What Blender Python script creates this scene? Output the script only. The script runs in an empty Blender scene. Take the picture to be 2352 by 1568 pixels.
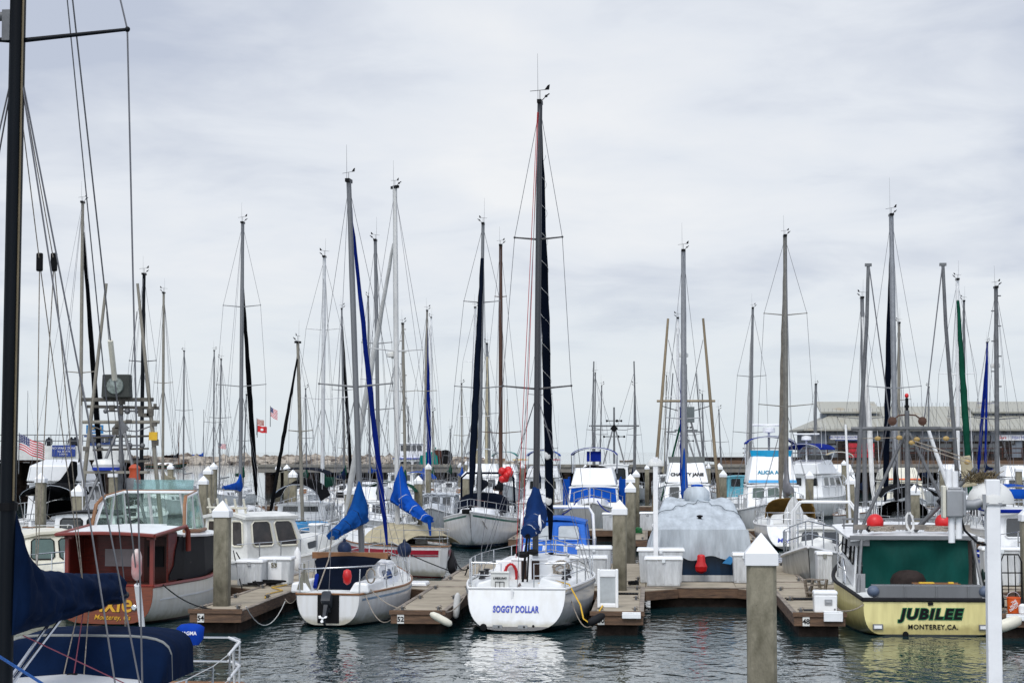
import bpy, math, random
from mathutils import Vector, Matrix, noise
R = math.radians
S = bpy.context.scene
C = S.collection
# ---------------------------------------------------------------- camera
F = 4573.0            # focal length in units of the 2352 px wide photograph
H = 4.1               # eye height above the water
PITCH = math.atan(253.0 / F)
cam_d = bpy.data.cameras.new('camera')
cam_d.lens = 36.0 * F / 2352.0
cam_d.sensor_width = 36.0
cam_d.clip_start = 0.5
cam_d.clip_end = 40000
cam = bpy.data.objects.new('camera', cam_d)
C.objects.link(cam)
cam.location = (0, 0, H)
cam.rotation_euler = (R(90) + PITCH, 0, 0)
S.camera = cam
# ---------------------------------------------------------------- sky, sun, exposure
SUN_EL, SUN_AZ = R(52), R(202)       # high soft sun behind the cloud deck, over the viewer's shoulder
wd = bpy.data.worlds.new('World')
S.world = wd
wd.use_nodes = True
nt = wd.node_tree
nt.nodes.clear()
def _n(t, k, **kw):
    n = t.nodes.new(k)
    for a, b in kw.items():
        setattr(n, a, b)
    return n
sky = _n(nt, 'ShaderNodeTexSky', sky_type='NISHITA', sun_disc=False, sun_elevation=SUN_EL, sun_rotation=SUN_AZ)
bg1 = _n(nt, 'ShaderNodeBackground'); bg1.inputs['Strength'].default_value = 0.1
nt.links.new(sky.outputs[0], bg1.inputs['Color'])
tc = _n(nt, 'ShaderNodeTexCoord')
sx = _n(nt, 'ShaderNodeSeparateXYZ'); nt.links.new(tc.outputs['Generated'], sx.inputs[0])
def _m(op, a, b=None, c=None):
    n = _n(nt, 'ShaderNodeMath', operation=op)
    for i, v in enumerate((a, b, c)):
        if v is None: continue
        if isinstance(v, (int, float)): n.inputs[i].default_value = v
        else: nt.links.new(v, n.inputs[i])
    return n.outputs[0]
X, Y, Z = sx.outputs
zp = _m('MAXIMUM', Z, 0.0)
den = _m('ADD', zp, 0.17)
cu = _m('DIVIDE', X, den); cv = _m('DIVIDE', Y, den)
cb = _n(nt, 'ShaderNodeCombineXYZ')
nt.links.new(cu, cb.inputs[0]); nt.links.new(cv, cb.inputs[1])
def _noise(scale, det, rough, off, dist=0.0):
    mp = _n(nt, 'ShaderNodeMapping'); mp.inputs['Location'].default_value = off
    nt.links.new(cb.outputs[0], mp.inputs[0])
    n = _n(nt, 'ShaderNodeTexNoise'); n.inputs['Scale'].default_value = scale
    n.inputs['Detail'].default_value = det; n.inputs['Roughness'].default_value = rough
    n.inputs['Distortion'].default_value = dist
    nt.links.new(mp.outputs[0], n.inputs['Vector'])
    return n.outputs['Fac']
n1 = _noise(0.95, 2, .45, (3.1, 1.7, 0)); n2 = _noise(3.0, 5, .55, (1.2, 7.7, 2), .35)
cl = _m('ADD', _m('MULTIPLY', n1, .55), _m('MULTIPLY', n2, .50))
# thinner, brighter cloud straight ahead; heavier grey banks to the upper left and upper right
az = _m('ABSOLUTE', X)
bank = _m('MULTIPLY', _m('MULTIPLY', az, 1.0), _m('MINIMUM', _m('MULTIPLY', zp, 6.5), 1.3))
cl2 = _m('SUBTRACT', cl, _m('MULTIPLY', bank, 0.78))
ramp = _n(nt, 'ShaderNodeValToRGB')
e = ramp.color_ramp.elements
e[0].position = .27; e[0].color = (.54, .59, .705, 1)
e[1].position = .66; e[1].color = (.91, .92, .94, 1)
x_ = ramp.color_ramp.elements.new(.475); x_.color = (.80, .835, .895, 1)
nt.links.new(cl2, ramp.inputs[0])
hz = _n(nt, 'ShaderNodeMixRGB')      # pale even band of sea air low over the horizon
hz.inputs[2].default_value = (.72, .80, .86, 1)
hf = _m('SUBTRACT', 1.0, _m('MINIMUM', _m('MULTIPLY', zp, 11.0), 1.0))
nt.links.new(_m('MULTIPLY', hf, .9), hz.inputs[0]); nt.links.new(ramp.outputs[0], hz.inputs[1])
bg2 = _n(nt, 'ShaderNodeBackground')
nt.links.new(hz.outputs[0], bg2.inputs['Color'])
# overcast sky: brighter overhead than at the horizon
st = _m('ADD', _m('ADD', 1.0, _m('MULTIPLY', _m('MAXIMUM', _m('SUBTRACT', Z, .22), 0.0), .75)), _m('MULTIPLY', _m('MAXIMUM', _m('MULTIPLY', Y, -1.0), 0.0), 1.15))   # and brighter on the sun's side, behind the viewer
nt.links.new(st, bg2.inputs['Strength'])
mixs = _n(nt, 'ShaderNodeMixShader'); mixs.inputs[0].default_value = .93
nt.links.new(bg1.outputs[0], mixs.inputs[1]); nt.links.new(bg2.outputs[0], mixs.inputs[2])
wo = _n(nt, 'ShaderNodeOutputWorld'); nt.links.new(mixs.outputs[0], wo.inputs[0])
sl = bpy.data.lights.new('sun', 'SUN'); sl.energy = 1.5; sl.angle = R(20); sl.color = (1, .965, .91)
so = bpy.data.objects.new('sun', sl); C.objects.link(so)
_d = Vector((math.sin(SUN_AZ) * math.cos(SUN_EL), math.cos(SUN_AZ) * math.cos(SUN_EL), math.sin(SUN_EL)))
so.rotation_euler = _d.to_track_quat('Z', 'Y').to_euler()
S.view_settings.view_transform = 'Standard'
S.view_settings.look = 'None'
S.view_settings.exposure = 0.0
S.view_settings.gamma = 1.0
# ---------------------------------------------------------------- measuring
def P(px, py, Yd):
    dx, dy = (px - 1176.0) / F, (784.0 - py) / F
    y = math.cos(PITCH) - dy * math.sin(PITCH)
    z = math.sin(PITCH) + dy * math.cos(PITCH)
    k = Yd / y
    return Vector((dx * k, Yd, H + z * k))
def PZ(px, py, z0):
    a = P(px, py, 100.0)
    return P(px, py, 100.0 * (z0 - H) / (a.z - H))
GA = R(4.0)                       # the dock grid is turned 4 degrees
G0 = 53.3
def G(u, v, z=0.0):
    return Vector((u * math.cos(GA) + v * math.sin(GA), G0 - u * math.sin(GA) + v * math.cos(GA), z))
# ---------------------------------------------------------------- materials
MATS = {}
def pm(name, col, rough=.5, metal=0.0, var=.12, scale=3.0, bump=0.0, bscale=40.0, stretch=(1, 1, 1), col2=None, thr=None, spec=None, coat=0, trans=0):
    """procedural material: base colour broken up by two noises, optional second colour in patches, optional bump"""
    if name in MATS: return MATS[name]
    m = bpy.data.materials.new(name); m.use_nodes = True
    t = m.node_tree; b = t.nodes['Principled BSDF']
    b.inputs['Roughness'].default_value = rough; b.inputs['Metallic'].default_value = metal
    if spec is None and not metal and max(col) < .12 and not name.endswith('glass'): spec = .12
    if spec is not None: b.inputs['Specular IOR Level'].default_value = spec
    if coat: b.inputs['Coat Weight'].default_value = coat; b.inputs['Coat Roughness'].default_value = .08
    if trans: b.inputs['Transmission Weight'].default_value = trans; b.inputs['IOR'].default_value = 1.1
    tcn = _n(t, 'ShaderNodeTexCoord'); mp = _n(t, 'ShaderNodeMapping'); mp.inputs['Scale'].default_value = stretch
    t.links.new(tcn.outputs['Object'], mp.inputs[0])
    no = _n(t, 'ShaderNodeTexNoise'); no.inputs['Scale'].default_value = scale; no.inputs['Detail'].default_value = 6; no.inputs['Roughness'].default_value = .65
    t.links.new(mp.outputs[0], no.inputs['Vector'])
    rp = _n(t, 'ShaderNodeValToRGB'); el = rp.color_ramp.elements
    c2 = col2 if col2 else tuple(max(0, c * (1 - 2.2 * var)) for c in col)
    lo, hi = thr if thr else (.3, .68)
    el[0].position = lo; el[0].color = (*c2, 1); el[1].position = hi; el[1].color = (*[min(1, c * (1 + (0 if col2 else var * .4))) for c in col], 1)
    t.links.new(no.outputs['Fac'], rp.inputs[0]); t.links.new(rp.outputs[0], b.inputs['Base Color'])
    if bump:
        n3 = _n(t, 'ShaderNodeTexNoise'); n3.inputs['Scale'].default_value = bscale; n3.inputs['Detail'].default_value = 4
        t.links.new(mp.outputs[0], n3.inputs['Vector'])
        bp = _n(t, 'ShaderNodeBump'); bp.inputs['Strength'].default_value = bump; bp.inputs['Distance'].default_value = .02
        t.links.new(n3.outputs['Fac'], bp.inputs['Height']); t.links.new(bp.outputs[0], b.inputs['Normal'])
    MATS[name] = m
    return m
def hm(name, topc, bands, rough=.25, dirt=.10, clap=0.0):
    """hull paint: colour bands by height above the water, faint vertical streaks, grime near the water"""
    if name in MATS: return MATS[name]
    m = bpy.data.materials.new(name); m.use_nodes = True
    t = m.node_tree; b = t.nodes['Principled BSDF']; b.inputs['Roughness'].default_value = rough
    b.inputs['Coat Weight'].default_value = .25 if max(topc) > .15 else 0; b.inputs['Coat Roughness'].default_value = .12
    if max(topc) < .15: b.inputs['Specular IOR Level'].default_value = .2
    tcn = _n(t, 'ShaderNodeTexCoord'); sp = _n(t, 'ShaderNodeSeparateXYZ'); t.links.new(tcn.outputs['Object'], sp.inputs[0])
    mr = _n(t, 'ShaderNodeMapRange'); mr.inputs[1].default_value = -1; mr.inputs[2].default_value = 4
    t.links.new(sp.outputs[2], mr.inputs[0])
    rp = _n(t, 'ShaderNodeValToRGB'); rp.color_ramp.interpolation = 'CONSTANT'
    el = rp.color_ramp.elements
    bs = list(bands) + [(99, topc)]
    el[0].position = 0; el[0].color = (*bs[0][1], 1)
    el[1].position = (bs[0][0] + 1) / 5; el[1].color = (*bs[1][1], 1)
    for i in range(1, len(bs) - 1):
        q = el.new((bs[i][0] + 1) / 5); q.color = (*bs[i + 1][1], 1)
    t.links.new(mr.outputs[0], rp.inputs[0])
    mp = _n(t, 'ShaderNodeMapping'); mp.inputs['Scale'].default_value = (5, 5, .7); t.links.new(tcn.outputs['Object'], mp.inputs[0])
    no = _n(t, 'ShaderNodeTexNoise'); no.inputs['Scale'].default_value = 1.3; no.inputs['Detail'].default_value = 7
    t.links.new(mp.outputs[0], no.inputs['Vector'])
    r2 = _n(t, 'ShaderNodeValToRGB'); k = 1 - dirt * 1.6
    r2.color_ramp.elements[0].position = .33; r2.color_ramp.elements[0].color = (k, k * .985, k * .95, 1)
    r2.color_ramp.elements[1].position = .6; r2.color_ramp.elements[1].color = (1, 1, 1, 1)
    t.links.new(no.outputs['Fac'], r2.inputs[0])
    mu = _n(t, 'ShaderNodeMixRGB', blend_type='MULTIPLY'); mu.inputs[0].default_value = 1
    t.links.new(rp.outputs[0], mu.inputs[1]); t.links.new(r2.outputs[0], mu.inputs[2])
    n2_ = _n(t, 'ShaderNodeTexNoise'); n2_.inputs['Scale'].default_value = 4; n2_.inputs['Detail'].default_value = 5; t.links.new(tcn.outputs['Object'], n2_.inputs['Vector'])
    ad = _n(t, 'ShaderNodeMath', operation='MULTIPLY_ADD'); ad.inputs[1].default_value = -.28; t.links.new(n2_.outputs['Fac'], ad.inputs[0]); t.links.new(sp.outputs[2], ad.inputs[2])
    r4 = _n(t, 'ShaderNodeValToRGB'); r4.color_ramp.elements[0].position = .0; r4.color_ramp.elements[0].color = (.50, .46, .34, 1); r4.color_ramp.elements[1].position = .14; r4.color_ramp.elements[1].color = (1, 1, 1, 1)
    t.links.new(ad.outputs[0], r4.inputs[0])      # scum left along the waterline
    m5 = _n(t, 'ShaderNodeMixRGB', blend_type='MULTIPLY'); m5.inputs[0].default_value = .8
    t.links.new(mu.outputs[0], m5.inputs[1]); t.links.new(r4.outputs[0], m5.inputs[2]); t.links.new(m5.outputs[0], b.inputs['Base Color'])
    if clap:
        wv = _n(t, 'ShaderNodeTexWave', bands_direction='Z', wave_profile='SAW'); wv.inputs['Scale'].default_value = clap
        t.links.new(tcn.outputs['Object'], wv.inputs['Vector'])
        bp = _n(t, 'ShaderNodeBump'); bp.inputs['Strength'].default_value = .5; bp.inputs['Distance'].default_value = .03
        t.links.new(wv.outputs['Fac'], bp.inputs['Height']); t.links.new(bp.outputs[0], b.inputs['Normal'])
    MATS[name] = m
    return m
W = pm('white_gelcoat', (.84, .85, .845), .3, var=.05, scale=2.5, coat=.2)
WO = pm('aged_white_paint', (.72, .72, .68), .45, var=.12, scale=2)
CREAM = pm('cream_paint', (.70, .67, .55), .4, var=.08)
WSTR = pm('white_fittings', (.8, .8, .79), .4, var=.06)
DECKW = pm('nonskid_deck', (.70, .71, .69), .65, var=.08, scale=5, bump=.15, bscale=160)
ALU = pm('aluminium_spar', (.18, .185, .19), .45, .3, var=.08, scale=1.2, stretch=(1, 1, .3))
GREYM = pm('galvanised_pipe', (.17, .175, .18), .55, .3, var=.2, scale=3)
TANM = pm('buff_painted_spar', (.25, .23, .185), .45, var=.12)
SS = pm('stainless_steel', (.62, .63, .64), .22, .95, var=.05)
WIRE = pm('rigging_wire', (.20, .20, .21), .45, .5, var=.1)
BLK = pm('black_fitting', (.005, .005, .006), .45, var=.2)
RUB = pm('dark_rubber', (.02, .02, .022), .7, var=.2)
BMAST = pm('black_anodised_spar', (.004, .006, .009), .4, .0, var=.2, stretch=(1, 1, .2))
WMAST = pm('varnished_spar', (.10, .055, .04), .3, var=.2, stretch=(1, 1, .1))
BRN = pm('weathered_gaff_pole', (.27, .21, .13), .6, var=.2, stretch=(1, 1, .15))
def canvas(name, col, var=.18):
    return pm(name, col, .9, var=var, scale=1.6, bump=.7, bscale=5, spec=.05, col2=tuple(c * .62 for c in col), stretch=(1, 1, .6), thr=(.33, .66))
NAVY = canvas('navy_canvas', (.0035, .0125, .042))
NAVY2 = canvas('dark_navy_canvas', (.003, .006, .015))
BLUE = canvas('royal_blue_canvas', (.006, .07, .38))
BLUE2 = canvas('deep_blue_canvas', (.006, .022, .23))
PBLUE = canvas('pacific_blue_canvas', (.006, .068, .27))
BLKC = canvas('black_canvas', (.003, .0035, .0045))
GREENC = canvas('forest_green_canvas', (.006, .06, .035))
TEALC = canvas('teal_canvas', (.0, .20, .17))
GREYC = canvas('grey_canvas', (.22, .22, .23))
TANC = canvas('tan_canvas', (.50, .44, .30))
TOAST = canvas('toast_canvas', (.27, .165, .05))
WHTC = canvas('white_sailcloth', (.66, .66, .64), .1)
COVC = pm('boat_cover_fabric', (.50, .545, .575), .8, var=.16, scale=1.7, bump=.8, bscale=5, stretch=(2.2, .7, .5), spec=.2)
GLASS = pm('dark_window_glass', (.018, .022, .024), .06, var=.2, scale=1.5, coat=.4)
GLASSG = pm('green_tint_glass', (.05, .09, .075), .06, var=.25, scale=1.5, coat=.4)
CLEAR = pm('clear_vinyl', (.42, .45, .46), .12, var=.15, scale=2, coat=.3)
TEAK = pm('oiled_teak', (.27, .12, .045), .5, var=.2, scale=4, stretch=(1, 6, 1))
MAHO = pm('varnished_mahogany', (.135, .014, .007), .3, var=.22, scale=3, stretch=(1.2, 1.2, 9), coat=.12, spec=.2)
MAHOT = pm('varnished_transom', (.20, .040, .008), .25, var=.2, scale=3, stretch=(1, 1, 10), coat=.2)
REDP = pm('oxide_red_trim', (.20, .032, .022), .4, var=.1)
REDR = pm('red_vinyl', (.62, .012, .014), .4, var=.1)
ORG = pm('orange_plastic', (.75, .11, .012), .45, var=.1)
YEL = pm('yellow_plastic', (.70, .42, .02), .5, var=.1)
ROPE = pm('weathered_rope', (.36, .31, .25), .85, var=.3, scale=30)
ROPEB = pm('black_rope', (.015, .015, .017), .8, var=.3, scale=30)
ROPER = pm('red_rope', (.5, .01, .015), .8, var=.2, scale=30)
BLUER = pm('blue_rope', (.02, .12, .42), .8, var=.3, scale=60)
CONC = pm('piling_concrete', (.235, .205, .145), .85, var=.3, scale=2.4, bump=.35, bscale=55, stretch=(1, 1, .35), col2=(.145, .125, .08))
DECKC = pm('dock_concrete', (.385, .33, .245), .88, var=.15, scale=1.6, bump=.3, bscale=60, col2=(.24, .205, .15))
WOOD = pm('dock_timber', (.19, .108, .06), .75, var=.4, scale=2.5, bump=.5, bscale=25, stretch=(1.2, 1.2, 9), col2=(.05, .03, .02))
WOODG = pm('bleached_timber', (.30, .25, .20), .8, var=.35, scale=3, stretch=(1.2, 1.2, 8), bump=.4, bscale=30)
WOODD = pm('tarred_timber', (.045, .032, .025), .85, var=.4, scale=2, bump=.5, bscale=20)
PVC = pm('white_post_paint', (.86, .865, .865), .4, var=.06, scale=2)
BOXW = pm('dock_box_fibreglass', (.64, .66, .67), .5, var=.16, scale=3.5, stretch=(2, 2, .4), bump=.1)
GREYB = pm('grey_enclosure', (.33, .34, .35), .45, .2, var=.1)
INK = pm('black_lettering', (.008, .008, .009), .5, var=.1)
GOLD = pm('gold_leaf', (.75, .40, .03), .35, .2, var=.1)
BLUEI = pm('blue_lettering', (.015, .05, .42), .5, var=.1)
TEALI = pm('teal_lettering', (.0, .22, .36), .5, var=.1)
GRNI = pm('green_lettering', (.0, .16, .05), .5, var=.1)
WHI = pm('white_lettering', (.82, .82, .82), .5, var=.04)
NUMP = pm('number_plate', (.74, .73, .68), .5, var=.08)
# ---------------------------------------------------------------- mesh helpers
class MB:
    def __init__(s): s.v = []; s.f = []
    def add(s, vs, fs):
        o = len(s.v); s.v += [tuple(v) for v in vs]; s.f += [[i + o for i in f] for f in fs]; return s
    def box(s, c, d, rz=0.0, top=(1, 1), M=None):
        x, y, z = d[0] / 2, d[1] / 2, d[2] / 2
        vs = [Vector((sx * x * (top[0] if sz > 0 else 1), sy * y * (top[1] if sz > 0 else 1), sz * z)) for sz in (-1, 1) for sy in (-1, 1) for sx in (-1, 1)]
        q = Matrix.Rotation(rz, 3, 'Z') if M is None else M
        vs = [q @ v + Vector(c) for v in vs]
        return s.add(vs, [(0, 2, 3, 1), (4, 5, 7, 6), (0, 1, 5, 4), (2, 6, 7, 3), (0, 4, 6, 2), (1, 3, 7, 5)])
    def cyl(s, p0, p1, r0, r1=None, n=8, sq=1.0):
        return s.path([p0, p1], [r0, r0 if r1 is None else r1], n, sq)
    def path(s, pts, r, n=6, sq=1.0):
        pts = [Vector(p) for p in pts]
        if not isinstance(r, (list, tuple)): r = [r] * len(pts)
        rings = []; up = None
        for i, p in enumerate(pts):
            d = (pts[min(i + 1, len(pts) - 1)] - pts[max(i - 1, 0)])
            if d.length < 1e-9: d = Vector((0, 0, 1))
            d.normalize()
            if up is None:
                up = d.cross(Vector((0, 1, 0)))
                if up.length < .2: up = d.cross(Vector((1, 0, 0)))
            up = (up - d * up.dot(d)).normalized(); w = d.cross(up)
            rings.append([p + (up * math.cos(2 * math.pi * k / n) + w * (math.sin(2 * math.pi * k / n) * sq)) * r[i] for k in range(n)])
        return s.loft(rings)
    def loft(s, rings, closed=True, caps=True):
        n = len(rings[0]); vs = [v for rg in rings for v in rg]; fs = []
        for i in range(len(rings) - 1):
            for k in range(n if closed else n - 1):
                k2 = (k + 1) % n
                fs.append((i * n + k, i * n + k2, (i + 1) * n + k2, (i + 1) * n + k))
        if caps:
            fs.append(tuple(range(n - 1, -1, -1))); fs.append(tuple(range((len(rings) - 1) * n, len(rings) * n)))
        return s.add(vs, fs)
    def lathe(s, c, prof, n=16, axis='Z', ang=2 * math.pi):
        rings = []
        c = Vector(c)
        for (r, h) in prof:
            rg = []
            for k in range(n):
                a = ang * k / n
                x, y = r * math.cos(a), r * math.sin(a)
                rg.append(c + (Vector((x, y, h)) if axis == 'Z' else Vector((x, h, y)) if axis == 'Y' else Vector((h, x, y))))
            rings.append(rg)
        return s.loft(rings)
    def ball(s, c, r, n=14, sc=(1, 1, 1)):
        prof = [(max(1e-4, math.sin(math.pi * i / 10)), -math.cos(math.pi * i / 10)) for i in range(11)]
        c = Vector(c)
        return s.loft([[c + Vector((r * sc[0] * a * math.cos(2 * math.pi * k / n), r * sc[1] * a * math.sin(2 * math.pi * k / n), r * sc[2] * h)) for k in range(n)] for a, h in prof])
    def plate(s, pts, th, nrm=None):
        """flat polygon given thickness along its normal"""
        pts = [Vector(p) for p in pts]
        if nrm is None: nrm = (pts[1] - pts[0]).cross(pts[2] - pts[0]).normalized()
        n = len(pts)
        return s.add([p for p in pts] + [p + nrm * th for p in pts],
                     [tuple(range(n - 1, -1, -1)), tuple(range(n, 2 * n))] + [(i, (i + 1) % n, n + (i + 1) % n, n + i) for i in range(n)])
    def sheet(s, rows, th=.02):
        """cloth-like sheet through rows of points, with a thickness along its own normals"""
        nr, nc = len(rows), len(rows[0]); rows = [[Vector(p) for p in r] for r in rows]
        bot = []
        for i in range(nr):
            for j in range(nc):
                a = rows[min(i + 1, nr - 1)][j] - rows[max(i - 1, 0)][j]; b = rows[i][min(j + 1, nc - 1)] - rows[i][max(j - 1, 0)]
                nn = a.cross(b)
                nn = nn.normalized() if nn.length > 1e-9 else Vector((0, 0, 1))
                bot.append(rows[i][j] + nn * th)
        vs = [p for r in rows for p in r] + bot; o = nr * nc; fs = []
        for i in range(nr - 1):
            for j in range(nc - 1):
                a = i * nc + j
                fs.append((a + nc, a + nc + 1, a + 1, a)); fs.append((o + a, o + a + 1, o + a + nc + 1, o + a + nc))
        for j in range(nc - 1):
            fs.append((j, j + 1, o + j + 1, o + j)); a = (nr - 1) * nc + j; fs.append((a + 1, a, o + a, o + a + 1))
        for i in range(nr - 1):
            a = i * nc; fs.append((a + nc, a, o + a, o + a + nc)); a += nc - 1; fs.append((a, a + nc, o + a + nc, o + a))
        return s.add(vs, fs)
    def build(s, name, mat, parent=None, smooth=0, bevel=0, seg=2):
        me = bpy.data.meshes.new(name); me.from_pydata(s.v, [], s.f); me.update()
        if smooth:
            me.shade_smooth(); me.set_sharp_from_angle(angle=R(smooth))
        me.materials.append(mat)
        o = bpy.data.objects.new(name, me); C.objects.link(o)
        if parent is not None: o.parent = parent
        if bevel:
            b = o.modifiers.new('bevel', 'BEVEL'); b.width = bevel; b.segments = seg; b.limit_method = 'ANGLE'; b.angle_limit = R(40)
        return o
def tag(o, label, cat, group=None, kind=None):
    if label: o['label'] = label
    if cat: o['category'] = cat
    if group: o['group'] = group
    if kind: o['kind'] = kind
    return o
def T(name, label, cat, loc=(0, 0, 0), rz=0.0, group=None):
    o = bpy.data.objects.new(name, None); C.objects.link(o); o.empty_display_size = .3
    o.location = loc; o.rotation_euler = (0, 0, rz)
    return tag(o, label, cat, group)
def copy_tree(o, parent=None):
    c = o.copy(); C.objects.link(c)
    if parent is not None: c.parent = parent
    for ch in [k for k in C.objects if k.parent == o]:
        copy_tree(ch, c)
    return c
def loc_in(root, p):
    M = Matrix.Translation(root.location) @ Matrix.Rotation(root.rotation_euler.z, 4, 'Z')
    return M.inverted() @ Vector(p)
def text(body, size, mat, parent, origin, xdir, ydir, name='lettering', off=0.0, shear=0.0, ext=.004, align='CENTER', sp=1.0, sx=1.0):
    """lettering laid on a surface: origin = middle of the text's baseline"""
    cu = bpy.data.curves.new(name, 'FONT'); cu.body = body; cu.size = size; cu.align_x = align; cu.offset = off; cu.shear = shear
    cu.extrude = ext; cu.space_character = sp; cu.resolution_u = 4
    to = bpy.data.objects.new(name, cu); C.objects.link(to)
    dg = bpy.context.evaluated_depsgraph_get()
    me = bpy.data.meshes.new_from_object(to.evaluated_get(dg)); bpy.data.objects.remove(to); bpy.data.curves.remove(cu)
    xd, yd = Vector(xdir).normalized(), Vector(ydir).normalized(); zd = xd.cross(yd).normalized(); yd = zd.cross(xd)
    M = Matrix.Translation(Vector(origin)) @ Matrix((xd, yd, zd)).transposed().to_4x4() @ Matrix.Diagonal((sx, 1, 1, 1))
    me.transform(M); me.materials.clear(); me.materials.append(mat)
    o = bpy.data.objects.new(name, me); C.objects.link(o)
    if parent is not None: o.parent = parent
    return o
def lerp(a, b, t): return a + (b - a) * t
def sag(p0, p1, d, n=10):
    p0, p1 = Vector(p0), Vector(p1)
    return [p0.lerp(p1, i / n) - Vector((0, 0, d * 4 * (i / n) * (1 - i / n))) for i in range(n + 1)]
# ---------------------------------------------------------------- boat pieces
class Hull:
    """hull shape in the boat's own frame: y forward from the transom, z up from the waterline"""
    def __init__(s, L, B, s0, sm, s1, k=.35, tw=.7, tm=.42, rake=.5, trake=0.0, tk=.02, e1=.6, e2=.9, pb=2.2, nt_=22, nu=10):
        s.L, s.B, s.s0, s.sm, s.s1, s.k, s.tw, s.tm, s.rake, s.trake, s.tk, s.e1, s.e2, s.pb, s.nt, s.nu = L, B, s0, sm, s1, k, tw, tm, rake, trake, tk, e1, e2, pb, nt_, nu
    def w(s, t):
        if t < s.tm: q = s.tw + (1 - s.tw) * (1 - ((s.tm - t) / s.tm) ** 2)
        else: q = max(0.0, 1 - ((t - s.tm) / (1 - s.tm)) ** s.pb)
        return max(.012, q * s.B / 2)
    def sh(s, t):
        return s.sm + (s.s0 - s.sm) * ((.35 - t) / .35) ** 2 if t < .35 else s.sm + (s.s1 - s.sm) * ((t - .35) / .65) ** 2
    def kz(s, t):
        return -s.k + (s.tk + s.k) * ((.45 - t) / .45) ** 2 if t < .45 else -s.k + (s.s1 * .25 + s.k) * ((t - .45) / .55) ** 3
    def y(s, t, z):
        return t * s.L + s.rake * (min(z, s.s1) / s.s1 - 1) * t ** 4 + s.trake * (1 - t) ** 5 * (z / s.s0 - 1)
    def pt(s, t, a, side=1):
        sh, kz = s.sh(t), s.kz(t)
        x = s.w(t) * math.cos(a) ** s.e1 if a < 1.5707 else 0.0
        z = sh - (sh - kz) * math.sin(a) ** s.e2
        return Vector((side * x, s.y(t, z), z))
    def edge(s, t, side=1, ins=0.0, dz=0.0):
        sh = s.sh(t)
        return Vector((side * max(0.0, s.w(t) - ins), s.y(t, sh), sh + dz))
    def at_z(s, t, z, side=1, off=0.0):
        sh, kz = s.sh(t), s.kz(t)
        q = min(1, max(0, (sh - z) / (sh - kz))) ** (1 / s.e2)
        x = s.w(t) * max(0, math.cos(math.asin(q))) ** s.e1
        return Vector((side * (x + off), s.y(t, z), z))
    def build(s, mat, parent, name='hull'):
        b = MB(); rings = []
        for i in range(s.nt + 1):
            t = i / s.nt
            rg = [s.pt(t, j / s.nu * math.pi / 2, -1) for j in range(s.nu + 1)] + [s.pt(t, j / s.nu * math.pi / 2, 1) for j in range(s.nu - 1, -1, -1)]
            rings.append(rg)
        b.loft(rings, closed=False, caps=False)
        n = len(rings[0]); b.f.append(list(range(n)))
        return b.build(name, mat, parent, smooth=38)
    def deck(s, mat, parent, camber=.06, dz=-.03, name='deck'):
        rows = []
        for i in range(s.nt + 1):
            t = i / s.nt; w = max(.006, s.w(t) - .012); sh = s.sh(t)
            rows.append([Vector((w * q, s.y(t, sh) - (.01 if t > .97 else 0) + (.012 if i == 0 else 0), sh + dz + camber * (1 - q * q) * min(1, w))) for q in (-1, -.6, -.2, .2, .6, 1)])
        return MB().sheet(rows, .03).build(name, mat, parent, smooth=40)
    def rail(s, mat, parent, r=.03, dz=0.0, out=0.0, name='rub_rail', t0=0.0, t1=1.0, stern=True, n=5, sq=1):
        b = MB()
        for sd in (-1, 1):
            b.path([s.edge(lerp(t0, t1, i / 20), sd, -out, dz) for i in range(21)], r, n, sq)
        if stern: b.path([s.edge(0, -1, -out, dz), s.edge(0, 1, -out, dz)], r, n, sq)
        return b.build(name, mat, parent, smooth=50)
    def band(s, d0, d1, mat, parent, off=.006, t0=0.0, t1=.985, name='stripe', n=20):
        """a stripe on the topsides between two drops below the sheer"""
        b = MB()
        for sd in (-1, 1):
            rows = [[s.at_z(lerp(t0, t1, i / n), s.sh(lerp(t0, t1, i / n)) - d, sd, off) for d in (d0, d1)] for i in range(n + 1)]
            if sd > 0: rows = [r[::-1] for r in rows]
            b.sheet(rows, -.004)
        return b.build(name, mat, parent, smooth=50)
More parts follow.
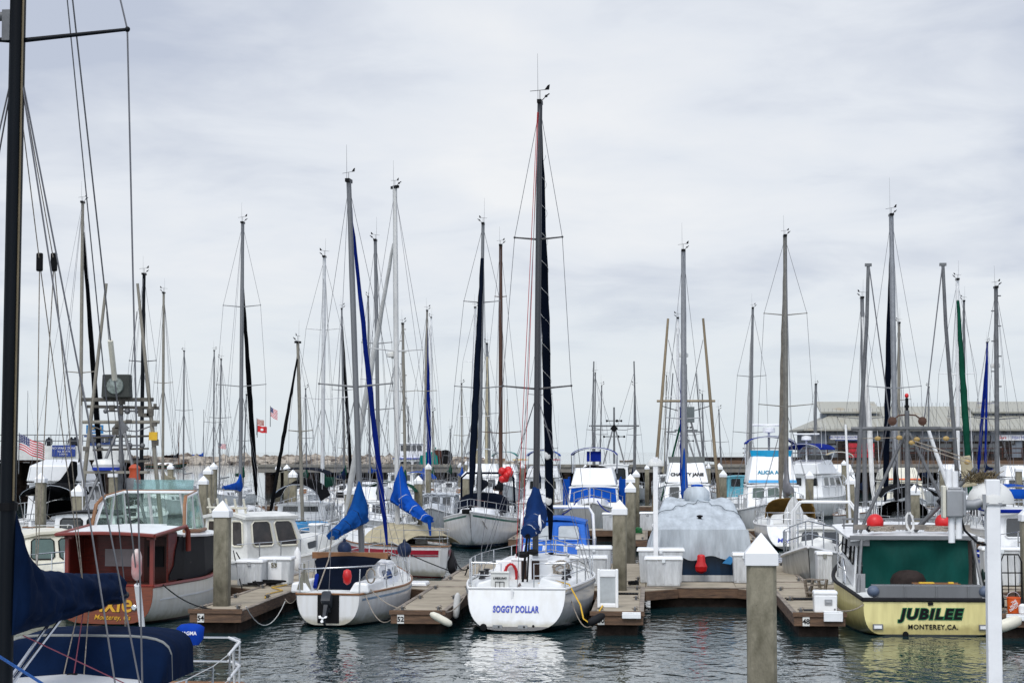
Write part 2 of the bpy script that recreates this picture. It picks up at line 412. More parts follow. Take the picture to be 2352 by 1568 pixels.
def trunk(root, h, t0, t1, wf, hgt, mat, wins=(), name='cabin', fr=.35, tum=.82, glass=None, crown=.06, aft=.05, maxw=9, wh=(.3, .75)):
    """low cabin following the deck plan, sloping down forward; windows = (ya, yb) fractions along the side"""
    n = 12; rows = []
    def sec(q):
        t = lerp(t0, t1, q); z0 = h.sh(t) - .02; wb = min(maxw, h.w(t) * wf)
        f = 1.0 if q < 1 - fr else max(.04, 1 - ((q - (1 - fr)) / fr) ** 1.6)
        return t, z0, wb, z0 + hgt * f
    rings = []
    for i in range(n + 1):
        q = i / n; t, z0, wb, z1 = sec(q); y = h.y(t, z0); wt = wb * tum
        rings.append([Vector((-wb, y, z0)), Vector((-lerp(wb, wt, .8), y, lerp(z0, z1, .8))), Vector((-wt * .93, y, z1)), Vector((0, y, z1 + crown * min(1, (z1 - z0) / hgt))),
                      Vector((wt * .93, y, z1)), Vector((lerp(wb, wt, .8), y, lerp(z0, z1, .8))), Vector((wb, y, z0))])
    o = MB().loft(rings, closed=False, caps=False); o.f.append([0, 1, 2, 3, 4, 5, 6])
    o.build(name, mat, root, smooth=35)
    for (a, b) in wins:
        for sd in (-1, 1):
            pts = []
            for (q, v) in ((a, wh[0]), (b, wh[0]), (b, wh[1]), (a, wh[1])):
                t, z0, wb, z1 = sec(q); wt = lerp(wb, wb * tum, v / .8 * .8)
                pts.append(Vector((sd * (wt + .004), h.y(t, z0), lerp(z0, z1, v))))
            m = (pts[0] + pts[1] + pts[2] + pts[3]) / 4
            pp = []
            for i in range(4):
                p0, p1 = pts[i], pts[(i + 1) % 4]
                pp += [p0.lerp(p1, .12), p0.lerp(p1, .88)]
            MB().plate(pp, .012 * (1 if sd > 0 else -1), Vector((1, 0, .15)).normalized()).build('window', glass or GLASS, root)
    return sec
def quadpanel(root, q4, u0, u1, v0, v1, mat, name='window', th=.015, ch=.12, frame=None, fw=.03, parent_frame=None):
    """a panel set proud on a quad wall (q4 = bottom-left, bottom-right, top-right, top-left seen from outside)"""
    a, b, c, d = [Vector(p) for p in q4]
    def uv(u, v): return a.lerp(b, u).lerp(d.lerp(c, u), v)
    nrm = (b - a).cross(d - a).normalized()
    pts = [uv(u0, v0), uv(u1, v0), uv(u1, v1), uv(u0, v1)]
    pp = []
    for i in range(4):
        p0, p1 = pts[i], pts[(i + 1) % 4]; l = (p1 - p0).length; k = min(.45, ch * min((pts[1] - pts[0]).length, (pts[2] - pts[1]).length) / max(l, 1e-6))
        pp += [p0.lerp(p1, k), p0.lerp(p1, 1 - k)]
    o = MB().plate([p + nrm * .003 for p in pp], th, nrm).build(name, mat, root)
    if frame:
        MB().path([p + nrm * (th + .004) for p in pp + pp[:1]], fw, 4).build('frame', frame, o)
    return o
def house(root, y0, y1, w0, w1, z0, z1, mat, fr=.2, br=.0, roof=.06, over=.08, wins=None, glass=None, roofmat=None, name='cabin', vr=(.42, .88), frame=None, taperf=1.0, fw=.025, crown=.05):
    """deckhouse with raked ends and an overhanging roof; wins = {'f': n, 'b': n, 's': n} panes on each face"""
    wins = wins or {}
    B0 = [(-w0, y0), (w0, y0), (w0 * taperf, y1), (-w0 * taperf, y1)]
    T0 = [(-w1, y0 + br), (w1, y0 + br), (w1 * taperf, y1 - fr), (-w1 * taperf, y1 - fr)]
    bv = [Vector((x, y, z0)) for x, y in B0]; tv = [Vector((x, y, z1)) for x, y in T0]
    MB().add(bv + tv, [(0, 3, 2, 1), (4, 5, 6, 7), (0, 1, 5, 4), (1, 2, 6, 5), (2, 3, 7, 6), (3, 0, 4, 7)]).build(name, mat, root, bevel=.03)
    if roof:
        rows = []
        for i in range(7):
            y = lerp(y0 + br - over, y1 - fr + over * 1.6, i / 6); ww = lerp(w1, w1 * taperf, i / 6) + over
            rows.append([Vector((ww * q, y, z1 + .004 + crown * (1 - q * q) - (.015 if abs(q) == 1 else 0))) for q in (-1, -.5, 0, .5, 1)])
        MB().sheet(rows, roof).build('roof', roofmat or mat, root, smooth=40, bevel=.012)
    g = glass or GLASS
    faces = {'b': (bv[0], bv[1], tv[1], tv[0]), 'r': (bv[1], bv[2], tv[2], tv[1]), 'f': (bv[2], bv[3], tv[3], tv[2]), 'l': (bv[3], bv[0], tv[0], tv[3])}
    for k, q4 in faces.items():
        n = wins.get('s', 0) if k in 'rl' else wins.get(k, 0)
        for i in range(n):
            m = .08 / max(1, n)
            quadpanel(root, q4, .06 + .88 * i / n + m, .06 + .88 * (i + 1) / n - m, vr[0], vr[1], g, frame=frame, fw=fw)
    return faces
def canopy(root, y0, y1, w, z0, z1, mat, name='bimini', drop=.25, th=.02, n=9, yn=6, posts=None, foot=None, front=1.0):
    """arched cloth top; height z0 at y0, z1 at y1; drop = how far the sides hang below the crown"""
    rows = []
    for i in range(yn + 1):
        q = i / yn; y = lerp(y0, y1, q); zc = lerp(z0, z1, q) - .03 * math.sin(q * math.pi * 2) ** 2; ww = w * lerp(1, front, q)
        rows.append([Vector((ww * math.sin(a), y, zc - drop * (1 - math.cos(a)) / (1 - math.cos(1.35)) )) for a in [lerp(-1.35, 1.35, j / n) for j in range(n + 1)]])
    o = MB().sheet(rows, -th).build(name, mat, root, smooth=50)
    if posts:
        for i in (0, yn):
            p, q = rows[i][0], rows[i][n]
            MB().path([Vector((p.x, lerp(p.y, (y0 + y1) / 2, .7), foot))] + rows[i] + [Vector((q.x, lerp(q.y, (y0 + y1) / 2, .7), foot))], posts, 5).build('bimini_frame', SS, root, smooth=50)
    return o
def dodger(root, y0, y1, w, zd, ht, mat, win=True, glass=None):
    """spray hood: low at the front y1, standing to zd+ht at its back edge y0"""
    rows = []; n = 10; m = 6
    for i in range(m + 1):
        q = i / m; y = lerp(y0, y1, q); hh = ht * (1 - .95 * max(0, (q - .35) / .65) ** 1.5); ww = w * (1 - .12 * q)
        rows.append([Vector((ww * (abs(math.sin(a)) ** .7) * (1 if a > 0 else -1) if abs(a) > 1e-6 else 0, y, zd + hh * max(0.0, math.cos(a)) ** .55)) for a in [lerp(-1.5707, 1.5707, j / n) for j in range(n + 1)]])
    o = MB().sheet(rows, -.02).build('dodger', mat, root, smooth=60)
    return o
def sail_cover(root, mast_pt, end_pt, mat, h0=.55, h1=.13, up=.7, seed=1, wx=.16, name='sail_cover', droop=.0, parts=26, ties=0):
    """gathered mainsail under its cover: tall where it wraps the mast, thin at the boom end, creased all over"""
    rd = random.Random(seed); a, b = Vector(mast_pt), Vector(end_pt); ln = (b - a).length; ax = (b - a).normalized(); sx_ = ax.cross(Vector((0, 0, 1))).normalized(); upv = sx_.cross(ax)
    rings = []; n = 44 if parts > 30 else 22; tq = [lerp(.25, .92, i / max(1, ties - 1)) for i in range(ties)]
    for i in range(parts + 1):
        q = i / parts; p = a.lerp(b, q)
        hh = lerp(h0, h1, min(1, q * 1.15) ** .55); ex = up * max(0, 1 - q / .22) ** 1.5
        top, bot = hh + ex, hh * .42
        pin = 1 - .16 * max([0] + [math.exp(-((q - t) / .022) ** 2) for t in tq])
        ww = lerp(wx, wx * .6, q) * (.75 if q == 0 else 1) * pin
        dz = -droop * math.sin(q * math.pi) + .03 * noise.noise(Vector((q * ln * 1.3, seed, 0)))
        rg = []
        for k in range(n):
            an = 2 * math.pi * k / n; c, s_ = math.cos(an), math.sin(an)
            f = 1 + .30 * noise.noise(Vector((q * ln * 2.2 + 1.6 * s_, 1.3 * c + seed * 3.1, s_ * 2.2))) + .16 * noise.noise(Vector((q * ln * 6.5 - 3 * s_, 2.6 * c, seed + s_ * 3)))
            if parts > 30: f += .16 * (.5 - abs(noise.noise(Vector((q * ln * 1.1 + 2.2 * s_, c * 3.4 + seed, s_ * 5 - q * 4))))) + .08 * noise.noise(Vector((q * ln * 9, c * 5, s_ * 8 + seed)))
            w2 = ww * (1 - .45 * max(0, s_) ** 2 * min(1, ex / .3 + .3)) * f
            rg.append(p + sx_ * (w2 * c + .05 * wx * noise.noise(Vector((q * 9, seed, s_ * 2)))) + upv * ((top if s_ > 0 else bot) * s_ * pin * (1 + .12 * (f - 1)) + dz))
        rings.append(rg)
    o = MB().loft(rings).build(name, mat, root, smooth=70)
    for t in tq:
        r_ = rings[int(round(t * parts))]; m = sum(r_, Vector()) / n
        MB().path([m + (v - m) * 1.03 for v in r_ + r_[:1]], .012, 4).build('tie', WHTC if mat is not PBLUE else BLK, o)
    return o
def spar_head(root, top, tall=.9, vane=True, inst=True, r=.010):
    if vane:
        b = MB(); p = Vector(top)
        b.cyl(p, p + Vector((0, 0, .30)), r); c = p + Vector((0, 0, .30))
        b.cyl(c + Vector((-.28, 0, -.03)), c + Vector((.24, 0, .03)), r * .8)
        b.plate([c + Vector((.12, -.004, .01)), c + Vector((.26, -.004, .02)), c + Vector((.28, -.004, .17)), c + Vector((.22, -.004, .15))], .008)
        rv = random.Random(int(p.x * 977 + p.z * 131)); o = b.build('wind_vane', BLK, root); o.matrix_local = Matrix.Translation(p) @ Matrix.Rotation(rv.uniform(-.5, .45), 4, 'Z') @ Matrix.Scale(rv.uniform(.6, .9), 4) @ Matrix.Translation(-p)
    if inst:
        b = MB(); p = Vector(top) + Vector((.04, 0, 0))
        b.cyl(p, p + Vector((.10, 0, .10)), r); b.ball(p + Vector((.12, 0, .12)), .035, 6); b.cyl(p + Vector((.08, 0, .10)), p + Vector((.2, 0, .18)), r * 1.6)
        b.build('anemometer', BLK, root)
    if tall:
        MB().cyl(Vector(top) + Vector((-.05, 0, 0)), Vector(top) + Vector((-.06, 0, tall)), .006, .003, 4).build('antenna', GREYM, root)
def rig(root, h, mt, mast_h, lean=(0, 0), rm=.075, mat=None, spreaders=((.55, .75),), jib=None, jibr=.075, base_z=None, wr=.007, boom=None, boommat=None, cover=None, cov=(.5, .12, .7), headgear=(.9, True, True),
        fore=.985, jtop=.93, seed=1, backstay=True, jy=None, bend=0.0, jmat2=None, lower=True, radar=None, steps=False, boomx=0.0, boomdz=0.0):
    """mast, boom, spreaders, stays and furled headsail.  mast_h = height above water, lean = sideways/forward shift per metre"""
    mat = mat or ALU; y0 = mt * h.L; zb = base_z if base_z is not None else h.sh(mt) + .02
    def mp(z):
        q = (z - zb) / (mast_h - zb)
        return Vector((lean[0] * (z - zb) + bend * math.sin(q * math.pi), y0 + lean[1] * (z - zb), z))
    n = 8
    MB().path([mp(lerp(zb, mast_h, i / n)) for i in range(n + 1)], [rm * (1 if i < n - 1 else .85) for i in range(n + 1)], 10, 1.25).build('mast', mat, root, smooth=50)
    spar_head(root, mp(mast_h), *headgear)
    MB().box(mp(mast_h - .03), (rm * 1.5, rm * 5, .09)).build('masthead_fitting', BLK, root)
    tips = []
    for (q, ln) in spreaders:
        z = lerp(zb, mast_h, q)
        for sd in (-1, 1):
            tip = mp(z) + Vector((sd * ln, -.03, ln * .09)); tips.append((sd, tip))
            b = MB().cyl(mp(z), tip, .026, .018, 6, .6); b.ball(tip, .03, 6)
            b.build('spreader', mat, root, smooth=50)
    ch = h.w(mt) * .97
    for sd in (-1, 1):
        pts = [mp(mast_h - .15)] + [t for s_, t in tips if s_ == sd][::-1] + [Vector((sd * ch, y0 - .1, h.sh(mt)))]
        MB().path(pts, wr, 4).build('shroud', WIRE, root)
        if spreaders and lower:
            z = lerp(zb, mast_h, spreaders[0][0]) - .12
            MB().path([mp(z), Vector((sd * ch * .97, y0 + .35, h.sh(mt)))], wr, 4).build('shroud', WIRE, root)
            MB().path([mp(z), Vector((sd * ch * .97, y0 - .55, h.sh(mt)))], wr, 4).build('shroud', WIRE, root)
    if backstay: MB().path([mp(mast_h), Vector((0, .08, h.s0))], wr, 4).build('backstay', WIRE, root)
    fy = jy if jy is not None else h.y(fore, h.s1); bow = Vector((0, fy, h.s1 + .05)); top = mp(lerp(zb, mast_h, jtop))
    MB().path([top, bow], wr, 4).build('forestay', WIRE, root)
    if jib:
        rd = random.Random(seed); m = 24; pts, rr = [], []
        for i in range(m + 1):
            q = i / m; p = top.lerp(bow, lerp(.03, .955, q)); pts.append(p + Vector((rd.uniform(-.012, .012), 0, 0)))
            rr.append(jibr * (.55 + .55 * min(1, q * 2.2) if q < .9 else lerp(1.1, .45, (q - .9) / .1)) * rd.uniform(.92, 1.08))
        MB().path(pts, rr, 8).build('furled_headsail', jib, root, smooth=60)
        MB().lathe(bow + Vector((0, -.02, .04)), [(.02, -.03), (.075, -.03), (.075, 0), (.045, .01), (.045, .07), (.075, .08), (.075, .11), (.02, .11)], 10).build('furler_drum', BLK, root)
    if boom:
        z = (zb + 1.0 if boom is True else boom) ; a = mp(z) + Vector((0, -rm, 0)); e_ = Vector((boomx, max(.35, y0 - h.L * .40), z + .08 + boomdz))
        MB().cyl(a, e_, .055, .05, 8).build('boom', boommat or mat, root, smooth=50)
        if cover:
            sail_cover(root, a + Vector((0, .02, .08)), e_ + Vector((0, .12, .06)), cover, cov[0], cov[1], cov[2], seed)
        MB().path([e_, Vector((0, max(.3, e_.y - .1), h.sh(.1) + .2))], .012, 4).build('mainsheet', ROPE, root)
        MB().path([e_, mp(mast_h)], wr * .8, 4).build('topping_lift', WIRE, root)
    if radar:
        p = mp(radar) + Vector((0, .0, 0)); rp = p + Vector((0, .28 if radar > 0 else 0, 0))
        b = MB().lathe(rp, [(.05, -.02), (.20, .0), (.21, .10), (.18, .17), (.05, .19)], 14); b.box(p + Vector((0, .13, -.04)), (.10, .30, .04))
        b.build('radar', WO, root, smooth=50)
    if steps:
        b = MB()
        for i in range(14):
            z = lerp(zb + 1, mast_h - .4, i / 13); p = mp(z); b.box(p + Vector(((rm + .05) * (1 if i % 2 else -1), 0, 0)), (.12, .04, .05))
        b.build('mast_step', mat, root)
    return mp
def rails(root, h, ht=.55, pulpit=True, pushpit=True, r=.013, n=5, lines=2):
    m = SS
    if pulpit:
        b = MB(); t0 = .80
        for zz in (ht, ht * .5):
            pts = [h.edge(lerp(t0, .985, i / 6), -1, .04, zz) for i in range(7)] + [h.edge(.992, 0, 0, zz)] + [h.edge(lerp(.985, t0, i / 6), 1, .04, zz) for i in range(7)]
            if zz == ht: pts = [p + Vector((0, .12 * (i / 7 if i < 8 else (14 - i) / 7), 0)) for i, p in enumerate(pts)]
            b.path(pts, r, 5)
        for sd in (-1, 1):
            for t in (t0, .9, .97): b.path([h.edge(t, sd, .04, 0), h.edge(t, sd, .04, ht)], r, 5)
        b.build('pulpit', m, root, smooth=60)
    if pushpit:
        b = MB()
        for zz in (ht, ht * .5):
            b.path([h.edge(.16, -1, .05, zz), h.edge(.02, -1, .05, zz), h.edge(.0, -1, .12, zz), h.edge(0, 1, .12, zz), h.edge(.02, 1, .05, zz), h.edge(.16, 1, .05, zz)], r, 5)
        for sd in (-1, 1):
            for t in (.16, .01): b.path([h.edge(t, sd, .05, 0), h.edge(t, sd, .05, ht)], r, 5)
        b.build('pushpit', m, root, smooth=60)
    for sd in (-1, 1):
        b = MB(); ts = [lerp(.16, .80, i / n) for i in range(n + 1)]
        for t in ts[1:-1]: b.path([h.edge(t, sd, .05, 0), h.edge(t, sd, .05, ht)], r, 5)
        for zz in ((ht, ht * .5) if lines == 2 else (ht,)): b.path([h.edge(t, sd, .05, zz) for t in ts], r * .5, 4)
        b.build('lifeline', m, root)
HW = {}
def hullw(top=(.80, .81, .80), boot=(.02, .03, .10), bottom=(.02, .03, .035), zb=.06, zt=.14, **k):
    key = 'hull_%d_%d_%d_%d' % (int(top[0] * 999), int(top[2] * 999), int(boot[0] * 999 + boot[1] * 313 + boot[2] * 71), int(zb * 100 + zt * 3000))
    return hm(key, top, ((zb, bottom), (zt, boot)), **k)
def sailboat(label, root_loc, rz, L=8.5, B=2.8, mast=12, mt=.56, fb=1.0, hull_mat=None, jib=None, cover=None, spreaders=((.55, .75),), mastmat=None, rm=.075, dod=None, bim=None, stripe=None, detail=1, seed=1, lean=(0, 0),
             group=None, coam=True, jibr=.075, name='sailboat', boom=True, wins=((.12, .38), (.5, .62)), rake=.9, trake=0.0, headgear=(.9, True, True), cabmat=None, hatch=True, tw=.68, jtop=.93, backstay=True, wr=.008, radar=None, steps=False, cov=(.42, .14, .35), bend=0, boommat=None, cat='sailboat', boomx=0.0):
    root = T(name, label, cat, root_loc, rz, group)
    h = Hull(L, B, fb * .95, fb * .92, fb * 1.28, .45, tw, .42, rake, trake)
    root['L'] = L
    h.build(hull_mat or hullw(), root); h.deck(DECKW, root)
    h.rail(TEAK if seed % 3 == 0 else WSTR, root, .028, .015)
    if stripe: h.band(.10, .18, stripe, root)
    trunk(root, h, .34, .80, .62, .42, cabmat or W, wins)
    b = MB()
    for sd in (-1, 1):
        b.box((sd * h.w(.2) * .66, L * .20, h.sh(.2) + .13), (.16, L * .26, .28), top=(.6, 1))
    if coam: b.build('coaming', W, root, bevel=.02)
    MB().box((0, L * .34 - .035, h.sh(.34) + .16), (.55, .04, .5)).build('companionway', TEAK if seed % 2 else INK, root, bevel=.01)
    if hatch: MB().box((0, L * .62, h.sh(.62) + .43), (.5, .5, .05)).build('hatch', GLASS, root, bevel=.01)
    mp = rig(root, h, mt, mast, lean, rm, mastmat, spreaders, jib, jibr, base_z=h.sh(mt) + .40, boom=(h.sh(mt) + 1.25) if boom else None, cover=cover, cov=cov, seed=seed, headgear=headgear, jtop=jtop, backstay=backstay, wr=wr, radar=radar, steps=steps, bend=bend, boommat=boommat, boomx=boomx)
    rails(root, h)
    if dod: dodger(root, L * .30, L * .47, h.w(.35) * .72, h.sh(.35) + .25, .85, dod)
    if bim: canopy(root, L * .03, L * .26, h.w(.15) * 1.0, h.s0 + 1.75, h.s0 + 1.8, bim, drop=.45, th=.04, posts=.018, foot=h.s0 + .1)
    return root, h
def mast_boat(label, top, low, Zd, rz, L=8.5, mt=.56, fb=1.0, **k):
    """sailboat whose mast passes through two measured points of the photograph at the distance Zd"""
    a, b = P(top[0], top[1], Zd), P(low[0], low[1], Zd); zb = fb * 1.0 + .4
    sl = (a.x - b.x) / (a.z - b.z); foot = Vector((b.x + sl * (zb - b.z), Zd, 0))
    cz, sz = math.cos(rz), math.sin(rz); y = mt * L
    root_loc = Vector((foot.x + sz * y, foot.y - cz * y, 0))
    rt = sailboat(label, root_loc, rz, L=L, mt=mt, fb=fb, mast=a.z, lean=(sl * cz, -sl * sz), **k)
    return rt
def outboard(root, p, mat, s=1.0, tilt=0.0, prop=None):
    b = MB(); M = Matrix.Rotation(tilt, 3, 'X'); p = Vector(p)
    q = lambda v: p + M @ (Vector(v) * s)
    b.loft([[q((x * w_, y * d_ - .05, z)) for x, y in ((-1, -1), (1, -1), (1.1, 0), (1, 1), (-1, 1), (-1.1, 0))] for z, w_, d_ in ((.0, .10, .16), (.05, .15, .22), (.35, .15, .24), (.44, .11, .18))])
    b.loft([[q((x * w_, y * d_ - .02, z)) for x, y in ((-1, -1), (1, -1), (1, 1), (-1, 1))] for z, w_, d_ in ((.0, .07, .12), (-.45, .045, .1), (-.62, .03, .12))])
    b.box(q((0, -.05, -.45)), (.22 * s, .32 * s, .02 * s)); b.path([q((0, -.2, -.6)), q((0, .15, -.6))], [.05 * s, .045 * s], 8)
    b.box(q((0, .12, .02)), (.20 * s, .1 * s, .28 * s))
    o = b.build('outboard_motor', mat, root, smooth=40)
    if prop:
        c = MB()
        for k in range(3):
            a = k * 2.094 + .5; c.plate([q((0, -.22, -.6)), q((.13 * math.cos(a - .4), -.24, -.6 + .13 * math.sin(a - .4))), q((.17 * math.cos(a), -.24, -.6 + .17 * math.sin(a))), q((.13 * math.cos(a + .4), -.21, -.6 + .13 * math.sin(a + .4)))], .012)
        c.ball(q((0, -.23, -.6)), .045 * s, 8); c.build('propeller', prop, o)
    return o
# ================================================================ THE SETTING
def water_material():
    m = bpy.data.materials.new('harbour_water'); m.use_nodes = True
    t = m.node_tree; b = t.nodes['Principled BSDF']
    b.inputs['Base Color'].default_value = (.008, .031, .035, 1); b.inputs['Roughness'].default_value = .025; b.inputs['IOR'].default_value = 1.33
    tcn = _n(t, 'ShaderNodeTexCoord')
    def nz(scale, sc, det, dist=0.0, rot=0):
        mp = _n(t, 'ShaderNodeMapping'); mp.inputs['Scale'].default_value = sc; mp.inputs['Rotation'].default_value = (0, 0, rot)
        t.links.new(tcn.outputs['Object'], mp.inputs[0])
        n = _n(t, 'ShaderNodeTexNoise'); n.inputs['Scale'].default_value = scale; n.inputs['Detail'].default_value = det; n.inputs['Distortion'].default_value = dist
        t.links.new(mp.outputs[0], n.inputs['Vector']); return n.outputs['Fac']
    def mth(op, a, b_):
        n = _n(t, 'ShaderNodeMath', operation=op)
        for i, v in enumerate((a, b_)):
            if isinstance(v, (int, float)): n.inputs[i].default_value = v
            else: t.links.new(v, n.inputs[i])
        return n.outputs[0]
    a = nz(1.9, (1.15, .66, 1), 2, .5, R(18)); c = nz(3.6, (1.1, .75, 1), 2, .5, R(-20)); d = nz(7.5, (1, .8, 1), 2, .3)
    calm = nz(.11, (1, .55, 1), 3, 1.5)
    hgt = mth('ADD', mth('ADD', mth('MULTIPLY', a, .70), mth('MULTIPLY', c, .26)), mth('MULTIPLY', d, .04))
    bp = _n(t, 'ShaderNodeBump'); bp.inputs['Distance'].default_value = .088
    t.links.new(mth('ADD', mth('MULTIPLY', calm, .95), .14), bp.inputs['Strength'])
    t.links.new(hgt, bp.inputs['Height']); t.links.new(bp.outputs[0], b.inputs['Normal'])
    return m
tag(MB().add([(-9000, -200, 0), (9000, -200, 0), (9000, 16000, 0), (-9000, 16000, 0)], [(0, 1, 2, 3)]).build('water', water_material()), 'dark rippled harbour water running out to the sea horizon', 'water', kind='structure')

# ---------------------------------------------------------------- floating docks
DZ = .5
def dock_rect(name, label, u0, u1, v0, v1, plates=None, group=None, cleats=0, gusset=False, endfender=False, near=True):
    """floating dock: concrete deck, timber waler all round, pale rub strip, dark floats"""
    root = T(name, label, 'dock', G((u0 + u1) / 2, v0, 0), -GA, group)
    w, l = u1 - u0, v1 - v0
    b = MB(); n = max(1, round(l / 2.4)) if l > w else 1; m_ = max(1, round(w / 2.4)) if w > l else 1
    for i in range(n):
        for j in range(m_):
            b.box((-w / 2 + w * (j + .5) / m_, l * (i + .5) / n, DZ - .04), (w / m_ - .012, l / n - .012, .08))
    b.build('deck', DECKC, root, bevel=.008)
    f = MB()
    f.box((0, -.045, DZ - .135), (w + .18, .09, .25)); f.box((0, l + .045, DZ - .135), (w + .18, .09, .25))
    for sd in (-1, 1): f.box((sd * (w / 2 + .046), l / 2, DZ - .135), (.09, l - .004, .25))
    f.build('waler', WOOD, root, bevel=.01)
    if near:
        g = MB()
        g.box((0, -.05, DZ + .005), (w + .2, .11, .03))
        for sd in (-1, 1): g.box((sd * (w / 2 + .05), l / 2, DZ + .003), (.11, l - .12, .028))
        g.build('rub_strip', WOODG, root, bevel=.008)
    fl = MB(); k = max(1, round(max(w, l) / 3))
    for i in range(k):
        if l > w: fl.box((0, l * (i + .5) / k, .1), (w * .92, l / k - .25, .5))
        else: fl.box((-w / 2 + w * (i + .5) / k, l / 2, .1), (w / k - .25, l * .92, .5))
    fl.build('float', WOODD, root, bevel=.04)
    for i in range(cleats):
        for sd in (-1, 1):
            y = lerp(.5, l - .8, i / max(1, cleats - 1)); q = MB(); x = sd * (w / 2 - .1)
            q.box((x, y, DZ + .03), (.06, .12, .06)); q.cyl((x, y - .14, DZ + .08), (x, y + .14, DZ + .08), .022, n=6)
            o = q.build('cleat', GREYM, root)
            rp = MB(); rd = random.Random(i * 7 + sd)
            rp.path([(x + .06 * math.cos(a * .9) * (1 + .2 * rd.random()), y + .08 * math.sin(a * .9), DZ + .04 + .008 * a) for a in range(9)], .018, 5).build('rope_turns', ROPE, o)
    if plates:
        for (x, s) in plates:
            o = MB().box((x, -.10, DZ - .15), (.155, .02, .21)).build('number_plate', NUMP, root, bevel=.004)
            text(s, .155, INK, o, (x, -.1135, DZ - .205), (1, 0, 0), (0, 0, 1), off=.004)
    if gusset:
        for sd in (-1, 1):
            a = [Vector((sd * (w / 2 + .10), l - 1.1, DZ - .03)), Vector((sd * (w / 2 + .95), l - .06, DZ - .03)), Vector((sd * (w / 2 + .10), l - .06, DZ - .03))]
            if sd < 0: a = a[::-1]
            MB().plate(a, .026, Vector((0, 0, 1))).build('corner_plate', DECKC, root)
            p0, p1 = (a[0], a[1]) if sd > 0 else (a[2], a[1]); md = (p0 + p1) / 2
            MB().box((md.x, md.y, DZ - .14), ((p1 - p0).length, .08, .24), rz=math.atan2(p1.y - p0.y, p1.x - p0.x)).build('corner_waler', WOOD, root, bevel=.01)
    return root
FU = [(-11.2, -10.2), (-6.65, -5.65), (-2.06, -1.03), (2.45, 3.43), (6.95, 7.9), (11.45, 12.45)]
SIDE = ['left of the varnished cabin boat', 'with number 54 between the varnished boat and the blue-covered sailboat', 'with number 52 between the two stern-to sailboats', 'with number 50, carrying a tall piling', 'with number 48 and a white cooler beside the yellow fishing boat', 'with number 46 at the right edge beyond the yellow boat']
NUM = ['56', '54', '52', '50', '48', '46']
walk = dock_rect('dock_walkway', 'long tan concrete walkway crossing behind the front row of boats', -10.9, 18, .10, 2.5, cleats=0)
for i, (a, b) in enumerate(FU):
    if i == 0: continue
    xo = {'52': -.38, '50': -.36, '48': -.30, '54': -.33, '46': .2, '56': 0}[NUM[i]]
    r_ = dock_rect('dock_finger', 'front dock finger ' + SIDE[i], a, b, -8.3, 0.0, plates=[(xo, NUM[i])], group='dock fingers of the front row', cleats=3, gusset=True)
    MB().box((0, -.108, DZ + .0), (b - a + .24, .03, .10)).build('end_board', WOOD, r_)
    dock_rect('dock_finger', 'back dock finger ' + ['left end behind the cream cabin boat', 'behind the white dock box marked 53', 'beside the red-striped hull', 'running back past two pilings left of the grey-covered boat', 'right of the grey-covered boat', 'behind the yellow boat at the right edge'][i], a, b, 2.6, 11.5, group='dock fingers behind the near walkway', cleats=2)
dock_rect('dock_walkway', 'second walkway in front of the white motor yacht with blue canvas', -24, 29, 38.4, 40.8, near=True)
for k in range(-5, 6):
    uc = 2.94 + 4.52 * k
    if uc < -21: continue
    nm = {0: 'with a timber end right of the white blue-canvas yacht', -3: 'with a broad weathered timber end behind the blue-covered sailboat'}.get(k, 'of the middle row, %s' % {-5: 'farthest left', -4: 'left of the small blue boat', -2: 'right of the green-covered sloop', -1: 'left of the navy-canopied sloop', 1: 'behind the grey-covered boat', 2: 'right of the tan-canopied sloop', 3: 'behind the yellow boat', 4: 'behind the pole lamp', 5: 'at the right edge'}.get(k))
    dock_rect('dock_finger', 'far dock finger ' + nm, uc - .5, uc + .5, 28.9, 38.3, group='dock fingers of the middle row', cleats=1)
dock_rect('dock_walkway', 'third walkway seen between hulls under the far masts', -22, 42, 78, 80.2)

# ---------------------------------------------------------------- concrete pilings
def piling(px, py, cw, label, base=-2.5, wide=.36, Zf=None, top=None, low=None, group='square concrete pilings with white caps'):
    Zd = Zf or F * wide * 1.14 / cw
    p = P(px, py, Zd); zt = p.z
    root = T('piling', label, 'piling', (p.x, Zd, 0), -GA + R((px * 7) % 5 - 2), group)
    b = MB(); w = wide / 2; c = .045
    prof = [(-w + c, -w), (w - c, -w), (w, -w + c), (w, w - c), (w - c, w), (-w + c, w), (-w, w - c), (-w, -w + c)]
    zs = [base, .25, 1.2, 2.0, zt - .38]
    b.loft([[Vector((x, y, z)) for x, y in prof] for z in zs])
    b.build('shaft', PILE, root, bevel=.008)
    q = w * 1.13
    b = MB().add([(-q, -q, zt - .40), (q, -q, zt - .40), (q, q, zt - .40), (-q, q, zt - .40), (-q, -q, zt - .25), (q, -q, zt - .25), (q, q, zt - .25), (-q, q, zt - .25), (0, 0, zt)],
                 [(3, 2, 1, 0), (0, 1, 5, 4), (1, 2, 6, 5), (2, 3, 7, 6), (3, 0, 4, 7), (4, 5, 8), (5, 6, 8), (6, 7, 8), (7, 4, 8)])
    b.build('cap', CAPM, root, bevel=.006)
    return root
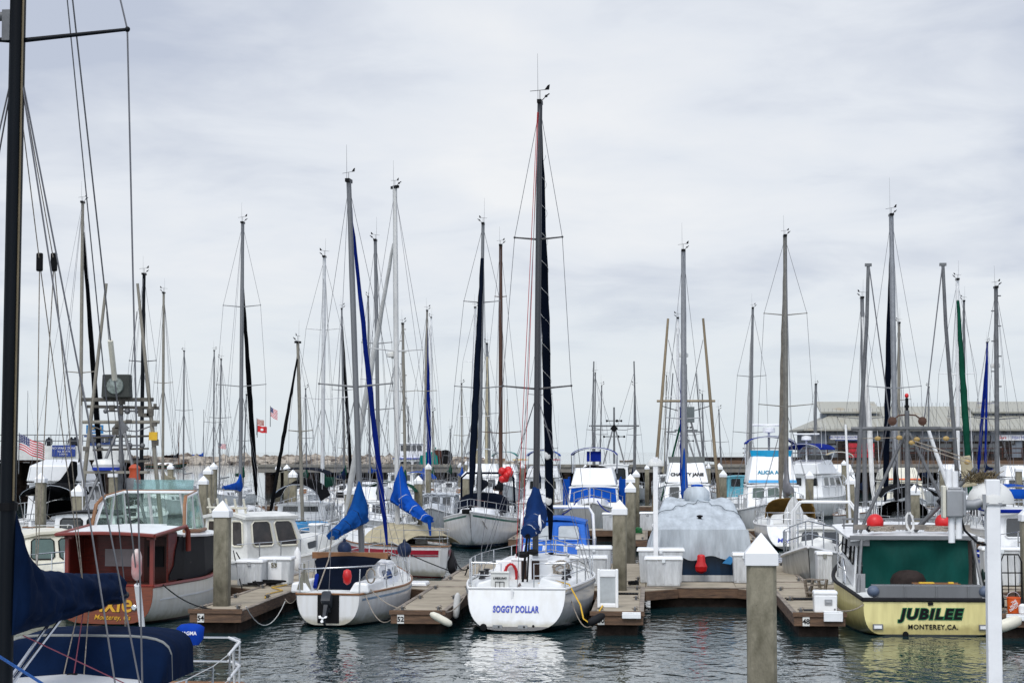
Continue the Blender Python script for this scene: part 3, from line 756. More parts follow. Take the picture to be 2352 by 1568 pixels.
def pile_mat():
    m = pm('pile_concrete', (.33, .305, .24), .88, var=.3, scale=2.6, bump=.5, bscale=38, stretch=(1.2, 1.2, .55), col2=(.13, .12, .085), thr=(.34, .62))
    t = m.node_tree; b = t.nodes['Principled BSDF']; src = b.inputs['Base Color'].links[0].from_socket
    tcn = _n(t, 'ShaderNodeTexCoord'); sp = _n(t, 'ShaderNodeSeparateXYZ'); t.links.new(tcn.outputs['Object'], sp.inputs[0])
    no = _n(t, 'ShaderNodeTexNoise'); no.inputs['Scale'].default_value = 5; t.links.new(tcn.outputs['Object'], no.inputs['Vector'])
    ma = _n(t, 'ShaderNodeMath', operation='MULTIPLY_ADD'); ma.inputs[1].default_value = .9; t.links.new(no.outputs['Fac'], ma.inputs[0]); t.links.new(sp.outputs[2], ma.inputs[2])
    rp = _n(t, 'ShaderNodeValToRGB'); e = rp.color_ramp.elements      # tide-line growth and splash stains near the water
    e[0].position = .28; e[0].color = (.16, .14, .10, 1); e[1].position = .9; e[1].color = (.9, .88, .80, 1)
    mr = _n(t, 'ShaderNodeMapRange'); mr.inputs[2].default_value = 2.6; t.links.new(ma.outputs[0], mr.inputs[0]); t.links.new(mr.outputs[0], rp.inputs[0])
    vo = _n(t, 'ShaderNodeTexVoronoi'); vo.inputs['Scale'].default_value = 9; t.links.new(tcn.outputs['Object'], vo.inputs['Vector'])
    r3 = _n(t, 'ShaderNodeValToRGB'); q = r3.color_ramp.elements; q[0].position = .035; q[0].color = (.25, .22, .16, 1); q[1].position = .06; q[1].color = (1, 1, 1, 1)
    t.links.new(vo.outputs['Distance'], r3.inputs[0])
    mu = _n(t, 'ShaderNodeMixRGB', blend_type='MULTIPLY'); mu.inputs[0].default_value = .8; t.links.new(src, mu.inputs[1]); t.links.new(rp.outputs[0], mu.inputs[2])
    m2 = _n(t, 'ShaderNodeMixRGB', blend_type='MULTIPLY'); m2.inputs[0].default_value = .7; t.links.new(mu.outputs[0], m2.inputs[1]); t.links.new(r3.outputs[0], m2.inputs[2])
    t.links.new(m2.outputs[0], b.inputs['Base Color'])
    return m
PILE = pile_mat()
CAPM = pm('white_piling_cap', (.78, .79, .79), .45, var=.25, scale=9, col2=(.42, .40, .36), thr=(.22, .36))
for px, py, cw, lb in [
    (1748, 1222, 76, 'biggest concrete piling, standing alone in open water nearest the viewer'),
    (511.5, 1148, 40, 'tall piling at the tip of dock finger 54'),
    (1423, 1146, 36, 'tall piling standing on the tip of dock finger 50'),
    (1448, 1105, 25.5, 'piling with stained foot just behind the finger 50 piling'),
    (1448, 1087, 21.5, 'piling whose cap peeks over the stained-foot piling'),
    (1461, 1078, 17.5, 'piling right of the white yacht, third back in the line of finger 50'),
    (2362, 1157, 40, 'piling cut by the right edge of the picture beside the blue-trimmed boat'),
    (181, 1110, 29.5, 'piling behind the bent pole of the left fishing boat'),
    (94.5, 1084, 24.5, 'piling left of the black canopied sailboat at the far left'),
    (261, 1074, 21.5, 'piling rising behind the varnished cabin boat windscreen'),
    (392, 1063, 14.5, 'lone piling standing in open water before the breakwater'),
    (467.5, 1091, 21.5, 'piling beside the right end of the varnished boat windscreen'),
    (478, 1069, 20, 'second piling behind the varnished boat windscreen, slightly right'),
    (491, 1061, 17, 'third piling in the left cluster, farthest right'),
    (639, 1066, 12.5, 'slim far piling at the left end of the concrete wharf'),
    (659, 1065.5, 14.5, 'far piling second from the left end of the concrete wharf'),
    (673, 1077, 19.5, 'broader piling in front of the wharf left end'),
    (803.5, 1110, 25.5, 'piling just left of the sloping blue sail cover'),
    (961, 1091, 20.5, 'piling beside the grey pilothouse boat'),
    (984, 1063, 14.5, 'piling behind the blue furled sail in the middle'),
    (1057.5, 1061, 12, 'far piling left of the pair of white caps'),
    (1073, 1056, 11.5, 'left one of a close pair of far white-capped pilings'),
    (1081.5, 1055, 11, 'right one of a close pair of far white-capped pilings'),
    (1070, 1081, 18.5, 'piling behind the navy canopied sloop'),
    (1143.5, 1064, 11.5, 'far piling left of the red buoys'),
    (1200, 1063, 11.5, 'far piling left of the tallest mast'),
    (1265, 1079, 18, 'piling right of the tallest mast, left of the white yacht'),
    (1344.5, 1066, 12, 'piling whose cap shows under the yacht bimini'),
    (1486, 1066, 11.5, 'far piling beside the left wooden trolling pole'),
    (1627, 1064, 11.5, 'far piling left of the right wooden trolling pole'),
    (1652, 1062.5, 15.5, 'piling right of the right wooden trolling pole'),
    (1661, 1078, 17.5, 'nearer piling right of the black-lettered wheelhouse'),
    (1750, 1054, 9.5, 'tiny far piling cap showing behind the teal windscreen'),
    (1859, 1080, 19.5, 'piling in front of the white trawler yacht'),
    (1915.5, 1067, 13, 'far piling right of the white trawler yacht'),
    (1938.5, 1056, 12.5, 'piling below the red fish totes'),
    (1952.5, 1091, 21, 'piling left of the yellow boat gantry'),
    (2100, 1111, 25.5, 'piling behind the gantry mast of the yellow boat'),
    (2164, 1066, 14, 'far piling behind the white leaning outrigger'),
    (2339.5, 1067, 16, 'far piling under the fish market sign')]:
    piling(px, py, cw, lb)

# ---------------------------------------------------------------- concrete wharf in the distance
PMESH = {}
def posts(parent, name, p, r, z0, z1):
    k = (name, r, round(z0, 2), round(z1, 2))
    if k not in PMESH:
        o = MB().cyl((0, 0, z0), (0, 0, z1), r, n=8).build(name, WOODD, parent, smooth=40); PMESH[k] = o.data
    else:
        o = bpy.data.objects.new(name, PMESH[k]); C.objects.link(o); o.parent = parent
    o.location = p
    return o
def wharf():
    Zw = 196.0; x0, x1 = P(592, 1067, Zw).x, 92.0; zt = P(1000, 1066.5, Zw).z; zb_ = P(1000, 1085, Zw).z
    root = T('wharf', 'long low concrete wharf closing the harbour behind the moored boats', 'wharf', (x0, Zw, 0))
    L = x1 - x0
    MB().box((L / 2, 3.0, (zt + zb_) / 2), (L, 6, zt - zb_)).build('wharf_deck', pm('wharf_concrete', (.26, .24, .21), .9, var=.25, scale=.5, stretch=(1, 1, 3), col2=(.18, .165, .14)), root, bevel=.05)
    MB().box((L / 2, -.06, zt - .12), (L, .16, .26)).build('curb', pm('wharf_curb', (.25, .235, .20), .9, var=.2), root)
    i = 0; x = 1.0
    while x < L:
        for yy in (.5, 5.4): posts(root, 'wharf_pile', (x, yy, 0), .32, -2, zb_)
        MB().box((x, 3, zb_ - .12), (.7, 5.7, .24)).build('cross_beam', WOODD, root); x += 4.2
    MB().box((L / 2, 5.9, zb_ / 2 - .6), (L, .2, zb_ + 1.2)).build('underdeck_shade_wall', pm('bulkhead_painted_shade', (.06, .05, .045), .9, var=.4, scale=.8), root)  # dark wall behind the piles, the under-deck shade put into its colour
wharf()
# ---------------------------------------------------------------- breakwater of boulders
def breakwater():
    rd = random.Random(5); b = MB()
    xa, xb = P(250, 1060, 640).x, P(1190, 1060, 640).x
    n = 820
    for i in range(n):
        q = rd.random(); x = lerp(xa, xb, q); row = rd.random()
        env = 1.0 if q < .82 else max(.15, 1 - (q - .82) / .18)
        y = 632 + row * 16; z = (-.4 + row * 2.7) * env + rd.uniform(-.3, .35); r = .45 + 1.5 * rd.random() ** 2.2
        vs = []; nn, mm = 6, 4
        pr = [(0.02, -1), (.75, -.55), (1, .05), (.7, .7), (.02, 1)]
        sc = (rd.uniform(.8, 1.5), rd.uniform(.7, 1.2), rd.uniform(.55, .9))
        b.loft([[Vector((x + r * sc[0] * a * math.cos(2 * math.pi * k / nn + h_) * rd.uniform(.8, 1.2), y + r * sc[1] * a * math.sin(2 * math.pi * k / nn), z + r * sc[2] * h_ * rd.uniform(.85, 1.15))) for k in range(nn)] for a, h_ in pr])
    m = pm('breakwater_boulder', (.38, .335, .275), .9, var=.3, scale=.22, col2=(.085, .065, .05), thr=(.42, .55), bump=.6, bscale=2)
    tag(b.build('breakwater_boulders', m), 'breakwater of tan and brown boulders across the harbour mouth', 'boulders', kind='stuff')
    tag(MB().box(((xa + xb) / 2 - 2, 644, .4), (xb - xa - 30, 12, 4.2), top=(.98, .5)).build('breakwater_core', m), 'bank of the breakwater under the boulders', 'breakwater', kind='structure')
breakwater()
# ---------------------------------------------------------------- fish market building on its timber pier
def market():
    Zb = 236.0
    xa = P(1862, 985, Zb).x; z_deck = P(2000, 1050, Zb).z; z_e = P(2000, 985, Zb).z; z_r = P(2000, 933, Zb + 7).z; L = 62.0; D = 15.0
    root = T('market_building', 'long grey-blue fish market building with pale metal roof on a pier', 'building', (xa, Zb, 0), R(-2))
    WALL = pm('weathered_blue_siding', (.20, .235, .275), .8, var=.3, scale=.8, stretch=(3, 1, .3), col2=(.12, .13, .14))
    ROOF = pm('pale_metal_roof', (.34, .335, .285), .6, var=.15, scale=.35, stretch=(1, 1, .5), col2=(.30, .22, .12), thr=(.22, .42))
    DKW = pm('dark_timber_wall', (.05, .042, .038), .85, var=.4, scale=1.5, stretch=(1, 1, 6))
    MB().box((L / 2, D / 2, (z_deck + z_e) / 2), (L, D, z_e - z_deck)).build('wall', WALL, root)
    e = .9
    rv = [(-e, -e, z_e), (L + e, -e, z_e), (L + e, D + e, z_e), (-e, D + e, z_e), (5.2, D / 2, z_r), (L - 3, D / 2, z_r)]
    MB().add(rv + [(x, y, z - .22) for x, y, z in rv[:4]], [(0, 1, 5, 4), (1, 2, 5), (2, 3, 4, 5), (3, 0, 4), (0, 6, 7, 1), (1, 7, 8, 2), (2, 8, 9, 3), (3, 9, 6, 0), (9, 8, 7, 6)]).build('roof', ROOF, root)
    rib = MB(); k = 0
    while k < 90:
        x = .2 + k * .68
        if x > L: break
        s0 = Vector((x, -e, z_e + .03)); q = min(1, max(0, (x + e) / 6.1)) if x < 5.2 else 1.0
        s1 = Vector((x, lerp(-e, D / 2, q), lerp(z_e, z_r, q) + .03)); rib.path([s0, s1], .035, 4); k += 1
    rib.build('roof_rib', ROOF, root)
    sp = MB(); x = 5.3
    while x < L - 3:
        sp.box((x, D / 2, z_r + .22), (.03, .03, .45)); x += .45
    x = -.8
    while x < L:
        sp.box((x, -e, z_e + .18), (.025, .025, .38)); x += .5
    sp.build('bird_spike', GREYM, root)['kind'] = 'stuff'
    for cx, wd_ in ((P(1962, 950, Zb).x - xa, 6.4), (P(2322, 950, Zb).x - xa, 7.2), (52, 6.4)):
        cy = D * .30; z0 = lerp(z_e, z_r, .48) - .5; zt = P(0, 948, Zb + 4).z
        MB().box((cx, cy + 1.2, (z0 + zt) / 2), (wd_, 3.4, zt - z0)).build('dormer', WALL, root)
        for i in range(3):
            xx = cx - wd_ * .3 + i * wd_ * .3
            o = MB().box((xx, cy - .54, zt - .75), (wd_ * .24, .1, .95)).build('window', GLASS, root)
            b = MB()
            for s_ in (-.5, 0, .5): b.box((xx + s_ * wd_ * .24, cy - .60, zt - .75), (.09, .06, 1.0))
            b.box((xx, cy - .60, zt - .75), (wd_ * .24, .05, .07)); b.build('frame', DKW, o)
        z1 = P(0, 934, Zb + 5).z + .5
        q = [(cx - wd_ / 2 - .4, cy - 1.0, zt - .05), (cx + wd_ / 2 + .4, cy - 1.0, zt - .05), (cx + wd_ / 2 + .4, cy + 4.2, zt + 1.3), (cx - wd_ / 2 - .4, cy + 4.2, zt + 1.3)]
        MB().plate(q, .18).build('dormer_roof', ROOF, root)
        sp = MB()
        for i in range(16): sp.box((lerp(q[0][0], q[1][0], i / 15), cy - .95, zt + .3), (.03, .03, .45))
        sp.build('bird_spike', GREYM, root)['kind'] = 'stuff'
    # windows and dark openings
    rd = random.Random(4); x = 2.0; i = 0
    while x < L - 3:
        wv = 1.9 if i % 3 == 0 else 1.1
        o = MB().box((x + wv / 2, -.03, z_e - 1.25), (wv, .1, .95)).build('window', GLASS, root)
        b = MB()
        for s_ in (-.5, 0, .5): b.box((x + wv / 2 + s_ * wv, -.09, z_e - 1.25), (.08, .06, 1.05))
        b.box((x + wv / 2, -.09, z_e - 1.75), (wv + .2, .08, .1)); b.build('frame', DKW, o)
        x += 3.6 if i % 3 == 0 else 2.5; i += 1
    for (a, w_) in ((P(1915, 0, Zb).x - xa, 6.2), (P(2010, 0, Zb).x - xa, 14), (P(2200, 0, Zb).x - xa, 5.5), (P(2330, 0, Zb).x - xa, 7), (44, 8)):
        MB().box((a + w_ / 2, -.06, z_deck + .95), (w_, .12, 1.9)).build('shopfront', DKW, root)
        for j in range(max(1, int(w_ / 2.2))):
            MB().box((a + 1.1 + j * 2.2, -.14, z_deck + 1.15), (1.3, .06, .9)).build('shop_window', GLASS, root)
    for a in (P(1912, 0, Zb).x - xa, P(2290, 0, Zb).x - xa):
        MB().cyl((a, -.12, z_deck), (a, -.12, z_e), .06).build('downpipe', ALU, root)
    SB = pm('sign_blue', (.03, .08, .30), .5)
    def sign(pxa, pxb, pya, pyb, body, ink, bgm, sz):
        a, b_ = P(pxa, pya, Zb - .4), P(pxb, pyb, Zb - .4); cx = (a.x + b_.x) / 2 - xa; zz = (a.z + b_.z) / 2
        o = MB().box((cx, -.20, zz), (b_.x - a.x, .12, a.z - b_.z)).build('shop_sign', bgm, root)
        text(body, sz, ink, o, (cx, -.275, zz - sz * .35), (1, 0, 0), (0, 0, 1), off=0)
        return o
    o = sign(1908, 1970, 999, 1009, 'DEL MAR SEAFOODS INC', BLUEI, WHI, .31)
    MB().box((P(1939, 0, Zb).x - xa, -.22, P(0, 1010.5, Zb).z), (3.2, .1, .09)).build('sign_trim', SB, o)
    o = sign(2290, 2385, 998.5, 1011, '         FISH MARKET', BLUEI, WHI, .50)
    q_ = P(2299, 1005, Zb - .4); text("Gus's", .42, REDR, o, (q_.x - xa, -.275, q_.z - .12), (1, 0, 0), (0, 0, 1), off=.01, shear=.3)
    # pier deck and piles
    pr = T('pier', 'dark timber pier on tarred piles carrying the fish market', 'pier', (xa - 12, Zb - 7, 0), R(-2))
    MB().box((L / 2 + 12, 12, z_deck - .25), (L + 24, 27, .5)).build('pier_deck', WOODD, pr)
    MB().box((L / 2 + 12, -1.55, z_deck - .75), (L + 24, .25, .9)).build('stringer', WOOD, pr)
    b = MB(); x = 1.0
    while x < L + 22:
        for yy in (-1, 5): posts(pr, 'pier_pile', (x, yy, 0), .24, -2, z_deck - .5)
        x += 2.6
    MB().box((L / 2 + 12, 12, .8), (L + 20, .3, z_deck)).build('pier_bulkhead', WOODD, pr)
    b = MB(); x = 6.0
    for zz in (.55, 1.05): b.box((L / 2 + 12, -1.4, z_deck + zz), (L + 18, .08, .1))
    while x < L + 20:
        b.box((x, -1.4, z_deck + .55), (.1, .1, 1.1)); x += 2.2
    b.build('pier_railing', pm('rusty_rail', (.09, .04, .03), .8, var=.4), pr)
    # red fish totes stacked on the pier
    RT = pm('red_tote_plastic', (.55, .02, .035), .5, var=.2)
    for i in range(5):
        for j in range(3):
            p = P(1948.5 + i * 11.6 + 6, 1046.5 - j * 8.3, Zb - 5.5)
            o = MB().box((0, 0, .2), (.56, .9, .40), top=(1.0, 1.0)).box((0, 0, .415), (.60, .95, .03)).box((0, -.455, .2), (.40, .02, .06)).build('fish_tote', RT, None, bevel=.01)
            o.location = (p.x, p.y, z_deck + .003 + j * .552); o.scale = (1, 1, 1.27)
            tag(o, 'red plastic fish tote, %s of its stack, %s' % (['bottom', 'middle', 'top'][j], ['leftmost stack', 'second stack from the left', 'middle stack', 'fourth stack', 'rightmost stack under the shop windows'][i]), 'tote', 'red fish totes on the pier')
market()
# ================================================================ THE BOATS OF THE FRONT ROW
def thing_of(o, label, cat, group=None): return tag(o, label, cat, group)
def rope_line(name, label, pts, r, mat, cat='rope', group=None):
    return tag(MB().path(pts, r, 5).build(name, mat, smooth=60), label, cat, group)

# ---- navy-covered sailboat in the left foreground, bow towards the viewer
def front_sloop():
    rz = R(180 - 5.5); Zm = 20.5; foot = P(10, 1560, Zm); L = 10.5; mt = .56; y = mt * L
    cz, sz = math.cos(rz), math.sin(rz)
    root = T('sailboat', 'black-masted sailboat with navy sail cover and navy dodger at the left edge', 'sailboat', (foot.x + sz * y, Zm - cz * y, 0), rz)
    h = Hull(L, 3.1, 1.05, 1.0, 1.35, .5, .72, .42, 1.0)
    h.build(hullw(), root); h.deck(DECKW, root); h.rail(TEAK, root, .03, .02)
    trunk(root, h, .30, .80, .66, .55, W, ((.12, .4), (.5, .62)))
    zb = h.sh(mt) + .5
    mp = rig(root, h, mt, 13.2, (-.0065, 0), .082, BMAST, ((.585, 1.16),), None, backstay=False, base_z=zb, boom=2.42, boommat=BMAST, cover=None, headgear=(0, True, True), wr=.0095, lower=True, boomx=-.02, boomdz=-.16)
    a = mp(2.46) + Vector((0, .02, 0)); e_ = Vector((.06, max(.35, y - L * .40) + .12, 2.36))
    sail_cover(root, a, e_, NAVY, .62, .27, .62, 3, .22, parts=64, droop=.03)
    # collar strap, radar bracket, track
    MB().cyl(mp(3.50), mp(3.58), .10, .10, 12, 1.2).build('cover_strap', BLK, root)
    b = MB(); p = mp(8.62); b.path([p, p + Vector((.26, 0, .0)), p + Vector((.42, 0, .28))], [.05, .06, .10], 8); b.box(p + Vector((.1, 0, -.1)), (.10, .12, .32)); b.build('radar_bracket', GREYM, root, smooth=50)
    MB().lathe(p + Vector((.55, 0, .3)), [(.05, 0), (.3, .02), (.31, .14), (.2, .24), (.02, .25)], 16).build('radar', WO, root, smooth=40)
    b = MB(); b.path([mp(lerp(3.6, 13, i / 8)) + Vector((-.075, .06, 0)) for i in range(9)], .012, 4); b.build('sail_track', pm('track_brass', (.25, .2, .12), .5, .6), root)
    # lazy jacks with blocks
    for px, zt in ((91, 8.0), (124, 8.2)):
        q = loc_in(root, P(px, 602, Zm + .9)); b = MB()
        b.path([mp(zt), q], .006, 4); b.path([q, Vector((.06, y - 1.1, 2.55))], .006, 4); b.path([q, Vector((-.06, y - 2.4, 2.5))], .006, 4)
        b.build('lazy_jack', ROPE, root); MB().box(q, (.07, .05, .2)).build('block', BLK, root, bevel=.015)
    # backstay insulator tube, shroud roller, adjuster pole
    bs0, bs1 = mp(13.2), Vector((.13, .08, h.s0)); MB().path([bs0, bs1], .010, 5).build('backstay', WIRE, root)
    def on_bs(z): return bs0.lerp(bs1, (bs0.z - z) / (bs0.z - bs1.z))
    MB().cyl(on_bs(4.98), on_bs(5.45), .035, .035, 8).build('insulator_tube', CREAM, root, smooth=50)
    MB().lathe(on_bs(2.50), [(.02, -.04), (.05, -.01), (.068, .05), (.068, .26), (.045, .33), (.02, .36)], 12).build('stay_cover', pm('faded_red_float', (.50, .16, .16), .3, var=.5, scale=4, col2=(.6, .55, .5)), root, smooth=50)
    MB().cyl(on_bs(2.40), on_bs(1.6), .045, .035, 8).build('adjuster_pole', WSTR, root)
    # dodger: front panel, side, grey binding, rail
    yd = y - 2.75; hw = 1.02; zt = h.sh(.3) + .95; rows = []
    for (yy, k) in ((yd + .55, 0.0), (yd + .28, .75), (yd + .12, .93), (yd, 1.0), (yd - .5, 1.04), (yd - .95, 1.05)):
        rows.append([Vector((hw * (abs(math.sin(a)) ** .42) * (1 if a > 0 else -1) * (1.0 if k < .5 else .97) if abs(a) > 1e-5 else 0, yy, lerp(h.sh(.35) + .42, zt, k) - (0 if k == 0 else .52 * k * (1 - max(0, math.cos(a)) ** .30)))) for a in [lerp(-1.5707, 1.5707, j / 14) for j in range(15)]])
    d = MB().sheet(rows, .025).build('dodger', NAVY, root, smooth=50)
    MB().path([p + Vector((0, .01, .012)) for p in rows[3]], .030, 6).build('binding', pm('grey_binding', (.23, .24, .23), .7), d, smooth=60)
    MB().path([rows[3][12] + Vector((0, 0, .05)), rows[3][13] + Vector((-.1, .1, .07)), rows[1][13] + Vector((-.05, .25, .10))], .018, 6).build('grab_rail', SS, root)
    b = MB()
    for j in range(2, 13, 2): b.ball(rows[2][j] + Vector((0, .03, -.10)), .018, 6)
    b.build('snap', SS, d)
    b = MB().path([Vector((hw * 1.0, yd + .62, h.sh(.35) + .46)), Vector((0, yd + .66, h.sh(.35) + .49)), Vector((-hw, yd + .62, h.sh(.35) + .44))], .022, 6); b.build('blue_control_line', BLUER, root, smooth=60)
    for px in (-.02, .0, .02):
        MB().path([Vector((px * 6, yd + .5, h.sh(.35) + .55)), Vector((px * 3, y - 2.6, 2.3))], .007, 4).build('mainsheet', pm('faded_pink_rope', (.26, .06, .09), .8) if px == 0 else ROPE, root)
    MB().box((0, yd + .55, h.sh(.35) + .53), (.12, .1, .14)).build('sheet_block', BLK, root, bevel=.02)
    for dx in (-.85, .7):
        MB().path([Vector((dx, yd + .8, h.sh(.35) + .45)), Vector((dx * .1, y - .3, 2.2))], .007, 4).build('vang_line', pm('faded_pink_rope', (.26, .06, .09), .8), root)
    for dx in (-.05, .05): MB().path([Vector((dx, y - 1.75, 2.30)), Vector((dx * .6, y - .15, 1.72))], .020, 6).build('boom_vang', SS, root, smooth=50)
    MB().path([loc_in(root, P(-12, 1500, 19.6)), loc_in(root, P(60, 1545, 19.9)), loc_in(root, P(130, 1590, 20.2))], .016, 6).build('blue_control_line', BLUER, root, smooth=50)
    rails(root, h, .62, pulpit=True)
    b = MB()
    for zz in (.62, .32):
        b.path([h.edge(.17, -1, .05, zz), h.edge(.06, -1, .02, zz + .02), h.edge(0, -1, .2, zz)], .019, 6)
    b.path([h.edge(.12, -1, .05, .62), h.edge(.03, -1, .1, 0)], .02, 6); b.build('stern_rail_frame', WSTR, root, smooth=60)
    # covered grill on the stern rail
    g = T('covered_grill', 'small grill under a bright blue cover on the stern rail of the navy-covered sailboat', 'grill', P(437, 1480, 26.0))
    rd = random.Random(2); rings = []
    for z, r in ((.03, .08), (.0, .10), (-.0, .13), (.10, .20), (.20, .235), (.27, .225), (.31, .16), (.325, .02)):
        rings.append([Vector((r * math.cos(k * .4488) * rd.uniform(.9, 1.1), r * .85 * math.sin(k * .4488) * rd.uniform(.9, 1.1), z)) for k in range(14)])
    MB().loft(rings).build('cover', canvas('bright_blue_cover', (.01, .06, .42)), g, smooth=60)
    MB().cyl((0, 0, -.25), (0, 0, .05), .02).build('bracket', SS, g)
    text('MAGMA', .075, WHI, g, (0, -.235, .17), (1, 0, 0), (0, .1, 1), off=.002)
    g.scale = (.8, .8, .85)
front_sloop()

# ---- varnished cabin boat, stern towards the viewer
def cabin_boat():
    o = PZ(253, 1428, 0.0); root = T('cabin_boat', 'varnished mahogany cabin boat with white lapstrake hull and gold name, stern on', 'boat', (o.x, 47.6, 0), R(-12))
    h = Hull(7.2, 2.75, .90, .92, 1.55, .4, .90, .40, .5, .0, .02, .42, .8)
    h.build(hm('lapstrake_white', (.80, .785, .72), ((.02, (.02, .02, .02)), (.07, (.10, .03, .02))), .4, .05, clap=.9), root)
    h.deck(pm('red_brown_deck', (.13, .045, .03), .5), root); h.rail(REDP, root, .045, .02)
    h.band(.30, .34, W, root, .012, .05, .9, 'rub_batten')
    pts = [h.pt(0, j / 10 * math.pi / 2, -1) for j in range(11)] + [h.pt(0, j / 10 * math.pi / 2, 1) for j in range(9, -1, -1)]
    tr = MB().plate([p + Vector((0, -.012, 0)) for p in pts], .02, Vector((0, -1, 0))).build('transom', MAHOT, root)
    for d, m, dd in ((.010, INK, -.036), (0, GOLD, -.044)):
        text('Dixie', .60, m, tr, (.07 + d, dd, .32 - d), (1, 0, 0), (0, 0, 1), off=.008, shear=.12)
        text('Monterey, Ca', .165, m, tr, (.22 + d * .5, dd, .13 - d * .5), (1, 0, 0), (0, 0, 1), shear=.30, off=.001)
    MB().lathe((.78, -.05, .42), [(.07, 0), (.07, -.02), (.05, -.03)], 12, 'Y').build('vent_ring', SS, root)
    # open aft cockpit under a hard top: posts, bulkhead with door
    for x in (-1.0, 1.16):
        MB().box((x, .10, 1.52), (.10, .10, 1.24)).box((x * .97, .12, 2.08), (.2, .14, .14)).build('post', REDP, root, bevel=.015)
    MB().box((0, 1.5, 1.5), (2.44, .07, 1.3)).build('bulkhead', MAHO, root, bevel=.01)
    MB().box((.72, 1.44, 1.45), (.62, .05, 1.15)).build('door', pm('dark_mahogany', (.05, .012, .008), .25), root, bevel=.01)
    MB().box((.72, 1.40, 1.55), (.42, .03, .5)).build('door_panel', INK, root, bevel=.005)
    MB().plate([(-.62, 1.455, 1.30), (.18, 1.455, 1.30), (.18, 1.455, 1.72), (-.62, 1.455, 1.72)], .012, Vector((0, -1, 0))).build('window', pm('blind_behind_glass', (.26, .22, .22), .3), root)
    for x, y0 in ((-1.21, .6), (1.21, .9)):
        MB().box((x, (y0 + 1.5) / 2, 1.5), (.05, 1.5 - y0, 1.3)).build('side_panel', MAHO, root, bevel=.02)
    MB().box((0, .75, .86), (2.2, 1.3, .05)).build('cockpit_floor', TEAK, root)
    rows = []
    for y in (-.18, .5, 1.2, 1.8):
        rows.append([Vector((x, y, 2.13 + .05 * (1 - (x / 1.32) ** 2) + .075 * y)) for x in (-1.17, -.95, -.5, 0, .5, 1.0, 1.32)])
    MB().sheet(rows, .05).build('hard_top', W, root, smooth=40)
    b = MB(); b.path([rows[0][j] + Vector((0, -.005, .0)) for j in range(7)], .05, 6)
    for s in (0, -1): b.path([r[s] for r in rows], .05, 6)
    b.path([rows[-1][-1], rows[-1][-1] + Vector((.0, .18, -.12)), rows[-1][-1] + Vector((0, .22, -.6))], .07, 6); b.build('top_trim', REDP, root, smooth=60)
    # black-sided forward cabin with white top
    BLKP = pm('black_side_panel', (.008, .008, .010), .55, var=.15)
    rings = []
    for y, w0, z1 in ((1.9, 1.24, 2.05), (3.5, 1.22, 2.0), (5.2, 1.0, 1.98), (5.9, .72, 1.95)):
        z0 = h.sh(y / 7.2) + .01; rings.append([Vector((-w0, y, z0)), Vector((-w0 * .95, y, z1)), Vector((w0 * .95, y, z1)), Vector((w0, y, z0))])
    MB().loft(rings).build('cabin_side', BLKP, root, bevel=.03)
    rows = [[Vector((w * q, y, z + .10 * (1 - q * q))) for q in (-1, -.6, 0, .6, 1)] for y, w, z in ((1.8, 1.28, 2.06), (3.5, 1.26, 2.01), (5.2, 1.03, 1.99), (6.0, .72, 1.95))]
    MB().sheet(rows, .045).build('cabin_top', W, root, smooth=40)
    b = MB()
    b.plate([(1.235, .95, 1.0), (1.235, 1.9, 1.0), (1.235, 1.9, 2.05), (1.235, 1.55, 2.0), (1.235, 1.35, 1.7), (1.235, 1.25, 1.35), (1.235, .95, 1.12)], .03, Vector((1, 0, 0))); b.build('wing_panel', BLKP, root)
    # flying bridge windscreen: raked white frames, green glass, wooden cap
    zf, zt = 2.08, 3.06; k0 = len(C.objects)
    fb = [(-.98, 4.5), (-.42, 4.85), (.42, 4.85), (.98, 4.5)]; ft = [(-.92, 4.15), (-.40, 4.45), (.40, 4.45), (.92, 4.15)]
    fr = MB()
    def glass(q4):
        quadpanel(root, q4, .03, .97, .03, .97, GLASSG2, 'windscreen_pane', .012, .02)
        for i in range(4): fr.path([q4[i], q4[(i + 1) % 4]], .042, 6)
    for i in range(3):
        glass([(fb[i + 1][0], fb[i + 1][1], zf), (fb[i][0], fb[i][1], zf), (ft[i][0], ft[i][1], zt), (ft[i + 1][0], ft[i + 1][1], zt)])
    for sd in (1, -1):
        g = [(sd * 1.12, 2.75, zf), (sd * .98, 4.5, zf), (sd * .92, 4.15, zt), (sd * 1.0, 3.15, zt - .12)]
        m0 = [lerp(g[0][k], g[1][k], .5) for k in range(3)]; m1 = [lerp(g[3][k], g[2][k], .5) for k in range(3)]
        glass([g[0], m0, m1, g[3]]); glass([m0, g[1], g[2], m1])
    fr.build('windscreen_frame', W, root, smooth=50)
    b = MB(); b.path([(-1.0, 3.15, zt - .08)] + [(x, y, zt + .03) for x, y in ft] + [(1.0, 3.15, zt - .08)], .026, 6)
    for sd in (1, -1): b.path([(sd * 1.0, 3.15, zt - .08), (sd * 1.08, 2.85, zt - .3), (sd * 1.13, 2.7, zf + .1)], .045, 6)
    b.path([(-1.13, 2.7, zf + .04), (-1.18, 3.6, zf + .02), (-1.0, 4.55, zf + .02), (-.42, 4.92, zf + .02), (.42, 4.92, zf + .02), (1.0, 4.55, zf + .02), (1.18, 3.6, zf + .02), (1.13, 2.7, zf + .04)], .05, 6)
    b.build('wood_cap', TEAK, root, smooth=60)
    MB().box((0, 3.1, 2.20), (1.0, .4, .14)).build('seat_locker', W, root, bevel=.02)
    rows = [[Vector((x, 4.55 + .25 * z - .35 * x * x, zt + .05 + z)) for x in (-.75, -.4, 0, .4, .75)] for z in (0, .26)]
    MB().sheet(rows, .01).build('wind_deflector', CLEARG, root, smooth=60)
    for o_ in list(C.objects)[k0:]: o_.location.x -= .30; o_.scale.x = 1.10
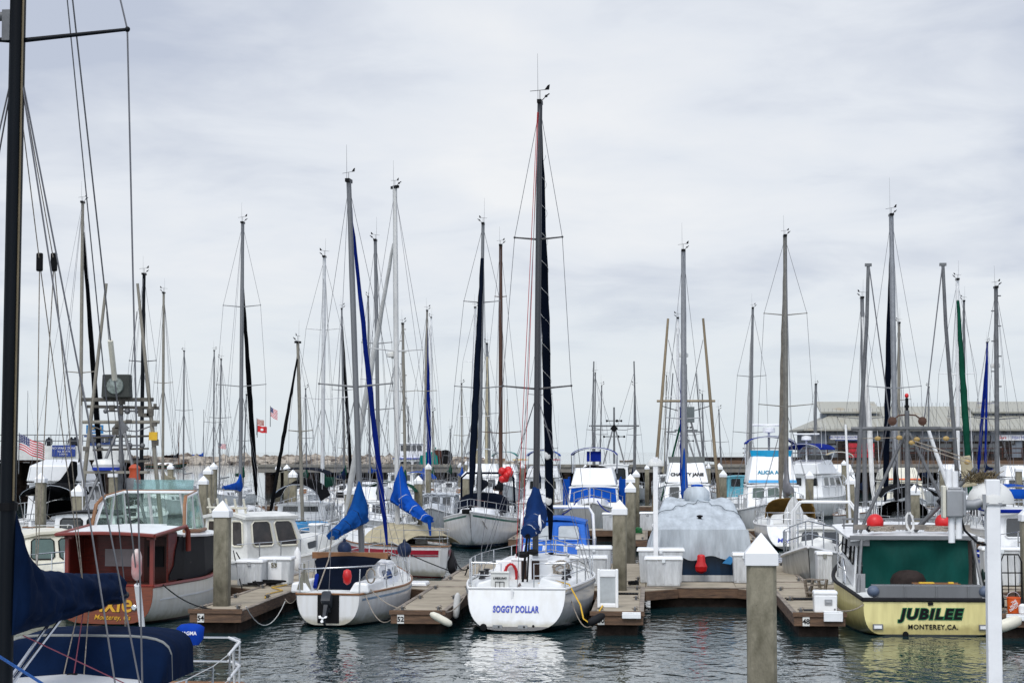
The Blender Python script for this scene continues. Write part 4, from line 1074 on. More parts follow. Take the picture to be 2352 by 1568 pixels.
    v = MB(); v.path([(1.13, 2.6, 1.02), (1.13, 2.6, 1.24), (1.13, 2.53, 1.36), (1.13, 2.43, 1.38)], [.05, .05, .075, .10], 10); v.build('vent_cowl', pm('chrome', (.7, .7, .7), .12, 1.0), root, smooth=50)
GLASSG2 = pm('pale_green_glass', (.72, .88, .80), .02, var=.1, trans=.95)
CLEARG = pm('clear_green_acrylic', (.50, .72, .72), .08, var=.1, trans=.85)
cabin_boat()

# ---- small sloop with blue sail cover, outboard in the transom
def blue_sloop():
    o = P(753, 1437, 46.9); rz = R(-8.5)
    root = T('sailboat', 'small white sloop with blue sail cover and outboard in its transom well', 'sailboat', (o.x, 46.9, 0), rz)
    L, B = 6.9, 2.5; h = Hull(L, B, .80, .84, 1.15, .38, .60, .44, .6, .0, .04, .55, .85)
    h.build(hm('sloop_hull', (.74, .74, .73), ((.05, (.015, .03, .05)),), .22, .08), root); h.deck(DECKW, root)
    h.rail(TEAK, root, .026, -.03, .005); h.band(.14, .19, pm('pale_blue_stripe', (.20, .30, .42), .4), root, .005, .02, .96)
    b = MB()
    for sd in (-1, 1):
        b.loft([[Vector((sd * x, y, z)) for x, z in ((.45, .8), (.95, .78), (.92, 1.02), (.60, 1.05))] for y in (.15, 1.0, 1.9)] if sd > 0 else [[Vector((sd * x, y, z)) for x, z in ((.60, 1.05), (.92, 1.02), (.95, .78), (.45, .8))] for y in (.15, 1.0, 1.9)])
    b.build('coaming', W, root, bevel=.05)
    trunk(root, h, .28, .80, .74, .50, W, ((.10, .34), (.42, .60)), fr=.45)
    MB().plate([(-.62, 1.93, .83), (.62, 1.93, .83), (.78, 1.90, 1.42), (-.78, 1.90, 1.42)], .015, Vector((0, -1, 0))).build('cabin_bulkhead', W, root)
    rows = [[Vector((x * w, y, z - .06 * x * x)) for x in (-1, -.5, 0, .5, 1)] for y, z, w in ((.55, .86, .40), (1.0, 1.08, .52), (1.5, 1.34, .66), (1.8, 1.50, .78), (2.1, 1.55, .80), (2.5, 1.56, .76))]
    MB().sheet(rows, .015).build('companionway_cover', NAVY2, root, smooth=40)
    MB().box((0, 2.7, 1.54), (1.7, .9, .05)).box((0, 2.25, 1.56), (1.9, .06, .16)).build('hatch_boards', TEAK, root, bevel=.01)
    zb = 1.42
    a, c = P(803, 412, 50.4), P(831, 1200, 50.4); lean = (a.x - c.x) / (a.z - c.z)
    y = 3.55
    mp = rig(root, h, y / L, a.z, (lean, .0), .075, ALU, ((.45, .95),), BLUE2, .064, base_z=zb, boom=None, fore=.985, jtop=.955, seed=2, headgear=(.9, True, False), wr=.006)
    am = mp(2.45); e_ = loc_in(root, P(762, 1236, 47.9))
    MB().cyl(am, e_, .05, .045).build('boom', ALU, root, smooth=50)
    sail_cover(root, am + Vector((0, .03, .02)), e_ + Vector((0, .1, .04)), PBLUE, .50, .16, .40, 8, .23, droop=.02, parts=44, ties=3)
    MB().path([e_, e_ + Vector((-.05, -.1, -.5)), Vector((-.28, .1, .85))], .016, 5).build('mainsheet', ROPE, root)
    rails(root, h, .55, pushpit=False)
    b = MB(); zz = .55
    b.path([h.edge(.22, -1, .05, 0), h.edge(.21, -1, .05, zz), h.edge(.02, -1, .06, zz), h.edge(0, -1, .15, zz), h.edge(0, 1, .15, zz + .06), h.edge(.02, 1, .06, zz + .06), h.edge(.21, 1, .05, zz), h.edge(.22, 1, .05, 0)], .017, 6)
    for sd in (-1, 1): b.path([h.edge(.02, sd, .08, 0), h.edge(.02, sd, .06, zz)], .017, 6)
    b.build('pushpit', SS, root, smooth=60)
    # transom well and outboard
    MB().box((.01, -.012, .43), (.52, .03, .66)).build('motor_well', INK, root, bevel=.06, seg=3)
    outboard(root, (.0, -.14, .50), pm('charcoal_motor', (.05, .055, .065), .3, var=.2), .72, -.62, WSTR)
    # anchors, winch, rope coils, red float on the pushpit
    an = T('anchor', 'grey plough anchor hung on the stern rail of the small sloop', 'anchor', root.matrix_basis @ Vector((-.62, .18, .85)))
    b = MB()
    for s in (-1, 1): b.plate([(s * .02, 0, 0), (s * .17, 0, .02), (s * .03, 0, .5)], .03 * s, Vector((0, 1, 0)))
    b.cyl((0, 0, 0), (0, 0, .62), .022); b.build('flukes', pm('galvanised_fluke', (.26, .25, .20), .6, .4), an)
    f = tag(MB().lathe((0, 0, 0), [(.02, 0), (.085, .05), (.11, .2), (.085, .33), (.02, .36)], 12).build('horseshoe_float', REDR, smooth=60), 'red throw-rope float hanging at the companionway of the small sloop', 'float')
    f.location = root.matrix_basis @ Vector((.40, .25, .98))
    for x, m, nm in ((-.62, WHI, 'white rope coil on the left coaming of the small sloop'), (1.0, ROPE, 'tan rope coil on the stern rail of the small sloop'), (.92, WHI, 'pale rope coil on the cabin end of the small sloop')):
        b = MB(); rd = random.Random(int(x * 50))
        yy = 1.75 if m is WHI else .1
        for i in range(4): b.path([(.09 * math.cos(t * .6) * (1 + .25 * rd.random()), .03 * math.sin(t), .17 * math.sin(t * .6)) for t in range(11)], .016, 5)
        o_ = tag(b.build('rope_coil', m, smooth=60), nm, 'rope'); o_.location = root.matrix_basis @ Vector((x, yy, 1.22 if yy > 1 else 1.2))
    for sx_, dy in ((-1, 5.1), (1, 4.9)):
        p = Vector((sx_ * (h.w(.7) * .80), dy, 1.58)); o_ = MB().ball((0, 0, 0), .185, 16, (1, 1, 1.05)).cyl((0, 0, .17), (0, 0, .27), .05, .03).build('buoy_fender', pm('navy_vinyl', (.018, .03, .07), .4, var=.3), smooth=60)
        o_.location = root.matrix_basis @ p; tag(o_, 'round navy fender %s of the mast on the small sloop' % ('left' if sx_ < 0 else 'right'), 'fender', 'round navy fenders')
    cb = MB().cyl((0, 0, 0), (0, .45, .25), .05, .05, 8); o_ = cb.build('blue_cushion', BLUE2); o_.location = root.matrix_basis @ Vector((-.45, .55, .9)); tag(o_, 'blue rolled cushion in the cockpit of the small sloop', 'cushion')
blue_sloop()

# ---- the white racing sloop with the tallest mast
def soggy():
    o = P(1187, 1446, 45.9); rz = R(-7.2)
    root = T('sailboat', 'white sloop with the tallest mast, navy sail cover and blue SOGGY DOLLAR lettering', 'sailboat', (o.x, 45.9, 0), rz)
    L, B = 7.6, 2.95; h = Hull(L, B, .95, 1.0, 1.22, .42, .76, .45, .55, -.62, .04, .50, .82)
    h.trake = .40; h.build(hm('racer_hull', (.58, .60, .61), ((.12, (.006, .012, .025)),), .2, .06), root); h.deck(DECKW, root)
    h.rail(pm('grey_rubrail', (.16, .17, .18), .5), root, .022, -.10, .006, stern=False); h.rail(WSTR, root, .028, .02)
    # lettering follows the sloping transom
    def onT(x, z): return Vector((x, h.y(0, z) - .014, z))
    up = (onT(0, .9) - onT(0, .2)).normalized()
    text('SOGGY DOLLAR', .215, BLUEI, root, onT(.0, .45), (1, 0, 0), up, off=.009, sp=1.12, sx=.60)
    b = MB()
    for x, z, r in ((-.72, .12, .045),): b.lathe(onT(x, z), [(.08, .0), (.08, -.02), (.03, -.022)], 12, 'Y')
    b.build('exhaust_outlet', INK, root)
    for x in (-.40, .18):
        o1 = MB().box(onT(x, .13), (.22, .02, .09)).build('trim_bracket', pm('grey_recess', (.30, .31, .31), .5), root, bevel=.03)
        MB().ball(onT(x + .03, .13) + Vector((0, -.012, 0)), .022, 8).build('knob', INK, o1)
    b = MB()
    for x in (-.98, .42): b.ball(onT(x, .15 if x > 0 else .26), .03, 8, (1, .4, 1))
    b.build('drain', INK, root)
    MB().box((-.10, h.y(0, .8) - .02, .78), (.05, .02, .36)).build('ladder_strap', WSTR, root)
    # cockpit: coamings, companionway, winches
    b = MB()
    for sd in (-1, 1):
        sec = lambda y, w: [Vector((sd * x, y, z)) for x, z in ((.40, .9), (w, .95), (w - .05, 1.06), (.52, 1.20))]
        rr = [sec(y, w) for y, w in ((.45, 1.02), (1.2, 1.2), (2.5, 1.28))]
        b.loft(rr if sd > 0 else [r[::-1] for r in rr])
    b.build('coaming', W, root, bevel=.04)
    trunk(root, h, .33, .82, .66, .48, W, ((.12, .34), (.42, .6)), fr=.5, wh=(.35, .7))
    MB().box((0, 2.50, 1.22), (1.65, .05, .52)).build('cabin_bulkhead', W, root, bevel=.04)
    BRN2 = pm('smoked_washboard', (.045, .028, .022), .25, var=.2)
    for x, w in ((-.13, .13), (.15, .19)): MB().box((x, 2.455, 1.14), (w, .03, .66)).build('washboard', BRN2, root, bevel=.01)
    MB().box((.02, 2.44, 1.14), (.08, .05, .76)).build('door_post', WSTR, root, bevel=.01)
    MB().box((0, 2.9, 1.50), (.9, .9, .06)).build('sliding_hatch', W, root, bevel=.02)
    for sd in (-1, 1):
        for y in (1.25, 2.05):
            MB().lathe((sd * .98, y, 1.10), [(.085, 0), (.085, .03), (.055, .06), (.05, .15), (.08, .18), (.08, .20), (.02, .21)], 12).build('winch', pm('black_winch', (.03, .03, .033), .3, .6), root, smooth=40)
    MB().path([(.0, 1.0, .86), (.0, .55, 1.05), (.02, .2, 1.02)], .022, 6).build('tiller', WMAST, root)
    # mast, spreaders, stays, navy headsail
    y = 3.75; zb = 1.48; a, c = P(1240, 232, 49.6), P(1231, 1120, 49.6); lean = (a.x - c.x) / (a.z - c.z)
    zmid = P(1232, 893, 49.6).z; ztop = P(0, 550, 49.6).z; q = lambda z: (z - zb) / (a.z - zb)
    mp = rig(root, h, y / L, a.z, (lean, 0), .075, pm('grey_black_spar', (.07, .07, .075), .4, .3, var=.35, scale=.6, stretch=(9, 9, .1)), ((q(zmid), .86), (q(ztop), .60)), NAVY2, .10, base_z=zb, boom=None, jtop=.985, seed=4, headgear=(1.2, True, True), wr=.007, fore=.98)
    # white spiral lashing and patches on the furled sail
    top = mp(lerp(zb, a.z, .985)); bow = Vector((0, h.y(.98, h.s1), h.s1 + .05)); b = MB(); pts = []
    for i in range(241):
        s_ = i / 240; p = top.lerp(bow, lerp(.10, .90, s_)); an = s_ * 26 * math.pi; pts.append(p + Vector((.116 * math.cos(an), .116 * math.sin(an), 0)))
    b.path(pts, .0045, 4); b.build('lashing', WHTC, root)
    for s_ in (.76, .865):
        p = top.lerp(bow, s_); MB().ball(p + Vector((-.02, -.085, 0)), .085, 10, (1, .5, 1.5)).build('sail_patch', WHTC, root, smooth=60)
    am = mp(2.35); e_ = loc_in(root, P(1211, 1232, 46.9))
    MB().cyl(am, e_, .06, .055, 8).build('boom', BLK, root, smooth=50)
    cov = sail_cover(root, am + Vector((0, .04, .02)), e_ + Vector((0, .16, .05)), canvas('deep_navy_cover', (.010, .035, .13)), .42, .22, .55, 5, .27, droop=.04, parts=44, ties=3)
    for sx_ in (-1, 1):
        b = MB(); ax = (e_ - am); pc = am + ax * .55 + Vector((sx_ * .02, 0, .12)); pts = []
        for i in range(13):
            t = lerp(-2.3, 2.3, i / 12); pts.append(pc + Vector((sx_ * (.21 - .02 * abs(math.sin(t))), -.05 - .16 * math.cos(t) * .4, .24 * math.sin(t * .68))))
        b.path(pts, [.012 + .028 * math.cos((i - 6) / 6 * 1.5) for i in range(13)], 6); b.build('cover_numeral', WHI, cov, smooth=60)
    b = MB(); b.path(sag(e_, (-.06, 1.6, 1.0), -.02, 6), .028, 6); b.path(sag(e_ + Vector((.05, 0, 0)), (.05, 1.6, 1.0), .02, 6), .02, 6); b.ball(e_ + Vector((-.12, .1, -.42)), .10, 8, (1.6, 1, .8)); b.ball(e_ + Vector((.12, .1, -.36)), .09, 8, (1.5, 1, .8)); b.build('mainsheet', ROPEB, root, smooth=60)
    for x in (-.17, -.1): MB().path([mp(a.z - .3) + Vector((x * .3, -.1, 0)), Vector((x * 2, 2.6, 1.5))], .008, 4).build('halyard', ROPER, root)
    rails(root, h, .55, pushpit=False)
    # split stern pulpits with seats
    for sd in (-1, 1):
        b = MB(); e1, e2, e3 = h.edge(.30, sd, .06), h.edge(.03, sd, .08), Vector((sd * .38, h.y(0, .95) + .14, .95))
        zt = .58
        b.path([e1, e1 + Vector((0, 0, zt * .7)), h.edge(.16, sd, .06, zt), e2 + Vector((0, 0, zt)), e2 + Vector((sd * -.35, -.0, zt)), e3 + Vector((0, 0, zt)), e3], .017, 6)
        b.path([e2, e2 + Vector((0, 0, zt))], .017, 6); b.path([h.edge(.16, sd, .06), h.edge(.16, sd, .06, zt)], .017, 6)
        b.path([h.edge(.3, sd, .06, .3), h.edge(.03, sd, .08, .3), e2 + Vector((sd * -.35, 0, .3)), e3 + Vector((0, 0, .3))], .012, 6)
        b.build('pushpit', SS, root, smooth=60)
        MB().plate([e2 + Vector((-sd * .02, .1, .55)), e2 + Vector((-sd * .5, .05, .55)), e2 + Vector((-sd * .42, .42, .55)), e2 + Vector((0, .5, .55))], .035, Vector((0, 0, 1))).build('stern_seat', W, root, bevel=.015)
    # sling case with printed instructions
    sl = T('rescue_sling_case', 'white rescue sling case with printed instructions on the stern rail of the tall-masted sloop', 'rescue sling', root.matrix_basis @ Vector((-.40, .10, .76)), rz)
    MB().box((0, 0, .27), (.42, .12, .58), top=(1.02, .8)).box((0, 0, .57), (.44, .14, .05)).build('case', WO, sl, bevel=.02)
    text('LIFESLING', .07, INK, sl, (0, -.066, .42), (1, 0, 0), (0, .04, 1), shear=.2, off=.001)
    b = MB()
    for x in (-.10, .0, .10): b.box((x, -.066, .29), (.012, .008, .14))
    for z in (.22, .36): b.box((0, -.066, z), (.21, .008, .012))
    for i in range(6): b.box((-.13 + .05 * i, -.064, .13), (.025, .008, .025))
    for z in (.03, .05, .07, .09): b.box((.08, -.064, z), (.16, .008, .007))
    b.build('printed_diagram', INK, sl)
    # rope coils
    rd = random.Random(3); b = MB()
    for i in range(9): b.path([(.10 * math.cos(t * .65 + i) * (1 + .3 * rd.random()), .04 * math.sin(t + i), .26 * math.sin(t * .65 + i) - .04) for t in range(11)], .020, 5)
    o_ = tag(b.build('rope_coil', ROPER, smooth=60), 'thick red rope coil hanging on the cabin of the tall-masted sloop', 'rope'); o_.location = root.matrix_basis @ Vector((-.44, 2.36, 1.14)); o_.scale = (1.3, 1.2, 1.2)
    b = MB()
    for i in range(9): b.path([(.17 * math.cos(t * .65 + i) * (1 + .3 * rd.random()), .05 * math.sin(t + i), .15 * math.sin(t * .65 + i) - .25 * (i > 5) * rd.random()) for t in range(11)], .014, 5)
    o_ = tag(b.build('rope_coil', ROPE, smooth=60), 'tangled grey rope coil on the cabin right side of the tall-masted sloop', 'rope'); o_.location = root.matrix_basis @ Vector((.78, 2.40, 1.34))
    rope_line('hose', 'yellow hose trailing from the tall-masted sloop to the dock', [root.matrix_basis @ Vector(v) for v in ((.2, 1.5, .95), (.7, .9, 1.12), (1.15, .5, 1.05))] + [P(1333, 1388, 45.6), P(1340, 1420, 45.3), P(1356, 1432, 45.1), P(1372, 1410, 45.0), P(1384, 1390, 45.2)], .018, YEL)
soggy()

# ---- yellow fishing boat
def jubilee():
    o = P(2138, 1456, 44.7); rz = R(-4)
    root = T('fishing_boat', 'yellow-hulled fishing boat lettered JUBILEE with green tarp under its gantry', 'fishing boat', (o.x, 44.7, 0), rz)
    L, B = 9.4, 3.45; h = Hull(L, B, .80, .95, 1.75, .5, .86, .40, .7, .0, .0, .22, .72, pb=2.6)
    h.build(hm('yellow_hull', (.80, .715, .31), ((.025, (.02, .025, .02)),), .3, .12), root); h.deck(DECKW, root, .03)
    h.rail(RUB, root, .05, .0, .012, n=6)
    yt = h.y(0, .4) - .012
    for off, m, dy in ((.030, GRNI, 0), (.014, INK, -.005)):
        text('JUBILEE', .31, m, root, (.0, yt + dy, .385), (1, 0, 0), (0, 0, 1), off=off, shear=.22, sp=1.22, sx=1.10)
    text('MONTEREY,CA.', .145, INK, root, (.05, yt - .003, .155), (1, 0, 0), (0, 0, 1), off=.003, sp=1.12)
    for x in (-1.17, 1.17):
        o1 = MB().box((x, yt - .015, .20), (.23, .05, .125)).build('transom_bracket', ALU, root, bevel=.01); MB().box((x, yt - .043, .20), (.17, .01, .07)).build('plate', W, o1)
    MB().lathe((-.56, yt + .01, .04), [(.065, 0), (.065, -.05), (.045, -.055)], 12, 'Y').build('exhaust_outlet', INK, root)
    MB().box((.0, yt - .006, .715), (.12, .02, .07)).build('drain_plate', INK, root, bevel=.01)
    # aluminium work bench across the stern
    b = MB(); b.box((-.05, .12, .96), (2.42, .04, .30)); b.box((-.05, .30, 1.10), (2.42, .36, .03))
    for x in (-1.25, -.55, .15, .85, 1.14): b.box((x, .09, .96), (.035, .03, .29))
    b.build('stern_bench', ALU, root, bevel=.006)
    # deckhouse, roof, side windows
    y0, y1, w = 2.35, 6.6, 1.42
    for sd in (-1, 1):
        q4 = [(sd * w, y0, .9), (sd * w * .93, y1, 1.2), (sd * w * .88, y1 - .2, 2.10), (sd * w * .94, y0, 2.06)]
        if sd > 0: pass
        else: q4 = [q4[1], q4[0], q4[3], q4[2]]
        MB().plate(q4, .05, Vector((sd, 0, 0))).build('house_side', W, root, bevel=.01)
        for u0, u1 in ((.06, .26), (.34, .62), (.68, .94)) if sd > 0 else ((.74, .94), (.38, .66), (.06, .32)):
            quadpanel(root, [Vector(p) + Vector((sd * .051, 0, 0)) for p in q4], u0, u1, .45, .92, GLASS, frame=INK, fw=.018)
    fq = [(w * .93, y1, 1.2), (-w * .93, y1, 1.2), (-w * .88, y1 - .3, 2.10), (w * .88, y1 - .3, 2.10)]
    MB().plate(fq, .05).build('house_front', W, root)
    for i in range(3): quadpanel(root, [Vector(p) + Vector((0, .052, 0)) for p in fq], .04 + .32 * i, .32 + .32 * i, .35, .92, GLASS)
    rows = [[Vector((x, y, z + .09 * (1 - (x / 1.6) ** 2))) for x in (-1.56, -1.45, -.8, 0, .8, 1.45, 1.56)] for y, z in ((y0 - .35, 2.06), (y0 + 1, 2.09), (y0 + 3, 2.16), (y1 + .2, 2.22))]
    MB().sheet(rows, .06).build('roof', W, root, smooth=40)
    MB().box((-.1, y0 - .36, 2.095), (2.95, .05, .10)).build('roof_edge', ALU, root, bevel=.01)
    b = MB()
    for zz in (.10, .26): b.path([(-1.45, y0 + 2.9, 2.16 + zz), (1.45, y0 + 2.9, 2.16 + zz)], .025, 6)
    for x in (-1.4, -.5, .5, 1.4): b.cyl((x, y0 + 2.9, 2.15), (x, y0 + 2.9, 2.44), .02)
    b.build('roof_rail', ALU, root)
    MB().box((0, y0 + .75, 2.30), (2.75, .10, .12)).build('roof_beam', pm('grey_timber', (.25, .23, .20), .8, var=.25), root, bevel=.01)
    # aluminium posts and wind door at the left
    for x0, x1 in ((-1.47, -1.30), (1.38, 1.25)):
        MB().path([(x0, 1.25, .85), (x1, y0 - .32, 2.08)], .04, 6).build('roof_post', GREYM, root)
    MB().box((-1.36, y0 - .25, 2.0), (.5, .06, .2)).build('roof_bracket', ALU, root)
    MB().plate([(-1.52, 1.35, .85), (-1.30, 1.35, .85), (-1.28, 1.5, 1.28), (-1.50, 1.5, 1.28)], .02).build('wind_door', ALU, root)
    MB().box((1.22, y0 - .15, 1.5), (.09, .09, 1.2)).build('timber_post', pm('dark_post', (.06, .05, .045), .7), root)
    # green tarp curtain
    rows = []
    for i in range(9):
        q = i / 8; rows.append([Vector((lerp(-1.27, 1.17, j / 24), y0 - .20 - .05 * math.sin(j * .9 + q * 2) * q - .09 * math.sin(q * 3.14) * math.sin(abs(j - 9) * .45 + q * 2.5) - .03 * noise.noise(Vector((j * .4, q * 3, 2))), lerp(2.04, .90, q) + .02 * math.sin(j * .7))) for j in range(25)])
    MB().sheet(rows, .015).build('tarp', pm('green_tarp', (.002, .056, .045), .6, var=.18, scale=1.4, stretch=(1, 1, .4), bump=.2, bscale=5), root, smooth=60)
    # gantry of pipe: poles, crossbar, centre mast, boom
    yg = 3.75
    zc, ztp = 4.66, 8.65
    for sd in (-1, 1):
        MB().path([(sd * 1.28, yg, 2.1), (sd * 1.12, yg, zc), (sd * .95, yg - .05, 7.2), (sd * .90, yg - .05, ztp)], [.055, .052, .045, .04], 10).build('gantry_pole', GREYM, root, smooth=50)
        MB().box((sd * .90, yg - .05, ztp + .0), (.16, .1, .07)).build('pole_head', GREYM, root)
        MB().path([(sd * .88, yg - .07, ztp - .05), (sd * -.06 + sd * .25, yg, 3.1)], .016, 5).build('pole_stay', WIRE, root)
        MB().path([(sd * .88, yg - .05, ztp - .1), (sd * .25 + sd * 1.0, yg - .3, 2.2)], .007, 4).build('pole_stay', WIRE, root)
        MB().path([(sd * .05, yg, 4.55), (sd * 1.18, yg - .2, 2.15)], .042, 8).build('brace', GREYM, root, smooth=50)
    MB().path([(-1.35, yg, zc), (1.3, yg, zc)], .045, 8).box((.02, yg, zc + .02), (1.55, .16, .06)).build('crossbar', GREYM, root, smooth=50)
    MB().path([(0, yg, 2.1), (0, yg, 5.1)], [.07, .06], 10).build('gantry_mast', GREYM, root, smooth=50)
    b = MB(); b.cyl((0, yg, 5.1), (0, yg, 5.40), .04); b.box((0, yg, 5.2), (.1, .08, .06)); b.build('light_stem', BLK, root)
    MB().ball((0, yg, 5.46), .05, 10, (1, 1, 1.2)).build('masthead_light', REDR, root, smooth=60)
    b = MB()
    for sd in (-1, 1): b.path([(0, yg, 5.0), (sd * .2, yg - .05, 4.98), (sd * .34, yg - .05, 4.88)], .02, 5); b.lathe((sd * .36, yg - .08, 4.84), [(.02, -.02), (.11, 0), (.02, .04)], 10, 'Y')
    b.build('floodlight', WMAST, root)
    MB().path([(.10, yg - .4, 2.2), (1.35, yg - .9, 3.55), (1.50, yg - .95, 3.72)], [.06, .055, .06], 8).build('boom', GREYM, root, smooth=50)
    b = MB(); b.box((.78, yg - .75, 2.95), (.34, .16, .26), M=Matrix.Rotation(-.8, 3, 'Y')); b.cyl((.62, yg - .9, 2.95), (.95, yg - .9, 2.85), .08, n=8); b.build('winch', BLK, root, bevel=.02)
    YB = pm('brass_block', (.42, .28, .09), .5)
    for x, z in ((-.72, 4.42), (-.2, 4.44), (.22, 4.40), (.92, 4.42), (.10, 4.32), (1.42, 3.85)):
        b = MB().ball((x, yg - .1, z), .065, 10, (1.2, .5, .9)); b.build('block', YB, root, smooth=60)
    b = MB()
    for dz in (.05, -.04): b.path([(.12, yg - .12, 4.32 + dz), (1.42, yg - .6, 3.86 + dz)], .013, 5)
    b.path([(-1.2, yg, 4.42), (-.2, yg - .1, 4.44)], .009, 4); b.path([(.2, yg, 4.42), (1.2, yg - .1, 4.42)], .009, 4); b.build('tackle_line', ROPE, root)
    for x, z in ((-.28, 4.6), (-.18, 4.6), (.35, 4.6)): MB().path([(x, yg - .1, z), (x * .9, yg - .3, 2.2)], .008, 4).build('halyard', WIRE, root)
    # rope heap, coils on the roof
    for cx, cy, lb in ((-.75, y0 + .35, 'grey rope heap on the roof of the yellow boat, left of centre'), (.55, y0 + .35, 'grey rope heap on the roof of the yellow boat, right of centre'), (-.1, y0 + .3, 'pale rope coil hanging at the foot of the gantry mast')):
        rd = random.Random(int(cx * 100)); b = MB(); up_ = lb.startswith('pale')
        for i in range(9): b.path([((.30 if not up_ else .10) * math.cos(t * .62) * rd.uniform(.6, 1.1), .12 * math.sin(t * .62), ((.02 + .012 * i + .03 * rd.random()) if not up_ else .24 + .24 * math.sin(t * .62) * rd.uniform(.8, 1))) for t in range(11)], .016, 5)
        o_ = tag(b.build('rope_coil', WHTC if up_ else ROPE, smooth=60), lb, 'rope'); o_.location = root.matrix_basis @ Vector((cx, cy, 2.20))
    for px, lb in ((2010, 'red ball fender on the yellow boat roof, left of its gantry mast'), (2167, 'red ball fender on the yellow boat roof near the lamp post')):
        p = P(px, 1199, 47.6); f = T('ball_fender', lb, 'fender', p, 0, 'red ball fenders on the yellow boat roof')
        MB().ball((0, 0, 0), .205, 18).build('ball', REDR, f, smooth=60); sd = 1 if px > 2100 else -1
        MB().cyl((sd * .11, -.06, -.12), (sd * .2, -.08, -.2), .085, .05, 10).build('eye', BLK, f)
    # covered engine box and bait table in the well
    b = MB(); rings = []
    for z, k in ((.92, 1.0), (1.15, 1.02), (1.28, .85), (1.36, .5), (1.38, .05)):
        rings.append([Vector((-.30 + .40 * k * math.cos(a * .5236) * (1 + .05 * math.sin(a * 2.6)), 1.5 + .3 * k * math.sin(a * .5236), z)) for a in range(12)])
    tag(b.loft(rings).build('covered_box', pm('brown_cover', (.035, .025, .022), .7, var=.25, bump=.5, bscale=6), smooth=60), 'brown cloth cover over a box in the well of the yellow boat', 'covered box').location = (0, 0, 0)
    o_ = C.objects[-1]
    for o_ in C.objects:
        if o_.name == 'covered_box': o_.location = root.location; o_.rotation_euler = root.rotation_euler
    tb = T('bait_table', 'wood-edged bait table with yellow tools in the stern of the yellow boat', 'table', root.matrix_basis @ Vector((.25, .85, .82)), rz)
    MB().box((0, 0, .24), (1.0, .4, .07)).box((0, 0, .12), (.9, .34, .18)).build('tray', ALU, tb, bevel=.01); MB().box((0, -.21, .285), (1.04, .03, .03)).box((0, .21, .285), (1.04, .03, .03)).build('trim', TEAK, tb)
    MB().box((-.22, 0, .30), (.34, .2, .04)).build('tool_tray', YEL, tb, bevel=.01); MB().box((.33, 0, .30), (.12, .14, .05)).build('tool', YEL, tb, bevel=.01)
    for x in (-1.25, 1.22):
        o_ = MB().ball((0, 0, 0), .14, 14, (1, 1, .95)).build('buoy_fender', pm('slate_vinyl', (.10, .13, .19), .5, var=.2), smooth=60)
        o_.location = root.matrix_basis @ Vector((x, .12, .98)); tag(o_, 'slate blue ball fender at the %s end of the aluminium bench' % ('left' if x < 0 else 'right'), 'fender', 'slate fenders of the yellow boat')
    b = MB()
    for zz in (.34, .62): b.path([h.edge(t, -1, .10, zz) for t in (.30, .34, .42, .52, .62, .75, .9)], .02, 6)
    for t in (.34, .52, .75, .9): b.path([h.edge(t, -1, .1, 0), h.edge(t, -1, .1, .62)], .02, 6)
    b.path([h.edge(.30, -1, .1, 0), h.edge(.30, -1, .1, .3), h.edge(.34, -1, .1, .62)], .02, 6); b.build('side_rail', SS, root, smooth=60)
    # reel on the right
    b = MB().lathe((1.45, 1.5, 1.25), [(.16, -.06), (.16, -.04), (.09, -.03), (.09, .03), (.16, .04), (.16, .06)], 14, 'X'); b.build('line_reel', pm('green_black_reel', (.01, .03, .025), .5), root, smooth=40)
jubilee()
